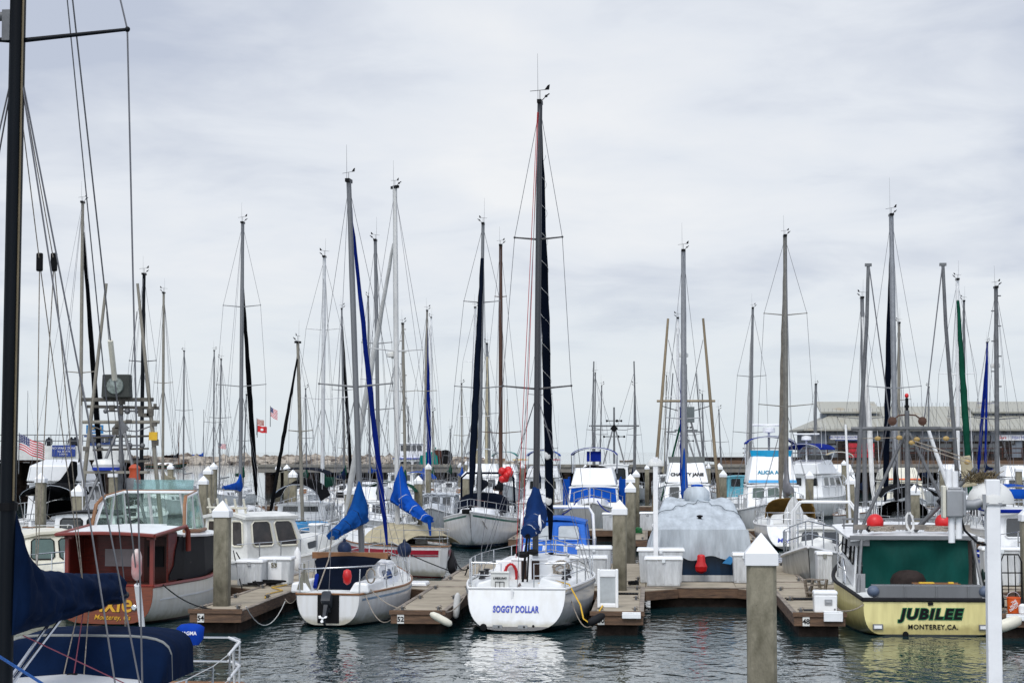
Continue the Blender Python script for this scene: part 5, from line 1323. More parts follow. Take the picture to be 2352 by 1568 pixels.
# ================================================================ SECOND ROW (beyond the near walkway)
def red_stripe():
    a = P(914, 1000, 70.5)
    root, h = mast_boat('white sloop with red sheer stripe, tan deck tarp and bright blue sail cover', (907, 428), (913, 1200), 68.2, R(29), L=8.2, mt=.43, fb=1.05, B=2.7, hull_mat=hm('red_stripe_hull', (.72, .72, .71), ((.03, (.25, .02, .02)),), .25, .10), jib=WHTC, jibr=.10,
              cover=None, boom=False, spreaders=((.52, 1.0),), mastmat=pm('white_spar', (.62, .62, .60), .4, var=.12, stretch=(1, 1, .3)), rm=.085, tw=.10, rake=1.0, seed=2, headgear=(.9, True, True), wins=((.08, .2), (.3, .4)), radar=7.35, jtop=.86, trake=-.15, coam=False)
    h.band(.10, .24, pm('crimson_stripe', (.34, .012, .03), .35), root, .03, 0.005, .96, 'red_stripe'); h.band(.27, .30, pm('crimson_stripe', (.3, .01, .03)), root, .03, 0.005, .96, 'pin_stripe')
    h.rail(TEAK, root, .03, .02, .004, 'cap_rail')
    y = .43 * 8.2
    # boom and blue cover swinging off to the right over the cockpit
    am = Vector((0, y - .05, 2.42)); e_ = loc_in(root, P(984, 1200, 65.6))
    MB().cyl(am, e_, .055, .05).build('boom', ALU, root)
    sail_cover(root, am + Vector((0, 0, .1)), e_ + Vector((0, 0, .06)), BLUE, .58, .18, .55, 12, .30, droop=.03, parts=44, ties=3)
    MB().path([e_ + Vector((.02, 0, .1)), e_ + Vector((.05, -.05, -.42))], [.08, .03], 6).build('cover_tail', BLUE, root, smooth=60)
    # tan tarp thrown over the cabin end
    rows = []
    for i in range(9):
        q = i / 8; yy = lerp(4.2, 1.0, q)
        rows.append([Vector((x, yy, 1.05 + .58 * max(0, 1 - abs(x / (1.02 + .1 * q)) ** 2.4) * (1 - .5 * max(0, q - .8) / .2) + .03 * math.sin(q * 17 + x * 5))) for x in [lerp(-1.1, 1.1, j / 14) for j in range(15)]])
    MB().sheet(rows, .015).build('deck_tarp', TANC, root, smooth=60)
    q = h.edge(.02, 1, -.12, -.55); f = tag(MB().lathe((0, 0, 0), [(.02, -.36), (.10, -.30), (.165, -.12), (.15, .08), (.07, .26), (.035, .42)], 12).build('fender', RUB, smooth=60), 'black teardrop fender hanging at the stern of the red-striped sloop', 'fender'); f.location = root.matrix_basis @ q
    return root
red_stripe()
def canvas_sport():
    root = T('sport_boat', 'white sport boat with bright blue canvas enclosure and white arch behind the tall-masted sloop', 'boat', G(.85, 10.4), R(176))
    h = Hull(7.4, 2.45, .95, .98, 1.25, .4, .9, .45, .7, .0, .0, .4); h.build(hullw((.74, .74, .72), (.05, .05, .05)), root); h.deck(DECKW, root); h.rail(WSTR, root, .035)
    FR = pm('bright_blue_enclosure', (.012, .12, .50), .75, bump=.25, bscale=9)
    f = house(root, 2.0, 4.6, .98, .86, 1.12, 2.02, FR, fr=.85, roof=.09, over=.05, crown=.13, name='canvas_enclosure', wins={'f': 2, 's': 2}, glass=CLEAR, roofmat=FR, vr=(.38, .86), frame=FR)
    ff = f['f']
    for i in range(3): quadpanel(root, [Vector(p) + Vector((0, .05, -.08)) for p in ff], .02 + .33 * i, .32 + .33 * i, .02, .34, GLASSG, 'windscreen_pane', frame=W, fw=.02)
    MB().box((0, 5.0, 1.14), (1.5, .5, .06), top=(.9, .9)).build('blue_deck_cover', FR, root, bevel=.02)
    b = MB(); b.path([(-1.14, 2.9, 1.0), (-1.08, 2.6, 2.2), (-.95, 2.55, 2.42), (.95, 2.55, 2.42), (1.08, 2.6, 2.2), (1.14, 2.9, 1.0)], .05, 8); b.build('radar_arch', WSTR, root, smooth=60)
    b = MB().lathe((.55, 2.55, 2.44), [(.05, 0), (.26, .02), (.28, .12), (.22, .2), (.03, .21)], 16); b.build('radar', WO, root, smooth=40)
    text('GARMIN', .10, INK, root, (.55, 2.84, 2.50), (-1, 0, 0), (0, 0, 1))
    MB().cyl((-.98, 2.5, 2.4), (-1.0, 2.4, 5.2), .012, .006, 5).build('antenna', WSTR, root)
    rails(root, h, .5, pushpit=False, lines=1)
canvas_sport()
def covered_boat():
    c = P(1609, 1335, 57.0); root = T('covered_motorboat', 'navy-hulled motorboat shrouded in a pale grey cover with a red outboard bag', 'boat', (c.x, 56.9, 0), R(-4))
    h = Hull(8.2, 2.95, 1.15, 1.15, 1.6, .4, .93, .4, .5, .0, .0, .32); h.build(hm('navy_hull', (.005, .026, .062), ((.42, (.04, .05, .06)), (.60, (.62, .62, .60))), .18, .2), root)
    MB().box((0, -.25, .14), (2.2, .5, .08), top=(.95, .9)).build('swim_step', pm('dark_step', (.04, .045, .05), .5), root, bevel=.03)
    rows = []; n = 60
    secs = [(-.10, 1.34, 1.83, 1.46, .98), (.02, 1.30, 1.88, 1.46, .98), (1.0, 1.24, 2.10, 1.50, 1.05), (2.2, 1.14, 2.34, 1.52, 1.1), (3.6, 1.02, 2.60, 1.52, 1.2), (4.5, .96, 2.72, 1.50, 1.25), (4.8, .85, 2.50, 1.45, 1.25), (6.4, .6, 2.1, 1.1, 1.4), (8.2, .08, 1.8, .12, 1.65)]
    fine = []
    for k in range(len(secs) - 1):
        fine += [(k, tuple(lerp(a_, b_, i / 4) for a_, b_ in zip(secs[k], secs[k + 1]))) for i in range(4)]
    fine.append((8, secs[-1]))
    for k, (y, wt, zt, wb, zb) in fine:
        r = []
        for j in range(n + 1):
            u = lerp(-1, 1, j / n); au = abs(u)
            if au < .55:
                x = u / .55 * wt; z = zt + .05 * (1 - (au / .55) ** 2) * (1 if k < 4 else .3) - (.06 * (1 - (au / .55)) if k in (4, 5) else 0)
            else:
                q = (au - .55) / .45; x = math.copysign(lerp(wt, wb, q ** .8), u); z = lerp(zt, zb, q)
                fold = math.sin(j * 2.1 + k * .4) * .03 * q + .02 * math.sin(j * 5.3)* q
                x += math.copysign(fold, u)
            nz_ = noise.noise(Vector((x * 1.1, y * .8, 3))) * .075 + (abs(noise.noise(Vector((x * 2.6 + y * .8, y * 1.3 - x, 7)))) - .2) * .085
            r.append(Vector((x, y + (.0 if k else 0), z + nz_ * min(1, max(0, y) * 1.2) * (1 if au < .6 else .4))))
        rows.append(r)
    # hanging stern skirt with folds
    sk = []
    for i in range(7):
        q = i / 6; r = []
        for j in range(n + 1):
            u = lerp(-1, 1, j / n); x = lerp(1.34, 1.46, q) * u / 1.0
            edge_z = 1.08 + .12 * abs(u) ** 1.5 + .07 * math.sin(u * 9) * (abs(u) < .95)
            top = 1.90
            bulge = .10 * math.exp(-(u / .16) ** 2) * math.sin(math.pi * min(1, q * .9 + .05))
            r.append(Vector((x, -.14 - .05 * q - bulge - (.085 * noise.noise(Vector((u * 7 + q * u * 2, q * .8, 1))) + .06 * noise.noise(Vector((u * 15, q * 1.1, 5))) + .03 * abs(math.sin(u * 14 + q))) * (.25 + q), lerp(top, edge_z, q))))
        sk.append(r)
    b = MB(); b.sheet(rows[::1], .012); b.sheet(sk, -.012)
    cov = b.build('boat_cover', COVC, root, smooth=50)
    b = MB(); b.path([Vector((p.x, p.y, p.z + .012)) for p in [rows[9 + int(6 * (1 - abs(j - 30) / 30))][j] + Vector((0, 0, .03)) for j in range(8, 53)]], .012, 4); b.build('seam', pm('dark_seam', (.10, .12, .13), .8), cov)
    b = MB(); rd = random.Random(8); rings = []
    for z, k in ((2.55, .34), (2.70, .40), (2.88, .38), (3.0, .28), (3.06, .10), (3.07, .01)):
        rings.append([Vector((k * math.cos(a * .449) * rd.uniform(.9, 1.08), 4.1 + k * .9 * math.sin(a * .449) * rd.uniform(.9, 1.08), z)) for a in range(14)])
    b.loft(rings); b.build('instrument_cover', COVC, cov, smooth=60)
    MB().ball((0, 4.1, 3.06), .13, 10, (1.5, 1, .4)).build('blue_patch', BLUE, cov, smooth=60)
    MB().lathe((0, .9, 2.16), [(.07, -.04), (.05, .05), (.09, .06), (.09, .10), (.02, .12)], 10).build('cover_vent', BLK, cov)
    PT = pm('blue_patch_cloth', (.03, .22, .48), .7)
    for sd in (-1, 1):
        MB().plate([(sd * .95, -.25, 1.08), (sd * .80, -.27, 1.16), (sd * .60, -.30, .96), (sd * .84, -.27, .92)][::sd], .03, Vector((0, -1, 0))).build('corner_patch', PT, cov)
    b = MB(); rings = []
    for z, w, d in ((.66, .06, .05), (.72, .19, .12), (.86, .22, .16), (1.0, .15, .14), (1.2, .13, .12), (1.22, .04, .04)):
        rings.append([Vector((w * .78 * x, -.40 + d * y, .05 + z * .95)) for x, y in ((-1, -.5), (-.5, -1), (.5, -1), (1, -.5), (1, .6), (-1, .6))])
    b.loft(rings).build('outboard_bag', REDR, root, bevel=.02)
covered_boat()
def cream_cruiser():
    tip = P(158, 1312, 50.4); th = R(-160); fw = Vector((-math.sin(th), math.cos(th), 0)); o = Vector((tip.x, tip.y, 0)) - fw * 5.4
    root = T('cabin_cruiser', 'cream cabin cruiser with green-tinted windows behind the navy sail cover', 'boat', o, th)
    h = Hull(5.4, 2.2, .85, .82, 1.06, .35, .9, .45, .6, 0, 0, .42); CR = hm('cream_hull', (.68, .64, .50), ((.10, (.45, .40, .25)),), .3, .1)
    h.build(CR, root); h.deck(CREAM, root); h.rail(CREAM, root, .04)
    house(root, .6, 3.4, .88, .78, .92, 1.92, CREAM, fr=.7, roof=.09, wins={'f': 2, 's': 2, 'b': 2}, glass=GLASSG, vr=(.36, .88), frame=INK, fw=.018, crown=.1)
    trunk(root, h, .60, .92, .7, .32, CREAM, (), fr=.6)
    b = MB(); b.path([(-.5, 1.2, 2.04), (-.5, 1.3, 2.12), (-.5, 2.2, 2.12), (-.5, 2.3, 2.02)], .014, 5); b.path([(-.5, 1.75, 2.12), (.5, 1.75, 2.12), (.5, 1.75, 2.03)], .014, 5); b.build('roof_rail', SS, root)
    rails(root, h, .55, pushpit=False, lines=1, r=.018)
cream_cruiser()
def troller(label, root_loc, rz, L, B, hull, half0, half1, ztip, zbar, pole_mat, yg=.66, wheel=(2.6, 5.2), wz=(1.0, 2.9), name='troller', glassn=(3, 3), lamp=False, text_=None, upper=False, wins=True, halfbar=None, tipx=0.0, wmat=None, mastz=None, dish=False):
    root = T(name, label, 'fishing boat', root_loc, rz); h = Hull(L, B, .95, .95, 1.8, .6, .82, .42, .8, 0, .0, .42, .8)
    h.build(hull, root); h.deck(DECKW, root); h.rail(RUB, root, .06, .03, .01); y0, y1 = wheel; wm = wmat or W
    f = house(root, y0, y1, B * .33, B * .30, wz[0], wz[1], wm, fr=.35, wins={'f': 3, 'b': 2, 's': 2} if wins else None, vr=(.5, .88), roofmat=INK if lamp else None, frame=INK, fw=.02)
    yy = yg * L; hb = halfbar or lerp(half0, half1, (zbar - 1.2) / (ztip - 1.2))
    for sd in (-1, 1):
        MB().path([(sd * half0, yy, 1.0), (sd * hb, yy, zbar), (tipx + sd * half1, yy - .1, ztip)], [.075, .065, .045], 8).build('trolling_pole', pole_mat, root, smooth=50)
        MB().path([(tipx + sd * half1 * .98, yy - .1, ztip - .9), (sd * .15, yy, zbar - .3)], .012, 4).build('pole_stay', WIRE, root)
        MB().path([(sd * half0 * .95, yy - 1.6, 1.0), (sd * .10, yy, zbar - .25)], .05, 6).build('brace', GREYM, root)
    b = MB(); b.path([(-hb - .25, yy, zbar), (hb + .25, yy, zbar)], .055, 6); b.build('crossbar', pole_mat, root)
    b = MB(); b.path([(-hb, yy + .03, zbar - .12), (-hb * .5, yy + .03, zbar - .3), (-.1, yy, zbar - .26)], .02, 4); b.path([(hb, yy + .03, zbar - .12), (hb * .5, yy + .03, zbar - .3), (.1, yy, zbar - .26)], .02, 4); b.build('pole_tackle', WIRE, root)
    MB().path([(0, yy, wz[0]), (0, yy, mastz or zbar + .9)], [.09, .06], 8).build('gantry_mast', GREYM, root, smooth=50)
    b = MB()
    for zz, w_ in ((zbar - .75, .7), (zbar + .35, .5)): b.cyl((-w_, yy, zz), (w_, yy, zz), .03, n=5); b.ball((-w_, yy, zz), .08, 6); b.ball((w_, yy, zz), .08, 6); b.ball((w_ * .4, yy, zz), .1, 6)
    b.plate([(-.28, yy - .04, zbar - .2), (0, yy - .04, zbar - .45), (.28, yy - .04, zbar - .2), (0, yy - .04, zbar + .12)], .05); b.build('mast_fittings', BLK if not lamp else GREYM, root)
    if lamp:
        o = MB().box((-.12, yy - .1, zbar + 1.15), (.92, .5, .74), top=(.95, .8)).build('floodlight_housing', pm('dark_lamp_housing', (.05, .055, .05), .6), root, bevel=.03)
        MB().lathe((-.14, yy - .36, zbar + 1.15), [(.28, 0), (.26, -.05), (.1, -.07), (.01, -.075)], 14, 'Y').build('lamp_lens', pm('lamp_glass', (.25, .30, .27), .08, var=.4, scale=8), o, smooth=50)
        b = MB(); b.box((-.12, yy, zbar + .72), (2.3, .14, .12)); b.cyl((-1.1, yy, zbar + .5), (1.2, yy, zbar + .45), .05, n=6)
        rd = random.Random(2)
        for i in range(14): x = rd.uniform(-1.2, 1.2); b.box((x, yy - .05, zbar + rd.uniform(-.9, .62)), (rd.uniform(.08, .25), .12, rd.uniform(.08, .25)))
        for z in (-.5, -.9, -1.3): b.cyl((-.9, yy, zbar + z), (.9, yy, zbar + z + .05), .035, n=5)
        b.build('lamp_bar', pm('rusty_grey_steel', (.13, .12, .10), .7, .2, var=.4), root)
        MB().box((1.05, yy - .05, zbar - .45), (.26, .15, .26)).build('amber_beacon', YEL, root)
    MB().cyl((-.5, y1 - .5, wz[1]), (-.55, y1 - .6, wz[1] + 3.2), .02, .008, 5).build('antenna', WSTR, root)
    return root, h, f
troll, th_, tf_ = troller('white-hulled troller with dark windows, tall tan poles and a big floodlight behind the varnished boat', (-12.55, 57.2, 0), R(0), 9.8, 2.9, hm('white_troller', (.74, .74, .73), ((.05, (.04, .04, .04)),), .35, .15), 1.40, .50, 9.5, 5.05, TANM, .69, (1.5, 4.0), (1.0, 2.30), lamp=True, halfbar=.98, name='fishing_boat')
text('DIANE', .30, INK, troll, (.55, -.03, .62), (1, 0, 0), (0, 0, 1), shear=.1, off=.004)
b = MB().box((0, 6.2, 3.45), (2.0, .5, .08)); b.build('radar_shelf', TANM, troll)
MB().lathe((-.35, 6.2, 3.52), [(.05, 0), (.40, .02), (.44, .18), (.36, .32), (.05, .36)], 18).build('radar', WO, troll, smooth=40); MB().lathe((-.35, 6.2, 3.50), [(.02, 0), (.43, .01), (.45, .1), (.4, .11)], 18).build('radar_base', BLUEI, troll, smooth=40)
of = tag(MB().lathe((0, 0, 0), [(.02, -.42), (.17, -.40), (.21, -.2), (.15, .1), (.19, .24), (.10, .34), (.02, .36)], 12).build('orange_float', pm('faded_orange', (.48, .07, .02), .5), smooth=50), 'orange float lashed to the gantry of the left troller', 'float'); of.location = P(309, 1092, 62)
gf = tag(MB().lathe((0, 0, 0), [(.02, -.4), (.2, -.38), (.24, 0), (.2, .2), (.02, .22)], 12).build('grey_float', GREYM, smooth=50), 'grey tube float under the orange float of the left troller', 'float'); gf.location = P(306, 1112, 62)
def pilot53():
    root = T('cabin_boat', 'small white pilothouse boat with brown-tinted windows behind the dock box marked 53', 'boat', (P(428, 1200, 58).x, 57.8, 0), R(-42))
    h = Hull(6.4, 2.4, .85, .95, 1.5, .4, .88, .42, .7, 0, 0, .42); h.build(hullw((.72, .72, .69), (.4, .38, .34)), root); h.deck(WO, root); h.rail(WO, root, .045)
    house(root, 1.5, 3.9, 1.0, .92, .95, 2.22, WO, fr=.55, roof=.10, wins={'f': 2, 's': 2, 'b': 3}, glass=pm('brown_tint_glass', (.06, .05, .045), .08, var=.5, scale=2, col2=(.02, .02, .02)), vr=(.30, .88), frame=CREAM, fw=.03, crown=.09)
    trunk(root, h, .58, .93, .75, .42, WO, ((.2, .4),), fr=.5)
    b = MB()
    for x in (-.8, -.4, 0, .4, .8): b.cyl((x, 1.6, 2.3), (x, 1.5, 2.72), .035, n=6)
    b.cyl((-.9, 1.55, 2.45), (.9, 1.55, 2.45), .03, n=6); b.build('rod_rack', CREAM, root)
    outboard(root, (.5, -.15, .95), BLK, .7)
    rails(root, h, .5, pushpit=False, lines=1, r=.02)
    f = tag(MB().lathe((0, 0, 0), [(.02, -.34), (.09, -.3), (.105, -.1), (.1, .18), (.05, .28), (.02, .34)], 12).build('fender', WSTR, smooth=60), 'long white fender hanging off the bow of the white pilothouse boat', 'fender'); f.location = P(683, 1283, 57.0)
    rope_line('fender_line', 'thin line holding the long white fender', [P(683, 1272, 57.0), P(682, 1240, 57.3)], .012, ROPE)
pilot53()
def skiff():
    root = T('skiff', 'small white skiff with white tube arch, bow to the dock behind the yellow boat', 'boat', (10.15, 63.6, 0), R(165))
    h = Hull(6.3, 2.3, .85, .9, 1.38, .35, .88, .45, .7, 0, 0, .5); h.build(hm('grey_skiff', (.52, .51, .47), ((.04, (.05, .05, .05)),), .35, .2), root); h.deck(DECKW, root); h.rail(WSTR, root, .05)
    trunk(root, h, .55, .92, .62, .40, WO, ((.15, .35),), fr=.5)
    house(root, 1.9, 3.3, .75, .68, .92, 1.75, WO, fr=.3, roof=.05, wins={'f': 2, 's': 1}, vr=(.4, .9))
    b = MB()
    for y in (1.2, 1.9): b.path([(-1.0, y, .9), (-.98, y + .1, 2.25), (-.75, y + .15, 2.55), (.75, y + .15, 2.55), (.98, y + .1, 2.25), (1.0, y, .9)], .04, 8)
    for i in range(7): x = lerp(-.7, .7, i / 6); b.path([(x, 1.35, 2.55), (x, 2.05, 2.55)], .02, 5)
    b.build('arch', WSTR, root, smooth=60); rails(root, h, .75, pushpit=False, lines=2, r=.02)
    MB().path([(-.75, 1.2, 1.0), (-.60, 1.1, 4.95)], [.05, .035], 6).build('outrigger', WSTR, root, smooth=50)
    lf = tag(MB().ball((0, 0, 0), .16, 12, (1.9, .8, .8)).build('fender', WO, smooth=60), 'plump white fender laid on the deck of the small skiff', 'fender'); lf.location = root.matrix_basis @ Vector((-.2, 4.4, 1.45))
skiff()
def blue_trim():
    root = T('pilothouse_boat', 'white pilothouse boat with blue roof trim and blue hull stripe at the right edge', 'boat', G(14.9, 10.6), R(176))
    h = Hull(8.0, 2.9, .95, 1.0, 1.5, .4, .9, .42, .7, 0, 0, .4); h.build(hullw((.72, .74, .76), (.03, .1, .4)), root); h.deck(DECKW, root); h.rail(BLUE2, root, .06)
    h.band(.12, .2, pm('blue_hull_stripe', (.02, .10, .42), .4), root)
    house(root, 2.6, 5.0, 1.18, 1.1, 1.0, 2.35, W, fr=.25, roof=.12, over=.14, wins={'f': 3, 's': 3}, vr=(.45, .88), frame=W, fw=.03, roofmat=W, crown=.09)
    b = MB(); b.path([(-1.28, 2.4, 2.38), (-1.28, 5.1, 2.38), (1.28, 5.1, 2.38), (1.28, 2.4, 2.38)], .055, 6); b.build('roof_trim', BLUE2, root, smooth=40)
    trunk(root, h, .62, .92, .72, .45, W, (), fr=.5); b = MB()
    b.path([(-.8, 3, 2.5), (-.8, 3, 2.6), (.8, 3, 2.6), (.8, 3, 2.5)], .02, 5); b.build('roof_rail', SS, root)
    MB().lathe((-.2, 3.2, 2.5), [(.05, 0), (.30, .02), (.33, .12), (.26, .24), (.03, .25)], 16).build('radar', W, root, smooth=40); text('FURUNO', .13, BLUEI, root, (-.2, 3.54, 2.59), (-1, 0, 0), (0, 0, 1))
    MB().cyl((-.9, 3.4, 2.82), (.9, 3.4, 2.86), .16, .14, 10).build('rolled_canvas', BLUE, root, smooth=60)
    rails(root, h, .6, pushpit=False, lines=1, r=.022)
blue_trim()
# ================================================================ MIDDLE ROWS
def cruiser(label, loc, rz, L=9.5, B=3.1, fly=True, hull=None, bim=None, cover=None, fmat=None, stripe=None, name='motor_yacht', txt=None, tmat=None, tsize=.4, band=None, radar=False, glass=None, hz=1.0, fh=1.05, mask=None, side=None, wmat=None, arch=False, deckh=1.35):
    root = T(name, label, 'boat', loc, rz); h = Hull(L, B, hz, hz + .05, hz + .62, .5, .9, .42, .9, 0, .0, .40, .8); wm = wmat or W
    h.build(hull or hullw((.76, .77, .76), (.02, .03, .05)), root); h.deck(DECKW, root); h.rail(WSTR, root, .05)
    z0 = hz + .05; zc = z0 + deckh
    f = house(root, L * .24, L * .68, B * .41, B * .37, z0, zc, wm, fr=.9, roof=.08, wins={'f': 3, 's': 3, 'b': 2}, vr=(.48, .90), glass=cover or glass, frame=wm, fw=.03)
    trunk(root, h, .60, .90, .68, .5, wm, (), fr=.55)
    if cover: quadpanel(root, [Vector(p) + Vector((0, .03, 0)) for p in f['f']], .02, .98, .40, .96, cover, 'windscreen_cover', .03, .04)
    zt = zc
    if fly:
        w = B * .36; y0, y1 = L * .20, L * .56; rk = .55
        q = [[Vector((-w * 1.02, y1 + .1, zc + .06)), Vector((-w * .80, y1 - rk, zc + fh)), Vector((w * .80, y1 - rk, zc + fh)), Vector((w * 1.02, y1 + .1, zc + .06))],
             [Vector((-w * 1.05, y1 - 1.0, zc + .06)), Vector((-w * .88, y1 - 1.3, zc + fh)), Vector((w * .88, y1 - 1.3, zc + fh)), Vector((w * 1.05, y1 - 1.0, zc + .06))],
             [Vector((-w * 1.05, y0, zc + .06)), Vector((-w * .92, y0, zc + fh * .75)), Vector((w * .92, y0, zc + fh * .75)), Vector((w * 1.05, y0, zc + .06))]]
        MB().loft(q, closed=True).build('flybridge', fmat or wm, root, bevel=.05)
        fq = [q[0][3], q[0][0], q[0][1], q[0][2]]
        if stripe: quadpanel(root, [Vector(p) + Vector((0, .02, 0)) for p in fq], .0, 1.0, .03, .13, stripe, 'stripe', .012, 0.0)
        if band: 
            rows = [[Vector((w * k * x, y1 - rk - .06 - .25 * abs(x) ** 3 + (.06 if z else 0), zc + fh + z)) for x in (-1, -.6, -.2, .2, .6, 1)] for z, k in ((-.02, .84), (.30, .90))]
            MB().sheet(rows, .015).build('flybridge_windscreen', band, root, smooth=50)
        if txt:
            n = (fq[1] - fq[0]).cross(fq[3] - fq[0]).normalized(); m = (fq[0] + fq[1]) / 2; up = (fq[3] - fq[0]); up = Vector((0, up.y, up.z)).normalized()
            text(txt, tsize, tmat, root, m + up * (fh * .38) + Vector((0, .03, 0)), (-1, 0, 0), up, off=.012)
        zt = zc + fh
        if bim: canopy(root, y0 + .2, y1 - .5, w * 1.05, zt + .98, zt + .98, bim, drop=.35, th=.05, posts=.022, foot=zc + fh * .7)
    if radar:
        b = MB(); b.cyl((0, L * .3, zt - .2), (0, L * .3, zt + 1.25), .06); b.lathe((0, L * .3, zt + 1.2), [(.1, 0), (.32, .03), (.3, .25), (.05, .3)], 12); b.build('radar_mast', W, root, smooth=50)
        MB().box((0, L * .3, zt + 1.6), (1.7, .14, .10)).build('radar_scanner', W, root, bevel=.03)
    MB().cyl((B * .33, L * .3, zc), (B * .36, L * .25, zc + 4.2), .018, .008, 5).build('antenna', WSTR, root)
    if side:
        for sd in (-1, 1): MB().box((sd * B * .43, L * .30, z0 + .95), (.06, L * .2, 1.5)).box((sd * B * .46, L * .42, z0 + .9), (.35, .06, 1.4)).build('side_curtain', side, root, bevel=.02)
    rails(root, h, .72, pushpit=False, lines=1, r=.022)
    return root, h, f
n1, nh, nf = cruiser('white motor yacht with royal blue canvas and bimini, bow to the second walkway', G(.85, 51.3), R(176), 9.8, 3.05, cover=BLUE, bim=BLUE2, hull=hm('pale_grey_hull', (.60, .60, .57), ((.05, (.05, .05, .05)),), .3, .1), side=BLUE, fh=.92, deckh=1.25, hz=1.08)
MB().plate([(-.36, 4.9, 3.62), (.36, 4.9, 3.62), (.36, 4.75, 4.12), (-.36, 4.75, 4.12)], .03).build('bimini_panel', BLUE2, n1)
b = MB().path([(-.85, 3.9, 3.15), (-.4, 4.1, 3.22), (.2, 4.1, 3.25), (.8, 3.9, 3.15)], [.1, .16, .17, .1], 8); b.build('folded_cover', NAVY2, n1, smooth=60)
a1, ah, af = cruiser('white flybridge cruiser with turquoise windscreen and teal lettering ALICIA ANN', G(9.75, 53.2), R(176), 10.5, 3.3, bim=BLUE2, stripe=pm('sky_blue_stripe', (.0, .30, .62), .4), band=pm('turquoise_screen', (.0, .30, .55), .3, var=.1), txt='ALICIA ANN', tmat=TEALI, tsize=.26, fh=1.42, deckh=1.3, radar=True, glass=GLASSG, hz=1.1)
c1, chh, cf = cruiser('white wheelhouse boat lettered CHARITY JANE with a dark rail round its top', G(5.5, 52.8), R(176), 9.5, 2.9, txt='CHARITY JANE', tmat=INK, tsize=.25, fh=1.05, deckh=1.45, hz=1.0, band=pm('grey_wheelhouse_band', (.16, .17, .16), .6), radar=False)
y1c = None
def pole_pair(root, yl, zbar, ztip, h0, h1, mat, mastz, mid=True):
    for sd in (-1, 1):
        hb = lerp(h0, h1, (zbar - 1) / (ztip - 1))
        MB().path([(sd * h0, yl, 1.0), (sd * hb, yl, zbar), (sd * h1, yl, ztip)], [.085, .08, .06], 8).build('trolling_pole', mat, root, smooth=50)
        MB().path([(sd * h1 * .99, yl, ztip - 1.1), (sd * .1, yl, zbar - .4)], .014, 4).build('pole_stay', WIRE, root); MB().path([(sd * hb, yl, zbar - .25), (sd * .4, yl, zbar - .5)], .02, 4).build('pole_tackle', BLK, root)
    hb = lerp(h0, h1, (zbar - 1) / (ztip - 1)); MB().path([(-hb - .25, yl, zbar), (hb + .25, yl, zbar)], .06, 6).build('crossbar', mat, root)
    if mid:
        MB().path([(0, yl, 2), (0, yl, mastz)], [.10, .06], 8).build('gantry_mast', GREYM, root); b = MB(); b.box((-.05, yl + .1, zbar - .7), (.75, .3, .8)); b.cyl((-.6, yl, zbar - 1.5), (.6, yl, zbar - 1.5), .04); b.build('mast_gear', pm('grey_gear', (.12, .14, .14), .6), root, bevel=.03)
        for sd in (-1, 1): MB().path([(sd * 1.3, yl + 1, 1.6), (sd * .05, yl, zbar - .3)], .05, 6).build('brace', GREENC if sd > 0 else GREYM, root)
pole_pair(c1, 3.2, 6.7, 10.95, 1.72, .90, BRN, 8.6)
# generic sloops by measured mast points
BST = pm('navy_stripe', (.012, .03, .14), .4); GST = pm('green_stripe', (.02, .12, .09), .4)
HB = lambda n, c, boot, **k: hm(n, c, ((.06, (.02, .03, .035)), (.16, boot)), **k)
AWAY, TOW = R(-4), R(176)
N1, _h = mast_boat('white sloop bow towards the viewer with navy spray hood and thick navy headsail', (1109.5, 512), (1101, 1100), 87.5, TOW, L=9.8, B=3.25, mt=.56, fb=1.25, hull_mat=HB('white_navy_boot', (.76, .76, .75), (.012, .03, .12)), jib=NAVY2, jibr=.13, cover=NAVY2, spreaders=((.42, 1.15), (.72, .8)), dod=NAVY2, stripe=GST, seed=5, jtop=.90, cov=(.6, .2, .9), rm=.085, wins=((.1, .18), (.22, .3), (.34, .42), (.6, .68)), wr=.009, headgear=(1.1, True, True))
b = MB(); b.path([(-1.25, .6, 1.3), (-1.2, .9, 2.9), (-.95, .95, 3.12), (.95, .95, 3.12), (1.2, .9, 2.9), (1.25, .6, 1.3)], .05, 8); b.build('stern_arch', NAVY2, N1, smooth=60)
MB().box((.18, 9.75, 1.62), (.32, .3, .2)).build('bow_anchor', BLK, N1, bevel=.04)
L1, _h = mast_boat('white sloop stern on with toast-coloured bimini and swim ladder, lettered Monterey, CA', (1803, 540), (1806, 1090), 89.0, AWAY, L=9.6, B=3.0, mt=.54, fb=1.05, hull_mat=HB('white_racer2', (.78, .79, .79), (.05, .06, .07)), jib=pm('faded_tan_sail', (.24, .215, .175), .9, var=.2), jibr=.12, cover=GREYC, mastmat=pm('buff_grey_spar', (.20, .19, .165), .45, .2, var=.15), rm=.105, spreaders=((.38, 1.2), (.71, .95)), dod=TOAST, trake=.8, tw=.78, seed=4, wr=.009, cov=(.7, .22, 1.1))
text('Monterey, CA', .30, BLUEI, L1, (.1, _h.y(0, .35) - .02, .32), (1, 0, 0), (0, .55, 1), shear=.15, off=.004)
b = MB()
for x in (-.28, .28): b.cyl((x, _h.y(0, .5) - .05, .45), (x, .45, 1.75), .022, n=6)
for i in range(5): q = i / 5; b.cyl((-.28, lerp(_h.y(0, .5) - .05, .45, q), .5 + 1.25 * q), (.28, lerp(_h.y(0, .5) - .05, .45, q), .5 + 1.25 * q), .02, n=6)
b.build('swim_ladder', SS, L1); MB().lathe((.02, .9, 1.05), [(.42, 0), (.40, .5), (.2, .95), (.06, 1.15)], 6).build('wheel_cover', WHTC, L1, smooth=30)
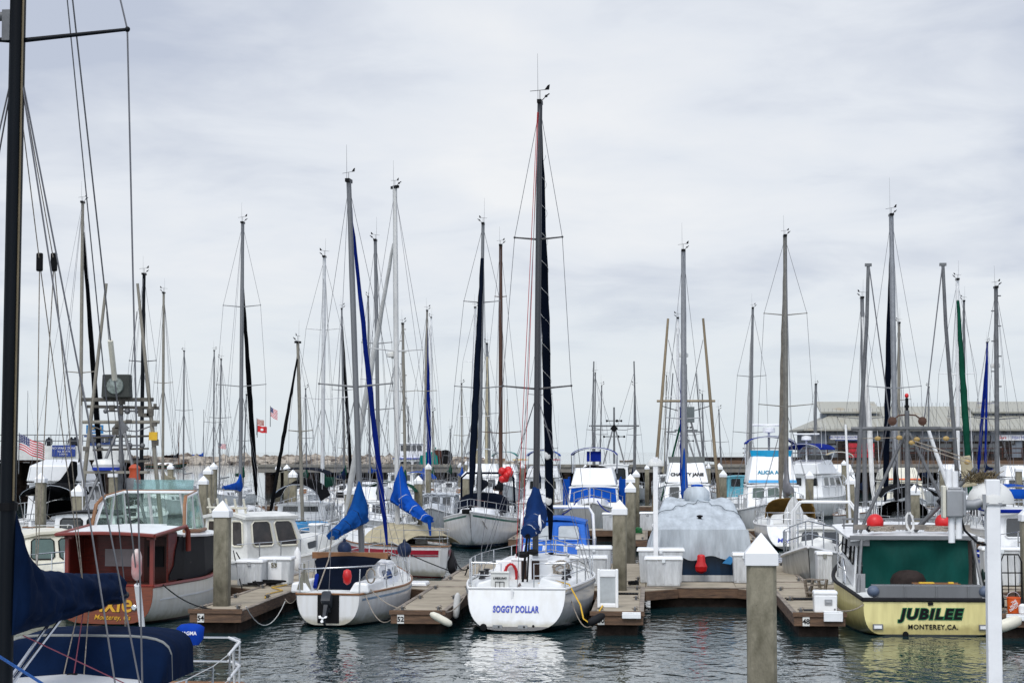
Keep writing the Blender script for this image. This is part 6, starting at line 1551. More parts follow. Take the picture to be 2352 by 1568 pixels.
specs = [
 # label, top, low, Z, heading, extra
 ('sailboat at the far left with black sail cover and black spray hood', (190, 463), (185, 1000), 88, AWAY, dict(L=9, jib=BLKC, jibr=.11, cover=BLKC, dod=BLKC, bim=BLKC, mastmat=TANM, rm=.08, spreaders=((.45, .68),), cov=(.6, .2, 1.2), boomx=-1.3)),
 ('sailboat with an all-black mast behind the left troller', (331, 628), (324.5, 1080), 100, AWAY, dict(L=8, mastmat=BMAST, rm=.10, spreaders=((.62, .68),), cover=BLKC)),
 ('sailboat with a plain tan mast right of the left troller', (376, 671), (374, 1060), 127, TOW, dict(L=8, mastmat=TANM, rm=.09, spreaders=((.55, .6),), cover=TANC)),
 ('distant sailboat with a thin grey mast before the open water', (423, 805), (421.5, 1050), 168, TOW, dict(L=8, rm=.07)),
 ('distant sailboat, left mast of a close thin pair', (492, 804), (490.5, 1050), 180, AWAY, dict(L=9, rm=.07, spreaders=((.45, .85),))),
 ('distant sailboat, right mast of a close thin pair', (508, 824), (504.5, 1050), 140, TOW, dict(L=8, rm=.06)),
 ('tall white-masted sloop with black furled headsail left of centre', (557.5, 510), (552.5, 1080), 100, AWAY, dict(L=10, jib=BLKC, jibr=.12, cover=BLUE, mastmat=ALU, rm=.10, spreaders=((.42, 1.25), (.70, .95)), jtop=.80, headgear=(1, True, True))),
 ('little blue wooden sloop with bare grey mast and blue deck', (684, 784), (694, 1160), 83.5, R(150), dict(L=5.6, B=1.8, fb=.8, jib=BLKC, jibr=.07, mastmat=TANM, rm=.07, hull_mat=hm('blue_plank_hull', (.16, .22, .30), ((.06, (.02, .03, .03)), (.45, (.24, .28, .33)), (.62, (.02, .16, .36))), .35, .2), cabmat=pm('sky_blue_paint', (.03, .24, .50), .4), spreaders=((.5, .6),), boom=False)),
 ('white-masted sloop with forest green sail cover', (745, 588), (740.5, 1100), 100, TOW, dict(L=9.5, B=2.9, cover=GREENC, mastmat=pm('bright_white_spar', (.60, .61, .61), .35), rm=.10, spreaders=((.42, 1.25), (.7, .9)), stripe=pm('red_line', (.3, .03, .02), .4), fb=1.15, cov=(.5, .3, .9))),
 ('distant sloop with black furled headsail beside the sloping blue one', (785, 708), (789.5, 1040), 139, AWAY, dict(L=8.5, jib=BLKC, jibr=.11, rm=.07, cover=NAVY)),
 ('distant thin-masted sloop between two silver masts', (845.5, 680), (849, 1020), 179, TOW, dict(L=10, rm=.09, cover=BLUE)),
 ('silver-masted sloop behind the blue furled headsail', (862, 550), (869, 1040), 87, TOW, dict(L=9.5, cover=GREENC, rm=.085, spreaders=((.38, .7), (.62, .66)), headgear=(1, True, True), bim=GREENC)),
 ('tan-masted sloop with mast steps right of the radar mast', (925, 742), (930, 1040), 127, AWAY, dict(L=8.5, mastmat=TANM, rm=.10, steps=True, spreaders=((.6, .9),), cover=GREENC)),
 ('sloop with blue furled headsail and blue sail cover near the middle', (981, 712), (974.5, 1040), 139, AWAY, dict(L=9, jib=BLUE2, jibr=.14, cover=BLUE, mastmat=TANM, rm=.08, bim=BLUE)),
 ('far white-masted sloop just right of the blue furled headsail', (990.5, 728), (987, 1040), 178, TOW, dict(L=9, rm=.09, mastmat=WSTR, cover=WHTC)),
 ('far sloop with tan furled headsail left of the navy one', (1091.5, 705), (1086.5, 1030), 139, AWAY, dict(L=9, jib=TANC, jibr=.10, rm=.10, mastmat=WSTR, cover=TEALC, spreaders=((.4, 1.1), (.7, .8)))),
 ('far grey-masted sloop with teal sail cover left of the brown mast', (1118.5, 788), (1124, 1040), 166, TOW, dict(L=9, jib=TANC, jibr=.12, rm=.11, cover=TEALC, spreaders=((.5, 1.0),))),
 ('ketch-like boat with a dark varnished wooden mast', (1150, 562), (1150, 1060), 99, AWAY, dict(L=10, mastmat=WMAST, rm=.10, boommat=WMAST, spreaders=((.28, 1.0), (.80, .28)), cover=BLKC, hull_mat=HB('dark_hull', (.05, .05, .055), (.2, .04, .03)), stripe=TEAK, headgear=(.9, True, True))),
 ('sloop half hidden behind the tallest mast', (1243, 720), (1239, 1020), 126, AWAY, dict(L=9, rm=.06, spreaders=((.25, 1.15), (.55, .75)), cover=NAVY)),
 ('white sloop with navy furled headsail, blue sail cover and radar behind the covered boat', (1569.5, 574), (1571.5, 1080), 87, AWAY, dict(L=9, jib=BLUE2, jibr=.12, cover=BLUE, mastmat=pm('bright_silver_spar', (.30, .305, .315), .4, .3), rm=.12, spreaders=((.36, .78),), radar=8.25, cov=(.7, .25, 1.6), headgear=(1.2, True, True))),
 ('far white-masted sloop between the wooden trolling poles', (1557, 729), (1556.5, 1040), 126, TOW, dict(L=9, rm=.10, mastmat=WSTR, cover=NAVY)),
 ('far small sloop right of the wooden trolling poles', (1651, 940), (1655, 1040), 177, AWAY, dict(L=6.5, B=2.2, rm=.06)),
 ('white sloop with white furled headsail left of the turquoise windscreen', (1729, 706), (1724, 1000), 126, AWAY, dict(L=9, jib=WHTC, jibr=.14, rm=.09, spreaders=((.33, 1.1), (.63, .9)), cover=BLUE)),
 ('distant sloop with short grey mast in front of the market roof', (1874, 881), (1872, 1010), 176, AWAY, dict(L=8, rm=.13, cover=BLUE)),
 ('sloop with pale furled headsail left of the yellow boat gantry', (1980, 682), (1985, 1010), 98, TOW, dict(L=9, jib=WHTC, jibr=.11, rm=.11, cover=NAVY, spreaders=((.42, 1.3), (.36, 1.0)))),
 ('silver-masted sloop with navy furled headsail and black canvas behind the gantry', (2047, 492), (2057, 1090), 86, AWAY, dict(L=9.8, jib=NAVY2, jibr=.125, mastmat=pm('pale_silver_spar', (.29, .30, .315), .4, .3), rm=.12, bim=BLKC, dod=BLKC, cover=BLKC, spreaders=((.42, 1.15),), headgear=(1.6, True, True), cov=(.7, .3, .9))),
 ('far grey-masted sloop just right of the tall silver mast', (2065, 740), (2064, 1000), 124, TOW, dict(L=8, mastmat=TANM, rm=.10)),
 ('sloop with dark green furled headsail at the right', (2199, 640), (2200, 1040), 97, TOW, dict(L=9.5, jib=GREENC, jibr=.14, rm=.10, mastmat=WSTR, cover=GREENC, spreaders=((.58, .9),))),
 ('far sloop with dark mast right of the green headsail', (2214, 690), (2215, 1020), 124, TOW, dict(L=9, mastmat=GREYM, rm=.08, spreaders=((.4, 1.0),))),
 ('grey-masted boat with mast steps and a white radar at the right edge', (2287.5, 658), (2290.5, 1080), 85, AWAY, dict(L=9.5, mastmat=GREYM, rm=.10, steps=True, radar=7.7, cover=NAVY, spreaders=((.42, .95),), bim=BLUE)),
 ('sailboat stern on with blue furled headsail under the fish market sign', (2267.5, 785), (2264, 1040), 175, AWAY, dict(L=9.5, jib=BLUE2, jibr=.14, mastmat=BLUE2, rm=.11, cover=NAVY, fb=1.3)),
]
for lb, tp, lw, z in (
    ('distant sloop with a bare thin mast left of the navy furled one', (1034, 985), (1034.5, 1040), 178), ('far sloop with a thin mast just right of the left upright grey pole', (1367.5, 856), (1365.5, 1030), 152),
    ('far sloop with a thin mast between the upright grey poles', (1382, 885), (1379, 1030), 170), ('far sloop with a thin mast right of the right upright grey pole', (1457.5, 886), (1456, 1030), 166),
    ('far sloop with a thin mast left of the silver radar mast', (1531, 862), (1527, 1030), 178), ('far sloop with a thin mast by the right wooden trolling pole', (1613, 905), (1616, 1030), 150),
    ('far sloop with a short mast below the market roof peak', (2133.5, 888), (2132, 1030), 150), ('far sloop with a white mast right of the black furled headsail boat', (702, 892), (703.5, 1040), 150),
    ('far sloop with a thin mast left of the silver foreground mast', (790, 945), (792, 1040), 166), ('far sloop with a thin mast behind the blue furled middle headsail', (994, 945), (994.5, 1040), 152),
    ('far sloop with a thin mast under the black furled headsail', (566, 905), (561, 1040), 152), ('far sloop with a thin mast left of the brown wooden mast', (1060.5, 880), (1061, 1040), 150)):
    specs.append((lb, tp, lw, z, TOW if int(tp[0]) % 2 else AWAY, dict(L=7.0, B=2.3, rm=.055, mastmat=[ALU, TANM, GREYM][int(tp[0]) % 3], cover=[BLUE, NAVY, GREENC, TANC][int(tp[0]) % 4], spreaders=((.5, .6),))))
for i, (lb, tp, lw, z, hd, kw) in enumerate(specs):
    kw.setdefault('seed', i + 3); kw.setdefault('group', None)
    kw.setdefault('wr', .008 if z < 110 else .010)
    if lb.startswith('little blue'): kw['wins'] = ()
    r_, h_ = mast_boat(lb, tp, lw, z, hd, **kw)
    if 'fish market' in lb: text('PAT', .5, INK, r_, (0, -.04, .75), (1, 0, 0), (0, 0, 1), off=.01)
# trollers farther out
troller('troller with a pair of upright grey poles behind the blue-canvas yacht', (P(1404, 1000, 136).x, 134, 0), R(-4), 10, 3.2, HB('white_far', (.7, .7, .7), (.05, .05, .2)), 1.40, 1.40, 10.4, 5.9, GREYM, .5, (3.5, 6), (1.2, 3.2), name='fishing_boat', mastz=7.2, halfbar=1.5, wins=True)
troller('far dark troller with two converging poles between the wooden poles', (P(1563, 1000, 165).x, 160, 0), R(-4), 10, 3.2, HB('green_far', (.05, .10, .08), (.2, .03, .03)), 1.7, .95, 10.6, 5.75, GREYM, .5, (3.5, 6), (1.2, 3.2), name='fishing_boat', mastz=9.5, wins=True)
# motor boats filling the middle rows
cruiser('white sport cabin boat with open rails left of the green-covered sloop', G(-8.75, 37.9), R(176), 8.2, 2.5, fly=True, fh=.6, name='motor_boat', hz=.8, deckh=1.1)
cruiser('grey pilothouse boat right of the red-striped sloop', G(-7.15, 51.6), R(176), 7.5, 2.4, fly=False, name='motor_boat', wmat=pm('pale_grey_paint', (.46, .49, .52), .45, var=.12), hz=.75, deckh=1.15)
sb, sh_, sf = cruiser('white express cruiser with black canvas beside the front left pilings', G(-11.45, 30.4), R(-4), 8.5, 2.6, fly=False, name='motor_boat', glass=GLASS, hz=1.1, deckh=.7)
canopy(sb, .8, 3.4, 1.1, 2.7, 2.9, BLKC, drop=.7, posts=.02, foot=1.2); canopy(sb, 1.5, 3.2, 1.25, 3.35, 3.4, NAVY2, 'upper_bimini', drop=.25)
text('Sea Fox', .42, BLUEI, sb, (.2, -.04, .55), (1, 0, 0), (0, 0, 1), shear=.3, off=.004)
ty, tyh, tyf = cruiser('large white trawler yacht with dark wraparound windows and blue bimini', G(12.15, 69.5), R(-28), 10, 3.1, bim=BLUE2, fh=.95, deckh=1.35, hz=1.25, radar=True, band=GLASS)
tc2, _a, _b = cruiser('white cabin cruiser with a flag at the far left edge', G(-22.3, 30.2), R(-4), 9, 3.0, fly=True, fh=1.0, deckh=1.6, name='motor_yacht', hz=1.1, glass=GLASS)
cruiser('white motor boat with clear canvas frames in the far middle', G(-7.6, 85), R(176), 9, 3, name='motor_boat', bim=CLEAR, fly=True, fh=.9)
cruiser('white motor boat with blue bimini beyond the navy canopied sloop', G(-3.2, 72), R(-4), 8.5, 2.8, name='motor_boat', bim=BLUE, fly=True, fh=.8)
cruiser('cream trawler with orange trim right of the gantry', G(18.6, 72.3), R(176), 9, 3.1, name='motor_yacht', wmat=CREAM, fly=True, fh=.8, stripe=ORG, deckh=1.3)
cruiser('white motor boat with black canvas right of the trawler yacht', G(14.4, 38.1), R(176), 7.5, 2.6, fly=False, name='motor_boat', cover=BLKC, hz=.8, deckh=1.0)
cruiser('white motor boat with black tarp far right behind the pole lamp', G(18.75, 37.9), R(176), 7.5, 2.7, fly=False, name='motor_boat', cover=BLKC, hz=.8, deckh=.9)
cruiser('white cabin boat with dark windows in the far right rows', G(28, 85), R(176), 9, 3, name='motor_boat', fly=True, fh=.8)
cruiser('small white motor boat under the wharf at left centre', G(-17, 109), R(-4), 8, 2.7, name='motor_boat', fly=False, deckh=1.3)
cruiser('small white motor boat in front of the wharf, middle', G(-8.2, 112), R(176), 8, 2.7, name='motor_boat', fly=True, fh=.7, bim=TEALC)
cruiser('small white motor boat in front of the wharf right of the yacht bimini', G(5.2, 110), R(176), 8, 2.7, name='motor_boat', fly=False, deckh=1.2)
cruiser('turquoise-trimmed motor boat right of the black-lettered wheelhouse', G(9.8, 78 + 2.4), R(-4), 7.5, 2.5, name='motor_boat', fly=False, wmat=pm('turquoise_paint', (.10, .36, .45), .45), deckh=1.4)
cruiser('far motor boat with navy canvas under the wharf at right', G(27.9, 112), R(176), 8, 2.8, name='motor_boat', fly=True, cover=NAVY, fh=.7)
cruiser('far motor boat with tan canvas before the red fish totes', G(18.8, 112), R(176), 8, 2.8, name='motor_boat', fly=True, bim=TANC, fh=.7)
# ================================================================ FURNITURE OF THE DOCKS
def person(name, label, p, h=1.7, pose='stand', mat=None, rz=0.0):
    """one continuous skinned figure"""
    k = h / 1.7
    if pose == 'stand':
        V = [(0, 0, .92, .13), (0, 0, 1.18, .14), (0, 0, 1.40, .15), (0, 0, 1.50, .06), (0, .02, 1.62, .105), (.10, 0, .86, .10), (.11, .02, .48, .075), (.11, -.02, .06, .05), (.12, .12, .03, .045), (-.10, 0, .86, .10), (-.11, -.03, .48, .075), (-.11, -.08, .06, .05), (-.12, .06, .03, .045),
             (.2, 0, 1.42, .06), (.25, .04, 1.13, .048), (.22, .22, .98, .038), (-.2, 0, 1.42, .06), (-.25, .02, 1.13, .048), (-.22, .2, 1.0, .038)]
        E = [(0, 1), (1, 2), (2, 3), (3, 4), (0, 5), (5, 6), (6, 7), (7, 8), (0, 9), (9, 10), (10, 11), (11, 12), (2, 13), (13, 14), (14, 15), (2, 16), (16, 17), (17, 18)]
    else:
        V = [(0, 0, .12, .15), (0, .03, .38, .15), (0, .05, .58, .15), (0, .06, .68, .06), (0, .08, .82, .11), (.12, .25, .16, .09), (.14, .55, .30, .07), (.12, .85, .10, .05), (-.12, .25, .16, .09), (-.14, .55, .30, .07), (-.12, .85, .10, .05),
             (.2, .05, .6, .06), (.38, .22, .48, .05), (.50, .42, .55, .04), (-.2, .05, .6, .06), (-.36, .25, .42, .05), (-.45, .45, .38, .04)]
        E = [(0, 1), (1, 2), (2, 3), (3, 4), (0, 5), (5, 6), (6, 7), (0, 8), (8, 9), (9, 10), (2, 11), (11, 12), (12, 13), (2, 14), (14, 15), (15, 16)]
    me = bpy.data.meshes.new(name); me.from_pydata([(x * k, y * k, z * k) for x, y, z, r in V], E, []); me.materials.append(mat)
    o = bpy.data.objects.new(name, me); C.objects.link(o)
    o.modifiers.new('skin', 'SKIN'); sv = me.skin_vertices
    if not sv: 
        me.attributes  # layer is created by the modifier below
    sk = o.data.skin_vertices[0].data if o.data.skin_vertices else None
    if sk:
        for i, (x, y, z, r) in enumerate(V): sk[i].radius = (r * k, r * k)
        sk[0].use_root = True
    o.modifiers.new('sub', 'SUBSURF').levels = 1
    o.location = p; o.rotation_euler = (0, 0, rz)
    return tag(o, label, 'person')
def dock_box(label, px, py, Yd, w, hgt, d=.75, rz=-GA, num=None, door=False, name='dock_box'):
    p = P(px, py, Yd); root = T(name, label, 'dock box', (p.x, Yd, DZ + .004), rz, 'white dock boxes')
    b = MB().box((0, 0, hgt / 2), (w * .9, d * .88, hgt), top=(1.09, 1.09)); b.build('bin', BOXW, root, bevel=.03)
    r = MB()
    for i in range(5): x = lerp(-w * .4, w * .4, i / 4); r.box((x, -d * .46, hgt * .48), (.05, .03, hgt * .80), M=Matrix.Rotation(.035, 3, 'X'))
    r.build('rib', BOXW, root, bevel=.008)
    MB().box((0, 0, hgt + .045), (w * 1.08, d * 1.06, .09), top=(.95, .92)).build('lid', W, root, bevel=.03)
    MB().box((0, -d * .53, hgt - .02), (.09, .03, .10)).build('latch', SS, root)
    if door: MB().box((.0, -d * .485, hgt * .5), (w * .44, .02, hgt * .82)).build('door_panel', W, root, bevel=.01)
    if num: text(num, .17, pm('olive_number', (.10, .085, .03), .5), root, (-.02, -d * .54, hgt * .72), (1, 0, 0), (0, 0, 1), off=.004)
    return root
dock_box('white fibreglass dock box with a grey pedestal lid, right of the tall-masted sloop', 1352, 1330, 54.0, 1.0, .72)
dock_box('taller white dock box behind the first one, right of the tall-masted sloop', 1365, 1325, 55.2, .95, .92)
dock_box('big ribbed white dock box standing on the walkway before the covered boat', 1524, 1340, 53.9, .98, .70)
dock_box('second white dock box behind the ribbed one at the lamp post foot', 1518, 1335, 55.3, 1.25, .86)
dock_box('white dock box right of the covered boat, half behind the near piling', 1708, 1335, 55.2, .6, .74)
dock_box('white dock box with door panel marked 53', 637, 1325, 54.6, .86, .66, num='53', door=True)
dock_box('plain lower white dock box left of the one marked 53', 578, 1335, 54.0, .72, .62)
dock_box('white dock box on the far dock behind the blue little sloop', 735, 1220, 81.0, .8, .62)
dock_box('white dock box on the second walkway beside the white yacht bow', 1402, 1210, 91.9, .72, .72)
dock_box('white dock box on the second walkway right of the stained-foot piling', 1487, 1210, 91.9, .7, .75)
dock_box('white dock box behind the small skiff beside the yellow boat', 1892, 1320, 54.6, .42, .8)
dock_box('big round-topped white box on the dock at the right edge', 2297, 1330, 54.0, 1.0, .95)
# shore power lamp posts
def lamp_post(label, px, py, Yd, zt, s, dome_side=1, base=DZ, box=False, w=.13):
    p = P(px, py, Yd); root = T('lamp_post', label, 'lamp post', (p.x, Yd, base), -GA)
    h = zt - base; MB().box((0, 0, h / 2), (w, w, h)).build('post', PVC, root, bevel=.008)
    b = MB(); rr = []
    for i in range(9):
        a = i / 8 * math.pi; rr.append((math.sin(a), math.cos(a)))
    rows = []
    r = .235
    for i in range(7):
        ph = i / 6 * math.pi / 2; rows.append([Vector((r * math.cos(ph) * math.cos(t), .10 + r * math.cos(ph) * math.sin(t) * .8, h - .05 - .19 + r * .95 * math.sin(ph))) for t in [k * 2 * math.pi / 24 for k in range(25)]])
    b.sheet(rows, .012); o = b.build('dome', pm('scuffed_white_dome', (.66, .66, .63), .5, var=.3, scale=14, col2=(.40, .40, .38), thr=(.25, .42)), root, smooth=60)
    MB().lathe((0, .10, h - .30), [(.02, 0), (.09, .01), (.10, .06), (.02, .08)], 12).build('lamp', pm('frosted_lamp', (.55, .55, .5), .3), o, smooth=40)
    if box:
        g = T('junction_box', None, None); bpy.data.objects.remove(g)
        bx = MB().box((-.37, -.02, h - .235), (.17, .16, .27)).box((-.37, -.02, h - .09), (.13, .13, .03)).box((-.285, -.03, h - .235), (.03, .20, .25)); e = bx.build('junction_box', GREYB, root, bevel=.02)
        MB().box((-.475, -.02, h - .22), (.035, .14, .32)).build('cover_plate', CREAM, root, bevel=.01)
        c = MB(); c.path([(-.27, -.03, h - .25), (-.18, -.03, h - .25), (-.11, -.03, h - .22)], [.055, .05, .045], 10); c.box((-.09, -.03, h - .22), (.03, .12, .15)); c.build('bracket_arm', GREYB, root, smooth=50)
        c = MB()
        for x, z0, z1 in ((-.40, h - .62, h - .36), (-.33, h - .58, h - .36), (-.42, h - .10, h + .10), (-.36, h - .10, h + .08)): c.path([(x, -.02, z0), (x, -.02, z1)], .032, 8)
        c.build('conduit', PVC, root, smooth=50)
        c = MB(); c.path([(-.31, 0, h - .36), (-.27, 0, h - .5), (-.15, 0, h - .62), (-.06, 0, h - .64)], .012, 6); c.build('cable', BLK, root, smooth=60)
        c = MB(); c.box((0, 0, h - .24), (w + .03, w + .03, .025)).box((.10, 0, h - .24), (.06, .06, .05)); c.build('clamp', GREYB, root)
    return root
lamp_post('tall white square lamp post in the right foreground with grey box and scuffed dome lamp', 2281, 1300, 19.6, 3.83, 1, box=True, base=-2.0, w=.135)
lamp_post('white lamp post with a white dome behind the ribbed dock box', 1506, 1180, 54.9, 3.95, 1)
nest = MB(); rd = random.Random(6)
for i in range(150):
    a = rd.uniform(0, 6.283); r = rd.uniform(.02, .16); p0 = Vector((r * math.cos(a), r * .6 * math.sin(a), rd.uniform(0, .05))); d = Vector((rd.uniform(-.13, .13), rd.uniform(-.08, .08), rd.uniform(.0, .13)))
    nest.path([p0, p0 + d * .6, p0 + d + Vector((0, 0, -.02))], .0035, 3)
p = P(2247, 1102, 19.75); n_ = tag(nest.build('bird_nest', pm('dry_twigs', (.16, .12, .06), .9, var=.4, scale=20)), 'scruffy dry twig nest on top of the foreground dome lamp', 'nest'); n_.location = (p.x, 19.72, p.z - .03)
# cooler, bucket, hand truck, folding steps, window panel, bumpers
c = P(1920, 1402, 44.0); ck = T('cooler', 'white picnic cooler on the end of dock finger 48', 'cooler', G(7.60, -7.72, DZ), R(-4))
MB().box((0, 0, .20), (.50, .42, .40), top=(1.05, 1.05)).build('body', W, ck, bevel=.03); MB().box((0, 0, .445), (.55, .46, .09), top=(.95, .95)).build('lid', W, ck, bevel=.03)
MB().box((.06, -.225, .24), (.17, .03, .13)).box((.06, -.245, .24), (.11, .02, .05)).build('handle', GREYB, ck, bevel=.008)
MB().box((0, .0, .012), (.01, .01, .01)).build('drain', BLK, ck)
mat_ = tag(MB().box((0, 0, 0), (.55, .4, .015)).build('rubber_mat', RUB, bevel=.004), 'black rubber mat beside the white cooler', 'mat'); mat_.location = G(7.32, -7.3, DZ + .014); mat_.rotation_euler = (0, 0, -GA)
gr = T('grating', 'black slotted grating across dock finger 48', 'grating', G(7.42, -3.9, DZ + .006), -GA)
b = MB()
for i in range(22): b.box((lerp(-.42, .42, i / 21), 0, .012), (.016, .5, .024))
b.box((0, -.25, .012), (.9, .02, .03)).box((0, .25, .012), (.9, .02, .03)); b.build('bars', BLK, gr)
gr2 = T('grating', 'black slotted grating behind the piling on dock finger 50', 'grating', G(3.1, -2.4, DZ + .006), -GA)
b = MB()
for i in range(14): b.box((lerp(-.25, .25, i / 13), 0, .012), (.016, .35, .024))
b.box((0, -.18, .012), (.55, .02, .03)).box((0, .18, .012), (.55, .02, .03)); b.build('bars', BLK, gr2)
st = T('folding_step', 'folded tan wooden step on dock finger 48 beside the yellow boat', 'step', G(7.70, -3.2, DZ), R(-40))
b = MB()
for s in (-.2, .2): b.box((s, 0, .22), (.05, .07, .46), M=Matrix.Rotation(.3, 3, 'X')); b.box((s, .25, .22), (.05, .07, .46), M=Matrix.Rotation(-.3, 3, 'X'))
for z in (.12, .30, .44): b.box((0, .02 + z * .2, z), (.44, .14, .03))
b.build('frame', WOODG, st)
wp = P(1397, 1392, 46.2); fp = T('window_panel', 'white framed window panel leaning against the finger 50 piling', 'panel', (wp.x, 46.4, DZ), R(-4))
b = MB(); fr_ = [(-.24, .0), (.24, .0), (.24, .86), (-.24, .86)]
b.box((-.21, .0, .44), (.07, .05, .9)).box((.21, 0, .44), (.07, .05, .9)).box((0, 0, .79), (.36, .05, .18)).box((0, 0, .05), (.36, .05, .10)); b.build('frame', W, fp, bevel=.02); MB().box((0, .005, .40), (.36, .012, .62)).build('pane', CLEAR, fp)
ht = P(2325, 1400, 46.8); hd = T('hand_truck', 'black tube hand truck standing on the dock at the right edge', 'hand truck', (P(2328, 1360, 46.2).x, 46.3, DZ), R(-4))
b = MB(); b.path([(-.22, 0, .08), (-.24, .12, 1.05), (-.17, .13, 1.22), (.17, .13, 1.22), (.24, .12, 1.05), (.22, 0, .08)], .018, 6)
for x in (-.08, .08): b.path([(x, .0, .08), (x, .12, 1.2)], .013, 5)
for z in (.2, .5, .8): b.path([(-.23, .012 + z * .1, z), (.23, .012 + z * .1, z)], .015, 5)
b.build('frame', BLK, hd, smooth=60); MB().box((0, -.12, .03), (.42, .24, .02)).build('toe_plate', BLK, hd)
for x in (-.22, .22): MB().lathe((x, .1, .12), [(.03, -.04), (.12, -.035), (.12, .035), (.03, .04)], 14, 'X').build('wheel', RUB, hd, smooth=40)
bk = T('bucket', 'orange plastic bucket with white lettering on the dock at the right edge', 'bucket', (P(2331, 1400, 44.5).x, 44.6, DZ))
MB().lathe((0, 0, 0), [(.01, 0), (.12, 0), (.135, .02), (.15, .34), (.16, .345), (.16, .37), (.145, .372), (.13, .04), (.01, .035)], 20).build('pail', ORG, bk, smooth=40)
for s, z in (('THE', .26), ('HOME', .19), ('DEPOT', .12)): text(s, .07, WHI, bk, (-.02, -.152, z), (1, .05, .6), (-.6, 0, 1), off=.001)
MB().path([(.15 * math.cos(a), .0 + .03, .33 - .10 * math.sin(a) * 0 + .16 * math.sin(a)) for a in [i / 8 * math.pi for i in range(9)]], .006, 5).build('handle', SS, bk)
wb_ = tag(MB().lathe((0, 0, 0), [(.01, 0), (.085, 0), (.09, .2), (.05, .24), (.01, .25)], 14).build('jug', WSTR, smooth=40), 'white plastic jug beside the orange bucket', 'jug'); wb_.location = (P(2349, 1405, 44.3).x, 44.3, DZ)
def hang_fender(label, px, py, Yd, l=.5, r=.09, mat=None, tilt=0.0):
    o = tag(MB().lathe((0, 0, 0), [(.02, -l / 2), (r * .85, -l * .42), (r, -l * .2), (r, l * .2), (r * .8, l * .4), (.025, l / 2)], 12).build('fender', mat or CREAM, smooth=60), label, 'fender'); o.location = P(px, py, Yd); o.rotation_euler = (0, tilt, 0); return o
hang_fender('cream sausage fender hanging at the right corner of dock finger 52', 1013, 1421, 44.55, .55, .085, CREAM, R(-62))
hang_fender('pale fender hanging on the right side of dock finger 52', 1049, 1390, 46.6, .6, .08, WHTC, R(5))
hang_fender('black fender at the left corner of dock finger 50', 1370, 1421, 44.5, .42, .09, RUB, R(60))
hang_fender('cream roller fender at the left corner of dock finger 46', 2316, 1432, 42.2, .6, .13, CREAM, R(70))
for nm, u, v in (('white plastic dock bumper on the right corner of dock finger 48', 7.72, -8.44), ('low white plastic dock bumper on the tip of dock finger 50', 3.26, -8.44), ('white plastic dock bumper on the left corner of dock finger 46', 11.7, -8.44)):
    o = tag(MB().box((0, 0, 0), (.42, .09, .2 if '48' in nm else .12)).box((.0, .06, .11 if '48' in nm else .07), (.42, .2, .03)).build('dock_bumper', W, bevel=.02), nm, 'bumper'); o.location = G(u, v, DZ - .05); o.rotation_euler = (0, 0, -GA)
o = tag(MB().box((0, 0, .05), (2.1, .95, .10), top=(.97, .95)).build('dinghy_float', W, bevel=.03), 'flat white float lying on the walkway between dock finger 52 and the small sloop', 'float'); o.location = G(-3.35, .55, DZ + .005); o.rotation_euler = (0, 0, -GA)
# mooring lines
def moor(label, a, b, d=.25, r=.014, mat=None): rope_line('mooring_line', label, sag(a, b, d), r, mat or ROPE, 'rope')
moor('black mooring line from the varnished boat stern to dock finger 54', P(372, 1340, 47.8), P(486, 1398, 45.4), .12, .016, ROPEB)
moor('black mooring line from the white pilothouse boat down to the dock', P(536, 1264, 57), P(556, 1352, 52.5), .02, .016, ROPEB)
moor('second black mooring line from the white pilothouse boat', P(543, 1268, 57), P(596, 1345, 52.9), .06, .018, ROPEB)
moor('tan mooring line from the small sloop to dock finger 52', P(845, 1345, 47.3), P(919, 1396, 45.4), .1)
moor('slack tan mooring line from the small sloop quarter to dock finger 52', P(835, 1352, 47.1), P(915, 1400, 45.2), .5, .012)
moor('mooring line from the small sloop to dock finger 54', P(690, 1352, 47.2), P(655, 1375, 48.6), .2, .012)
moor('slack pale line along the side of dock finger 54', P(655, 1380, 48.6), P(565, 1392, 45.4), .5, .012, WHTC)
moor('tan mooring line from the tall-masted sloop to dock finger 52', P(1080, 1345, 46.8), P(1008, 1400, 44.8), .25)
moor('grey mooring line from the tall-masted sloop to dock finger 50', P(1305, 1352, 46.4), P(1380, 1402, 44.9), .6)
moor('tan mooring line from the yellow boat to dock finger 48', P(1995, 1378, 45.0), P(1932, 1402, 44.0), .08, .016)
moor('black mooring line from the red-striped sloop along its hull', P(925, 1265, 65), P(1030, 1309, 62.2), .02, .018, ROPEB)
moor('black mooring line from the red-striped sloop to the dock', P(1037, 1262, 64.5), P(1078, 1302, 57.5), .3, .02, ROPEB)
moor('second black mooring line from the red-striped sloop to the dock', P(1039, 1268, 64.5), P(1075, 1300, 57.2), .6, .02, ROPEB)
moor('left bow line of the navy-hooded sloop', P(1092, 1195, 84), P(1000, 1235, 88), .5, .016)
moor('right bow line of the navy-hooded sloop', P(1108, 1195, 84), P(1180, 1235, 88), .5, .016)
moor('navy bow line of the white yacht with blue canvas', P(1325, 1150, 94.5), P(1292, 1180, 92), .1, .03, BLUE2)
moor('second navy bow line of the white yacht with blue canvas', P(1372, 1150, 94.5), P(1400, 1175, 92), .1, .03, BLUE2)
rope_line('hose', 'green garden hose coiled on the dock below the box marked 53', [G(-5.4 + .9 * math.cos(t * .7) * .5 - .2 + .02 * t, .35 + .25 * math.sin(t * .7), DZ + .03 + .004 * t) for t in range(30)], .02, pm('green_hose', (.01, .22, .05), .5))
rope_line('power_cable', 'black power cable coiled on the walkway left of the box marked 53', [G(-6.9 + .42 * math.cos(t * .7) + .015 * t, -.1 + .22 * math.sin(t * .7), DZ + .03 + .004 * t) for t in range(32)], .022, ROPEB)
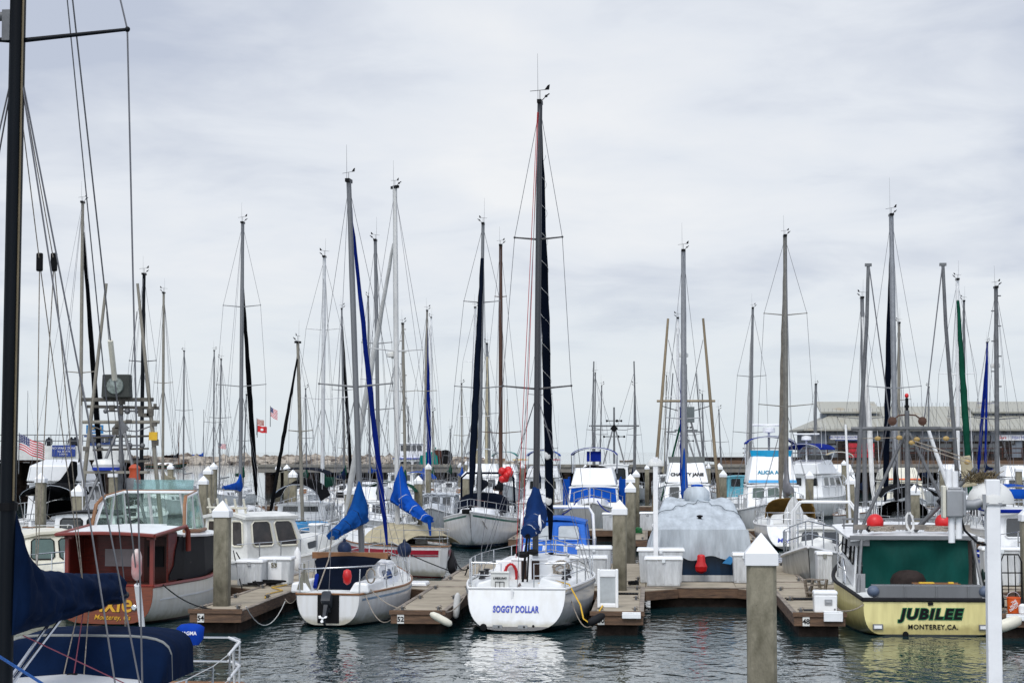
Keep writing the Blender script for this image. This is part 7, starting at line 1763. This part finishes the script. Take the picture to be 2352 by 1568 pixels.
rope_line('power_cable', 'yellow power cable lying along dock finger 54', [G(-5.75, -4.6, DZ + .03), G(-5.95, -3.4, DZ + .03), G(-5.80, -2.0, DZ + .03), G(-6.3, -.9, DZ + .03), G(-6.1, .2, DZ + .03)], .018, YEL)
rope_line('power_cable', 'dark cable heap on the walkway left of the ribbed dock box', [G(3.22 + .13 * math.cos(t * .8), .9 + .3 * math.sin(t * .8), DZ + .04 + .003 * t) for t in range(26)], .024, ROPEB)
rope_line('hose', 'green hose heap on the finger beside the white yacht', [G(2.95 + .34 * math.cos(t * .8), 35.2 + .8 * math.sin(t * .8), DZ + .03 + .006 * t) for t in range(34)], .03, pm('green_hose', (.01, .22, .05), .5))
rb = MB(); rd = random.Random(9)
p = P(1162, 1087, 86)
cl = T('buoy_cluster', 'cluster of red ball buoys hung from a line left of the tallest mast', 'buoys', p)
for i in range(9): MB().ball((rd.uniform(-.2, .2), rd.uniform(-.15, .15), rd.uniform(-.3, .3)), .17, 10).build('buoy', REDR, cl, smooth=60)
MB().cyl((0, 0, .2), (.05, 0, 3.2), .012).build('line', ROPE, cl)
# ================================================================ LEFT: FUEL PIER WITH SIGN, FAR WATER
def fuel_pier():
    Zq = 150.0; x0, x1 = -46.0, P(300, 1040, Zq).x; zt = P(0, 1052, Zq).z
    root = T('fuel_pier', 'dark timber pier with white fascia and a blue kiosk at the far left', 'pier', (x0, Zq, 0)); L = x1 - x0
    MB().box((L / 2, 4, zt - .15), (L, 8, .3)).build('pier_deck', WOODD, root)
    MB().box((L / 2, -.06, zt + .40), (L, .12, 1.05)).build('fascia', WO, root)
    b = MB(); x = .4
    while x < L:
        for y in (.3, 4): posts(root, 'pier_pile', (x, y, 0), .24, -2, zt - .3)
        x += 1.9
    MB().box((L / 2, 5.5, zt * .45), (L, .3, zt * .9)).build('back_boards', WOODD, root)
    b = MB(); x = .5
    for z in (1.3, 1.75): b.cyl((0, 0, zt + z), (L, 0, zt + z), .035, n=5)
    while x < L: b.cyl((x, 0, zt + .9), (x, 0, zt + 1.75), .03, n=5); x += 1.2
    b.build('railing', GREYM, root)
    a, c = P(120, 1022, Zq - .2), P(173, 1048, Zq - .2); o = MB().box(((a.x + c.x) / 2 - x0, -.22, (a.z + c.z) / 2), (c.x - a.x, .06, a.z - c.z)).build('notice_board', pm('notice_blue', (.012, .045, .26), .5), root)
    cx = (a.x + c.x) / 2 - x0; zc = (a.z + c.z) / 2
    for s, z, sz in (('NO WAKE ZONE', .13, .23), ('ALL BOATS', -.10, .19), ('3 M.P.H.', -.32, .19)): text(s, sz, WHI, o, (cx, -.26, zc + z), (1, 0, 0), (0, 0, 1), off=0)
    kx = P(215, 1000, Zq).x - x0; bl = pm('kiosk_blue', (.02, .06, .22), .6)
    k0, k1 = P(215, 1020, Zq).z, P(215, 1003, Zq).z
    MB().box((kx, 3, (zt + k1) / 2), (1.7, 2, k1 - zt)).build('kiosk', bl, root); MB().box((kx, 3, k1 + .06), (2.2, 2.5, .12)).build('kiosk_roof', bl, root)
    for dx in (-.45, .45): o2 = MB().box((kx + dx, 1.97, (k0 + k1) / 2 + .1), (.55, .06, .42)).build('window', GLASS, root); MB().box((kx + dx, 1.93, (k0 + k1) / 2 + .1), (.05, .05, .44)).build('frame', WHI, o2)
    s2 = P(205, 985, Zq); o = MB().box((s2.x - x0, 2.0, s2.z), (1.3, .1, .66)).build('salmon_sign', pm('sign_sky', (.02, .20, .45), .5), root); text('SALMON', .26, YEL, o, (s2.x - x0, 1.93, s2.z + .02), (1, 0, 0), (0, 0, 1), off=.006); text('ROD', .2, WHI, o, (s2.x - x0, 1.93, s2.z - .22), (1, 0, 0), (0, 0, 1), off=.006)
    for px, lb in ((112, 'person in dark clothes standing on the far left pier behind the railing'), (164, 'person in a dark jacket on the pier above the blue notice board'), (172, 'person leaning at the pier railing right of the other one')):
        p = P(px, 1040, Zq + 1.0); person('person', lb, (p.x, Zq + 1.0, zt), 1.7, 'stand', pm('dark_clothing', (.025, .028, .035), .8), R(180))
    dk = tag(MB().path([P(100, 1138, 85.5), P(130, 1128, 86), P(152, 1112, 86.2), P(166, 1085, 86.4), P(170, 1060, 86.5)], [.30, .34, .33, .25, .14], 12).build('furled_awning', BLKC, smooth=60), 'curved black sail bundle rising at the far left', 'sail bundle')
fuel_pier()
def flag(label, p, w, h, rz=0.0, kind='us', pole=1.2, droop=.35):
    root = T('flag', label, 'flag', p, rz); MB().cyl((0, 0, -pole), (0, 0, .05), .02, .015, 6).build('flagpole', GREYM, root)
    def cloth(u, v): return Vector((u * w, .05 * w * math.sin(u * 7 + v), -v * h - u * w * droop + .03 * w * math.sin(u * 9)))
    if kind == 'us':
        a, b_ = MB(), MB()
        for i in range(13):
            m = a if i % 2 == 0 else b_; u0 = .42 if i < 7 else 0
            m.sheet([[cloth(lerp(u0, 1, j / 10), v) for j in range(11)] for v in (i / 13, (i + 1) / 13)], .006)
        a.build('red_stripes', REDR, root); b_.build('white_stripes', WHI, root)
        c = MB(); c.sheet([[cloth(lerp(0, .42, j / 5), lerp(0, 7 / 13, i / 4)) for j in range(6)] for i in range(5)], .006); o = c.build('canton', pm('canton_blue', (.02, .03, .14), .7), root)
        s = MB()
        for i in range(6):
            for j in range(5): q = cloth(.04 + .07 * i, .05 + .105 * j); s.ball(q + Vector((0, -.012, 0)), .017 * w, 5, (1, .3, 1))
        s.build('stars', WHI, o)
    else:
        MB().sheet([[cloth(j / 8, i / 4) for j in range(9)] for i in range(5)], .006).build('cloth', kind, root)
        if kind is REDR: MB().ball(cloth(.5, .5) + Vector((0, -.02, 0)), .16 * w, 8, (1, .2, .8)).build('emblem', WHI, root)
    return root
flag('large American flag flying at the far left above the white cabin cruiser', P(44, 996, 80), 1.0, .62, R(10), pole=1.6, droop=.45)
flag('small faded American flag on a staff left of centre', P(621, 934, 100), .36, .46, 0, pole=1.0, droop=.6)
flag('tiny American flag far off among the thin masts', P(502, 1017, 150), .55, .36, 0, pole=.8, droop=.2)
flag('small pale pennant with red edge left of centre', P(590, 962, 100), .36, .28, 0, kind=pm('pale_pennant', (.55, .45, .38), .8, col2=(.4, .05, .05), var=.3, scale=4), pole=.8, droop=.2)
flag('small red flag with a white diagonal emblem left of centre', P(591, 977, 100), .48, .32, 0, kind=REDR, pole=.6, droop=.15)
# far moored boats
def moored(label, px, py, w, hull, mast=None, col=None, cover=None, rz=90, name='moored_boat', mastmat=None, L=None, cab=True):
    p = PZ(px, py, 0.0); L = L or w * p.y / F; r_ = T(name, label, 'boat', (p.x - L / 2, p.y, 0), R(-90) if rz > 0 else R(90))
    if rz < 0: r_.location.x = p.x + L / 2
    h = Hull(L, L * .28, L * .085, L * .075, L * .13, .5, .5, .45, L * .1); h.build(hull, r_); h.deck(DECKW, r_); h.rail(TEAK, r_, .08, .02)
    if cab: trunk(r_, h, .3, .7, .6, L * .05, W, ((.1, .4), (.5, .7)))
    if mast:
        for mx, my in mast:
            zt = P(mx, my, p.y).z; yl = abs(P(mx, my, p.y).x - r_.location.x); MB().cyl((0, yl, 1), (0, yl, zt), .12, .08, 6).build('mast', mastmat or GREYM, r_)
            for sd in (-1, 1): MB().path([(0, yl, zt * .96), (sd * L * .12, yl, 1)], .02, 3).build('shroud', WIRE, r_)
            MB().path([(0, yl, zt * .97), (0, L * .99, L * .13)], .02, 3).build('forestay', WIRE, r_); MB().cyl((0, yl, 2.6), (0, max(.5, yl - L * .4), 2.7), .09, n=6).build('boom', mastmat or GREYM, r_)
            if cover: sail_cover(r_, (0, yl, 2.8), (0, max(.5, yl - L * .4), 2.9), cover, .6, .3, .8, 3, .3)
    return r_, h
moored('dark green wooden double-ender moored in the open water at left', 383, 1075, 96, hm('dark_green_hull', (.02, .045, .03), ((.10, (.25, .03, .02)),), .4, .2), cover=BLKC, mast=[(411, 970)], mastmat=pm('brown_mast', (.16, .07, .04), .5), rz=1)
moored('white sloop with bright blue sail cover moored before the breakwater', 477, 1066, 84, HB('white_moored', (.7, .7, .7), (.03, .05, .15)), [(468, 940)], cover=BLUE, rz=1)
moored('small white moored boat left of the dark green double-ender', 322, 1074, 40, HB('white_moored', (.7, .7, .7), (.03, .05, .15)), rz=-1)
moored('tiny white boat before the breakwater, right of the blue-covered sloop', 520, 1062, 36, HB('white_moored', (.7, .7, .7), (.03, .05, .15)), rz=1)
moored('long white boat with blue canopy moored behind the breakwater end', 750, 1062, 84, HB('white_moored', (.7, .7, .7), (.03, .05, .15)), [(745, 880)], rz=1)
moored('tan wooden schooner with long bowsprit moored out past the wharf', 1112, 1061, 96, hm('tan_wood_hull', (.42, .24, .12), ((.3, (.05, .04, .03)),), .5, .2), None, rz=-1)
moored('small grey moored launch right of the upright grey poles', 1440, 1060, 34, hm('grey_launch', (.22, .20, .17), ((.1, (.05, .05, .05)),), .5), rz=1)
moored('far white boat with tall mast at the far left', 64, 1063, 60, HB('white_moored', (.7, .7, .7), (.03, .05, .15)), [(64, 897)], rz=1)
for px, lb, m in ((1188, 'yellow kayak with a paddler out on the bay, left of the pair', YEL), (1202, 'yellow kayak with a paddler out on the bay, right of the pair', YEL), (1277, 'pinkish red kayak with a paddler out on the bay', pm('pink_red_plastic', (.6, .06, .10), .5))):
    p = PZ(px, 1055.5, 0.0); k = T('kayak', lb, 'kayak', (p.x, p.y, 0), R(90)); 
    MB().loft([[Vector((w * math.cos(a * .785), y, .12 + z * math.sin(a * .785))) for a in range(8)] for y, w, z in ((-2.6, .03, .03), (-1.6, .32, .22), (0, .42, .26), (1.6, .32, .22), (2.6, .03, .06))]).build('hull', m, k, smooth=60)
    MB().lathe((0, .1, .33), [(.22, 0), (.30, .03), (.22, .06)], 10).build('cockpit_rim', BLK, k)
    person('person', 'paddler in a dark vest in the ' + lb.replace(' with a paddler', '').replace('out on the bay, ', '').replace(' out on the bay', ''), (p.x, p.y - .02, .18), 1.9, 'sit', pm('dark_vest', (.05, .04, .05), .8), R(90))
    MB().cyl((-.9, .55, .75), (.9, .35, 1.05), .03, n=5).build('paddle', BLK, k)
# working vessel beyond the wharf
def vessel():
    c = P(938, 1070, 214); root = T('fishing_vessel', 'white fishing vessel with a windowed wheelhouse and net reels beyond the wharf', 'fishing vessel', (c.x - 2.6, 214, 0), R(-78)); 
    h = Hull(13, 4.4, 1.6, 1.5, 2.6, .8, .8, .42, 1.0); h.build(HB('white_vessel', (.70, .70, .70), (.05, .05, .08)), root); h.deck(DECKW, root)
    f = house(root, 1.2, 4.6, 1.35, 1.3, 1.4, 3.3, W, fr=.1, wins={'s': 2}, over=.1); f = house(root, 1.4, 4.2, 1.1, 1.0, 3.35, 5.0, W, fr=.15, wins={'f': 3, 's': 4, 'b': 3}, vr=(.5, .88), over=.15)
    MB().box((0, 2.9, 3.38), (2.9, 3.6, .12)).build('bridge_deck', BLUEI, root); MB().cyl((0, 2.6, 5), (0, 2.6, 9), .08, .05).build('mast', GREYM, root)
    for i in range(3): MB().cyl((.5 - i * .5, 2.2 + i * .4, 5.0), (.5 - i * .5, 2.0 + i * .4, 7.2 + i), .025).build('antenna', WSTR, root)
    rp = P(1013, 1052, 214)
    for k, (px, lb) in enumerate(((1006, 'rust brown net reel on the wharf, left of the pair'), (1023, 'dark net reel on the wharf, right of the pair'))):
        q = P(px, 1067, 199); o = T('net_reel', lb, 'net reel', (q.x, 199, q.z), 0, 'net reels on the wharf')
        MB().lathe((0, 0, .78), [(.12, -.35), (.72, -.34), (.72, -.28), (.3, -.26), (.3, .26), (.72, .28), (.72, .34), (.12, .35)], 16, 'Y').build('drum', pm('rust_reel', (.08, .03, .02), .8) if k == 0 else BLK, o, smooth=40); MB().box((-.3, 0, .35), (.12, .8, .9)).box((.3, 0, .35), (.12, .8, .9)).build('stand', WOODD, o)
    q = P(985, 1066, 199); tg = tag(MB().box((0, 0, .45), (1.9, 1.2, .9), top=(.9, .8)).box((.1, 0, 1.05), (1.3, .9, .4), top=(.7, .7)).cyl((.5, 0, 1.2), (.7, 0, 1.7), .06).build('winch_housing', TEALC, bevel=.06), 'turquoise winch housing standing on the wharf', 'winch'); tg.location = (q.x, 199, q.z)
vessel()
# leaning white outrigger and bright canvas bits seen among the right-hand masts
bx = tag(MB().box((0, 0, 0), (.62, .12, 1.3), top=(.7, 1)).build('canvas_bag', TANC, bevel=.04), 'tan canvas sail bag hung beside the green headsail at the right', 'sail bag'); bx.location = P(2222, 1082, 84); bx.rotation_euler = (0, R(-8), 0)
MBo = tag(MB().path([P(2132, 985, 80), P(2150, 1040, 80), P(2185, 1135, 80)], [.07, .085, .09], 8).build('outrigger_pole', WSTR, smooth=50), 'thick white outrigger pole leaning left behind the gantry of the yellow boat', 'outrigger')
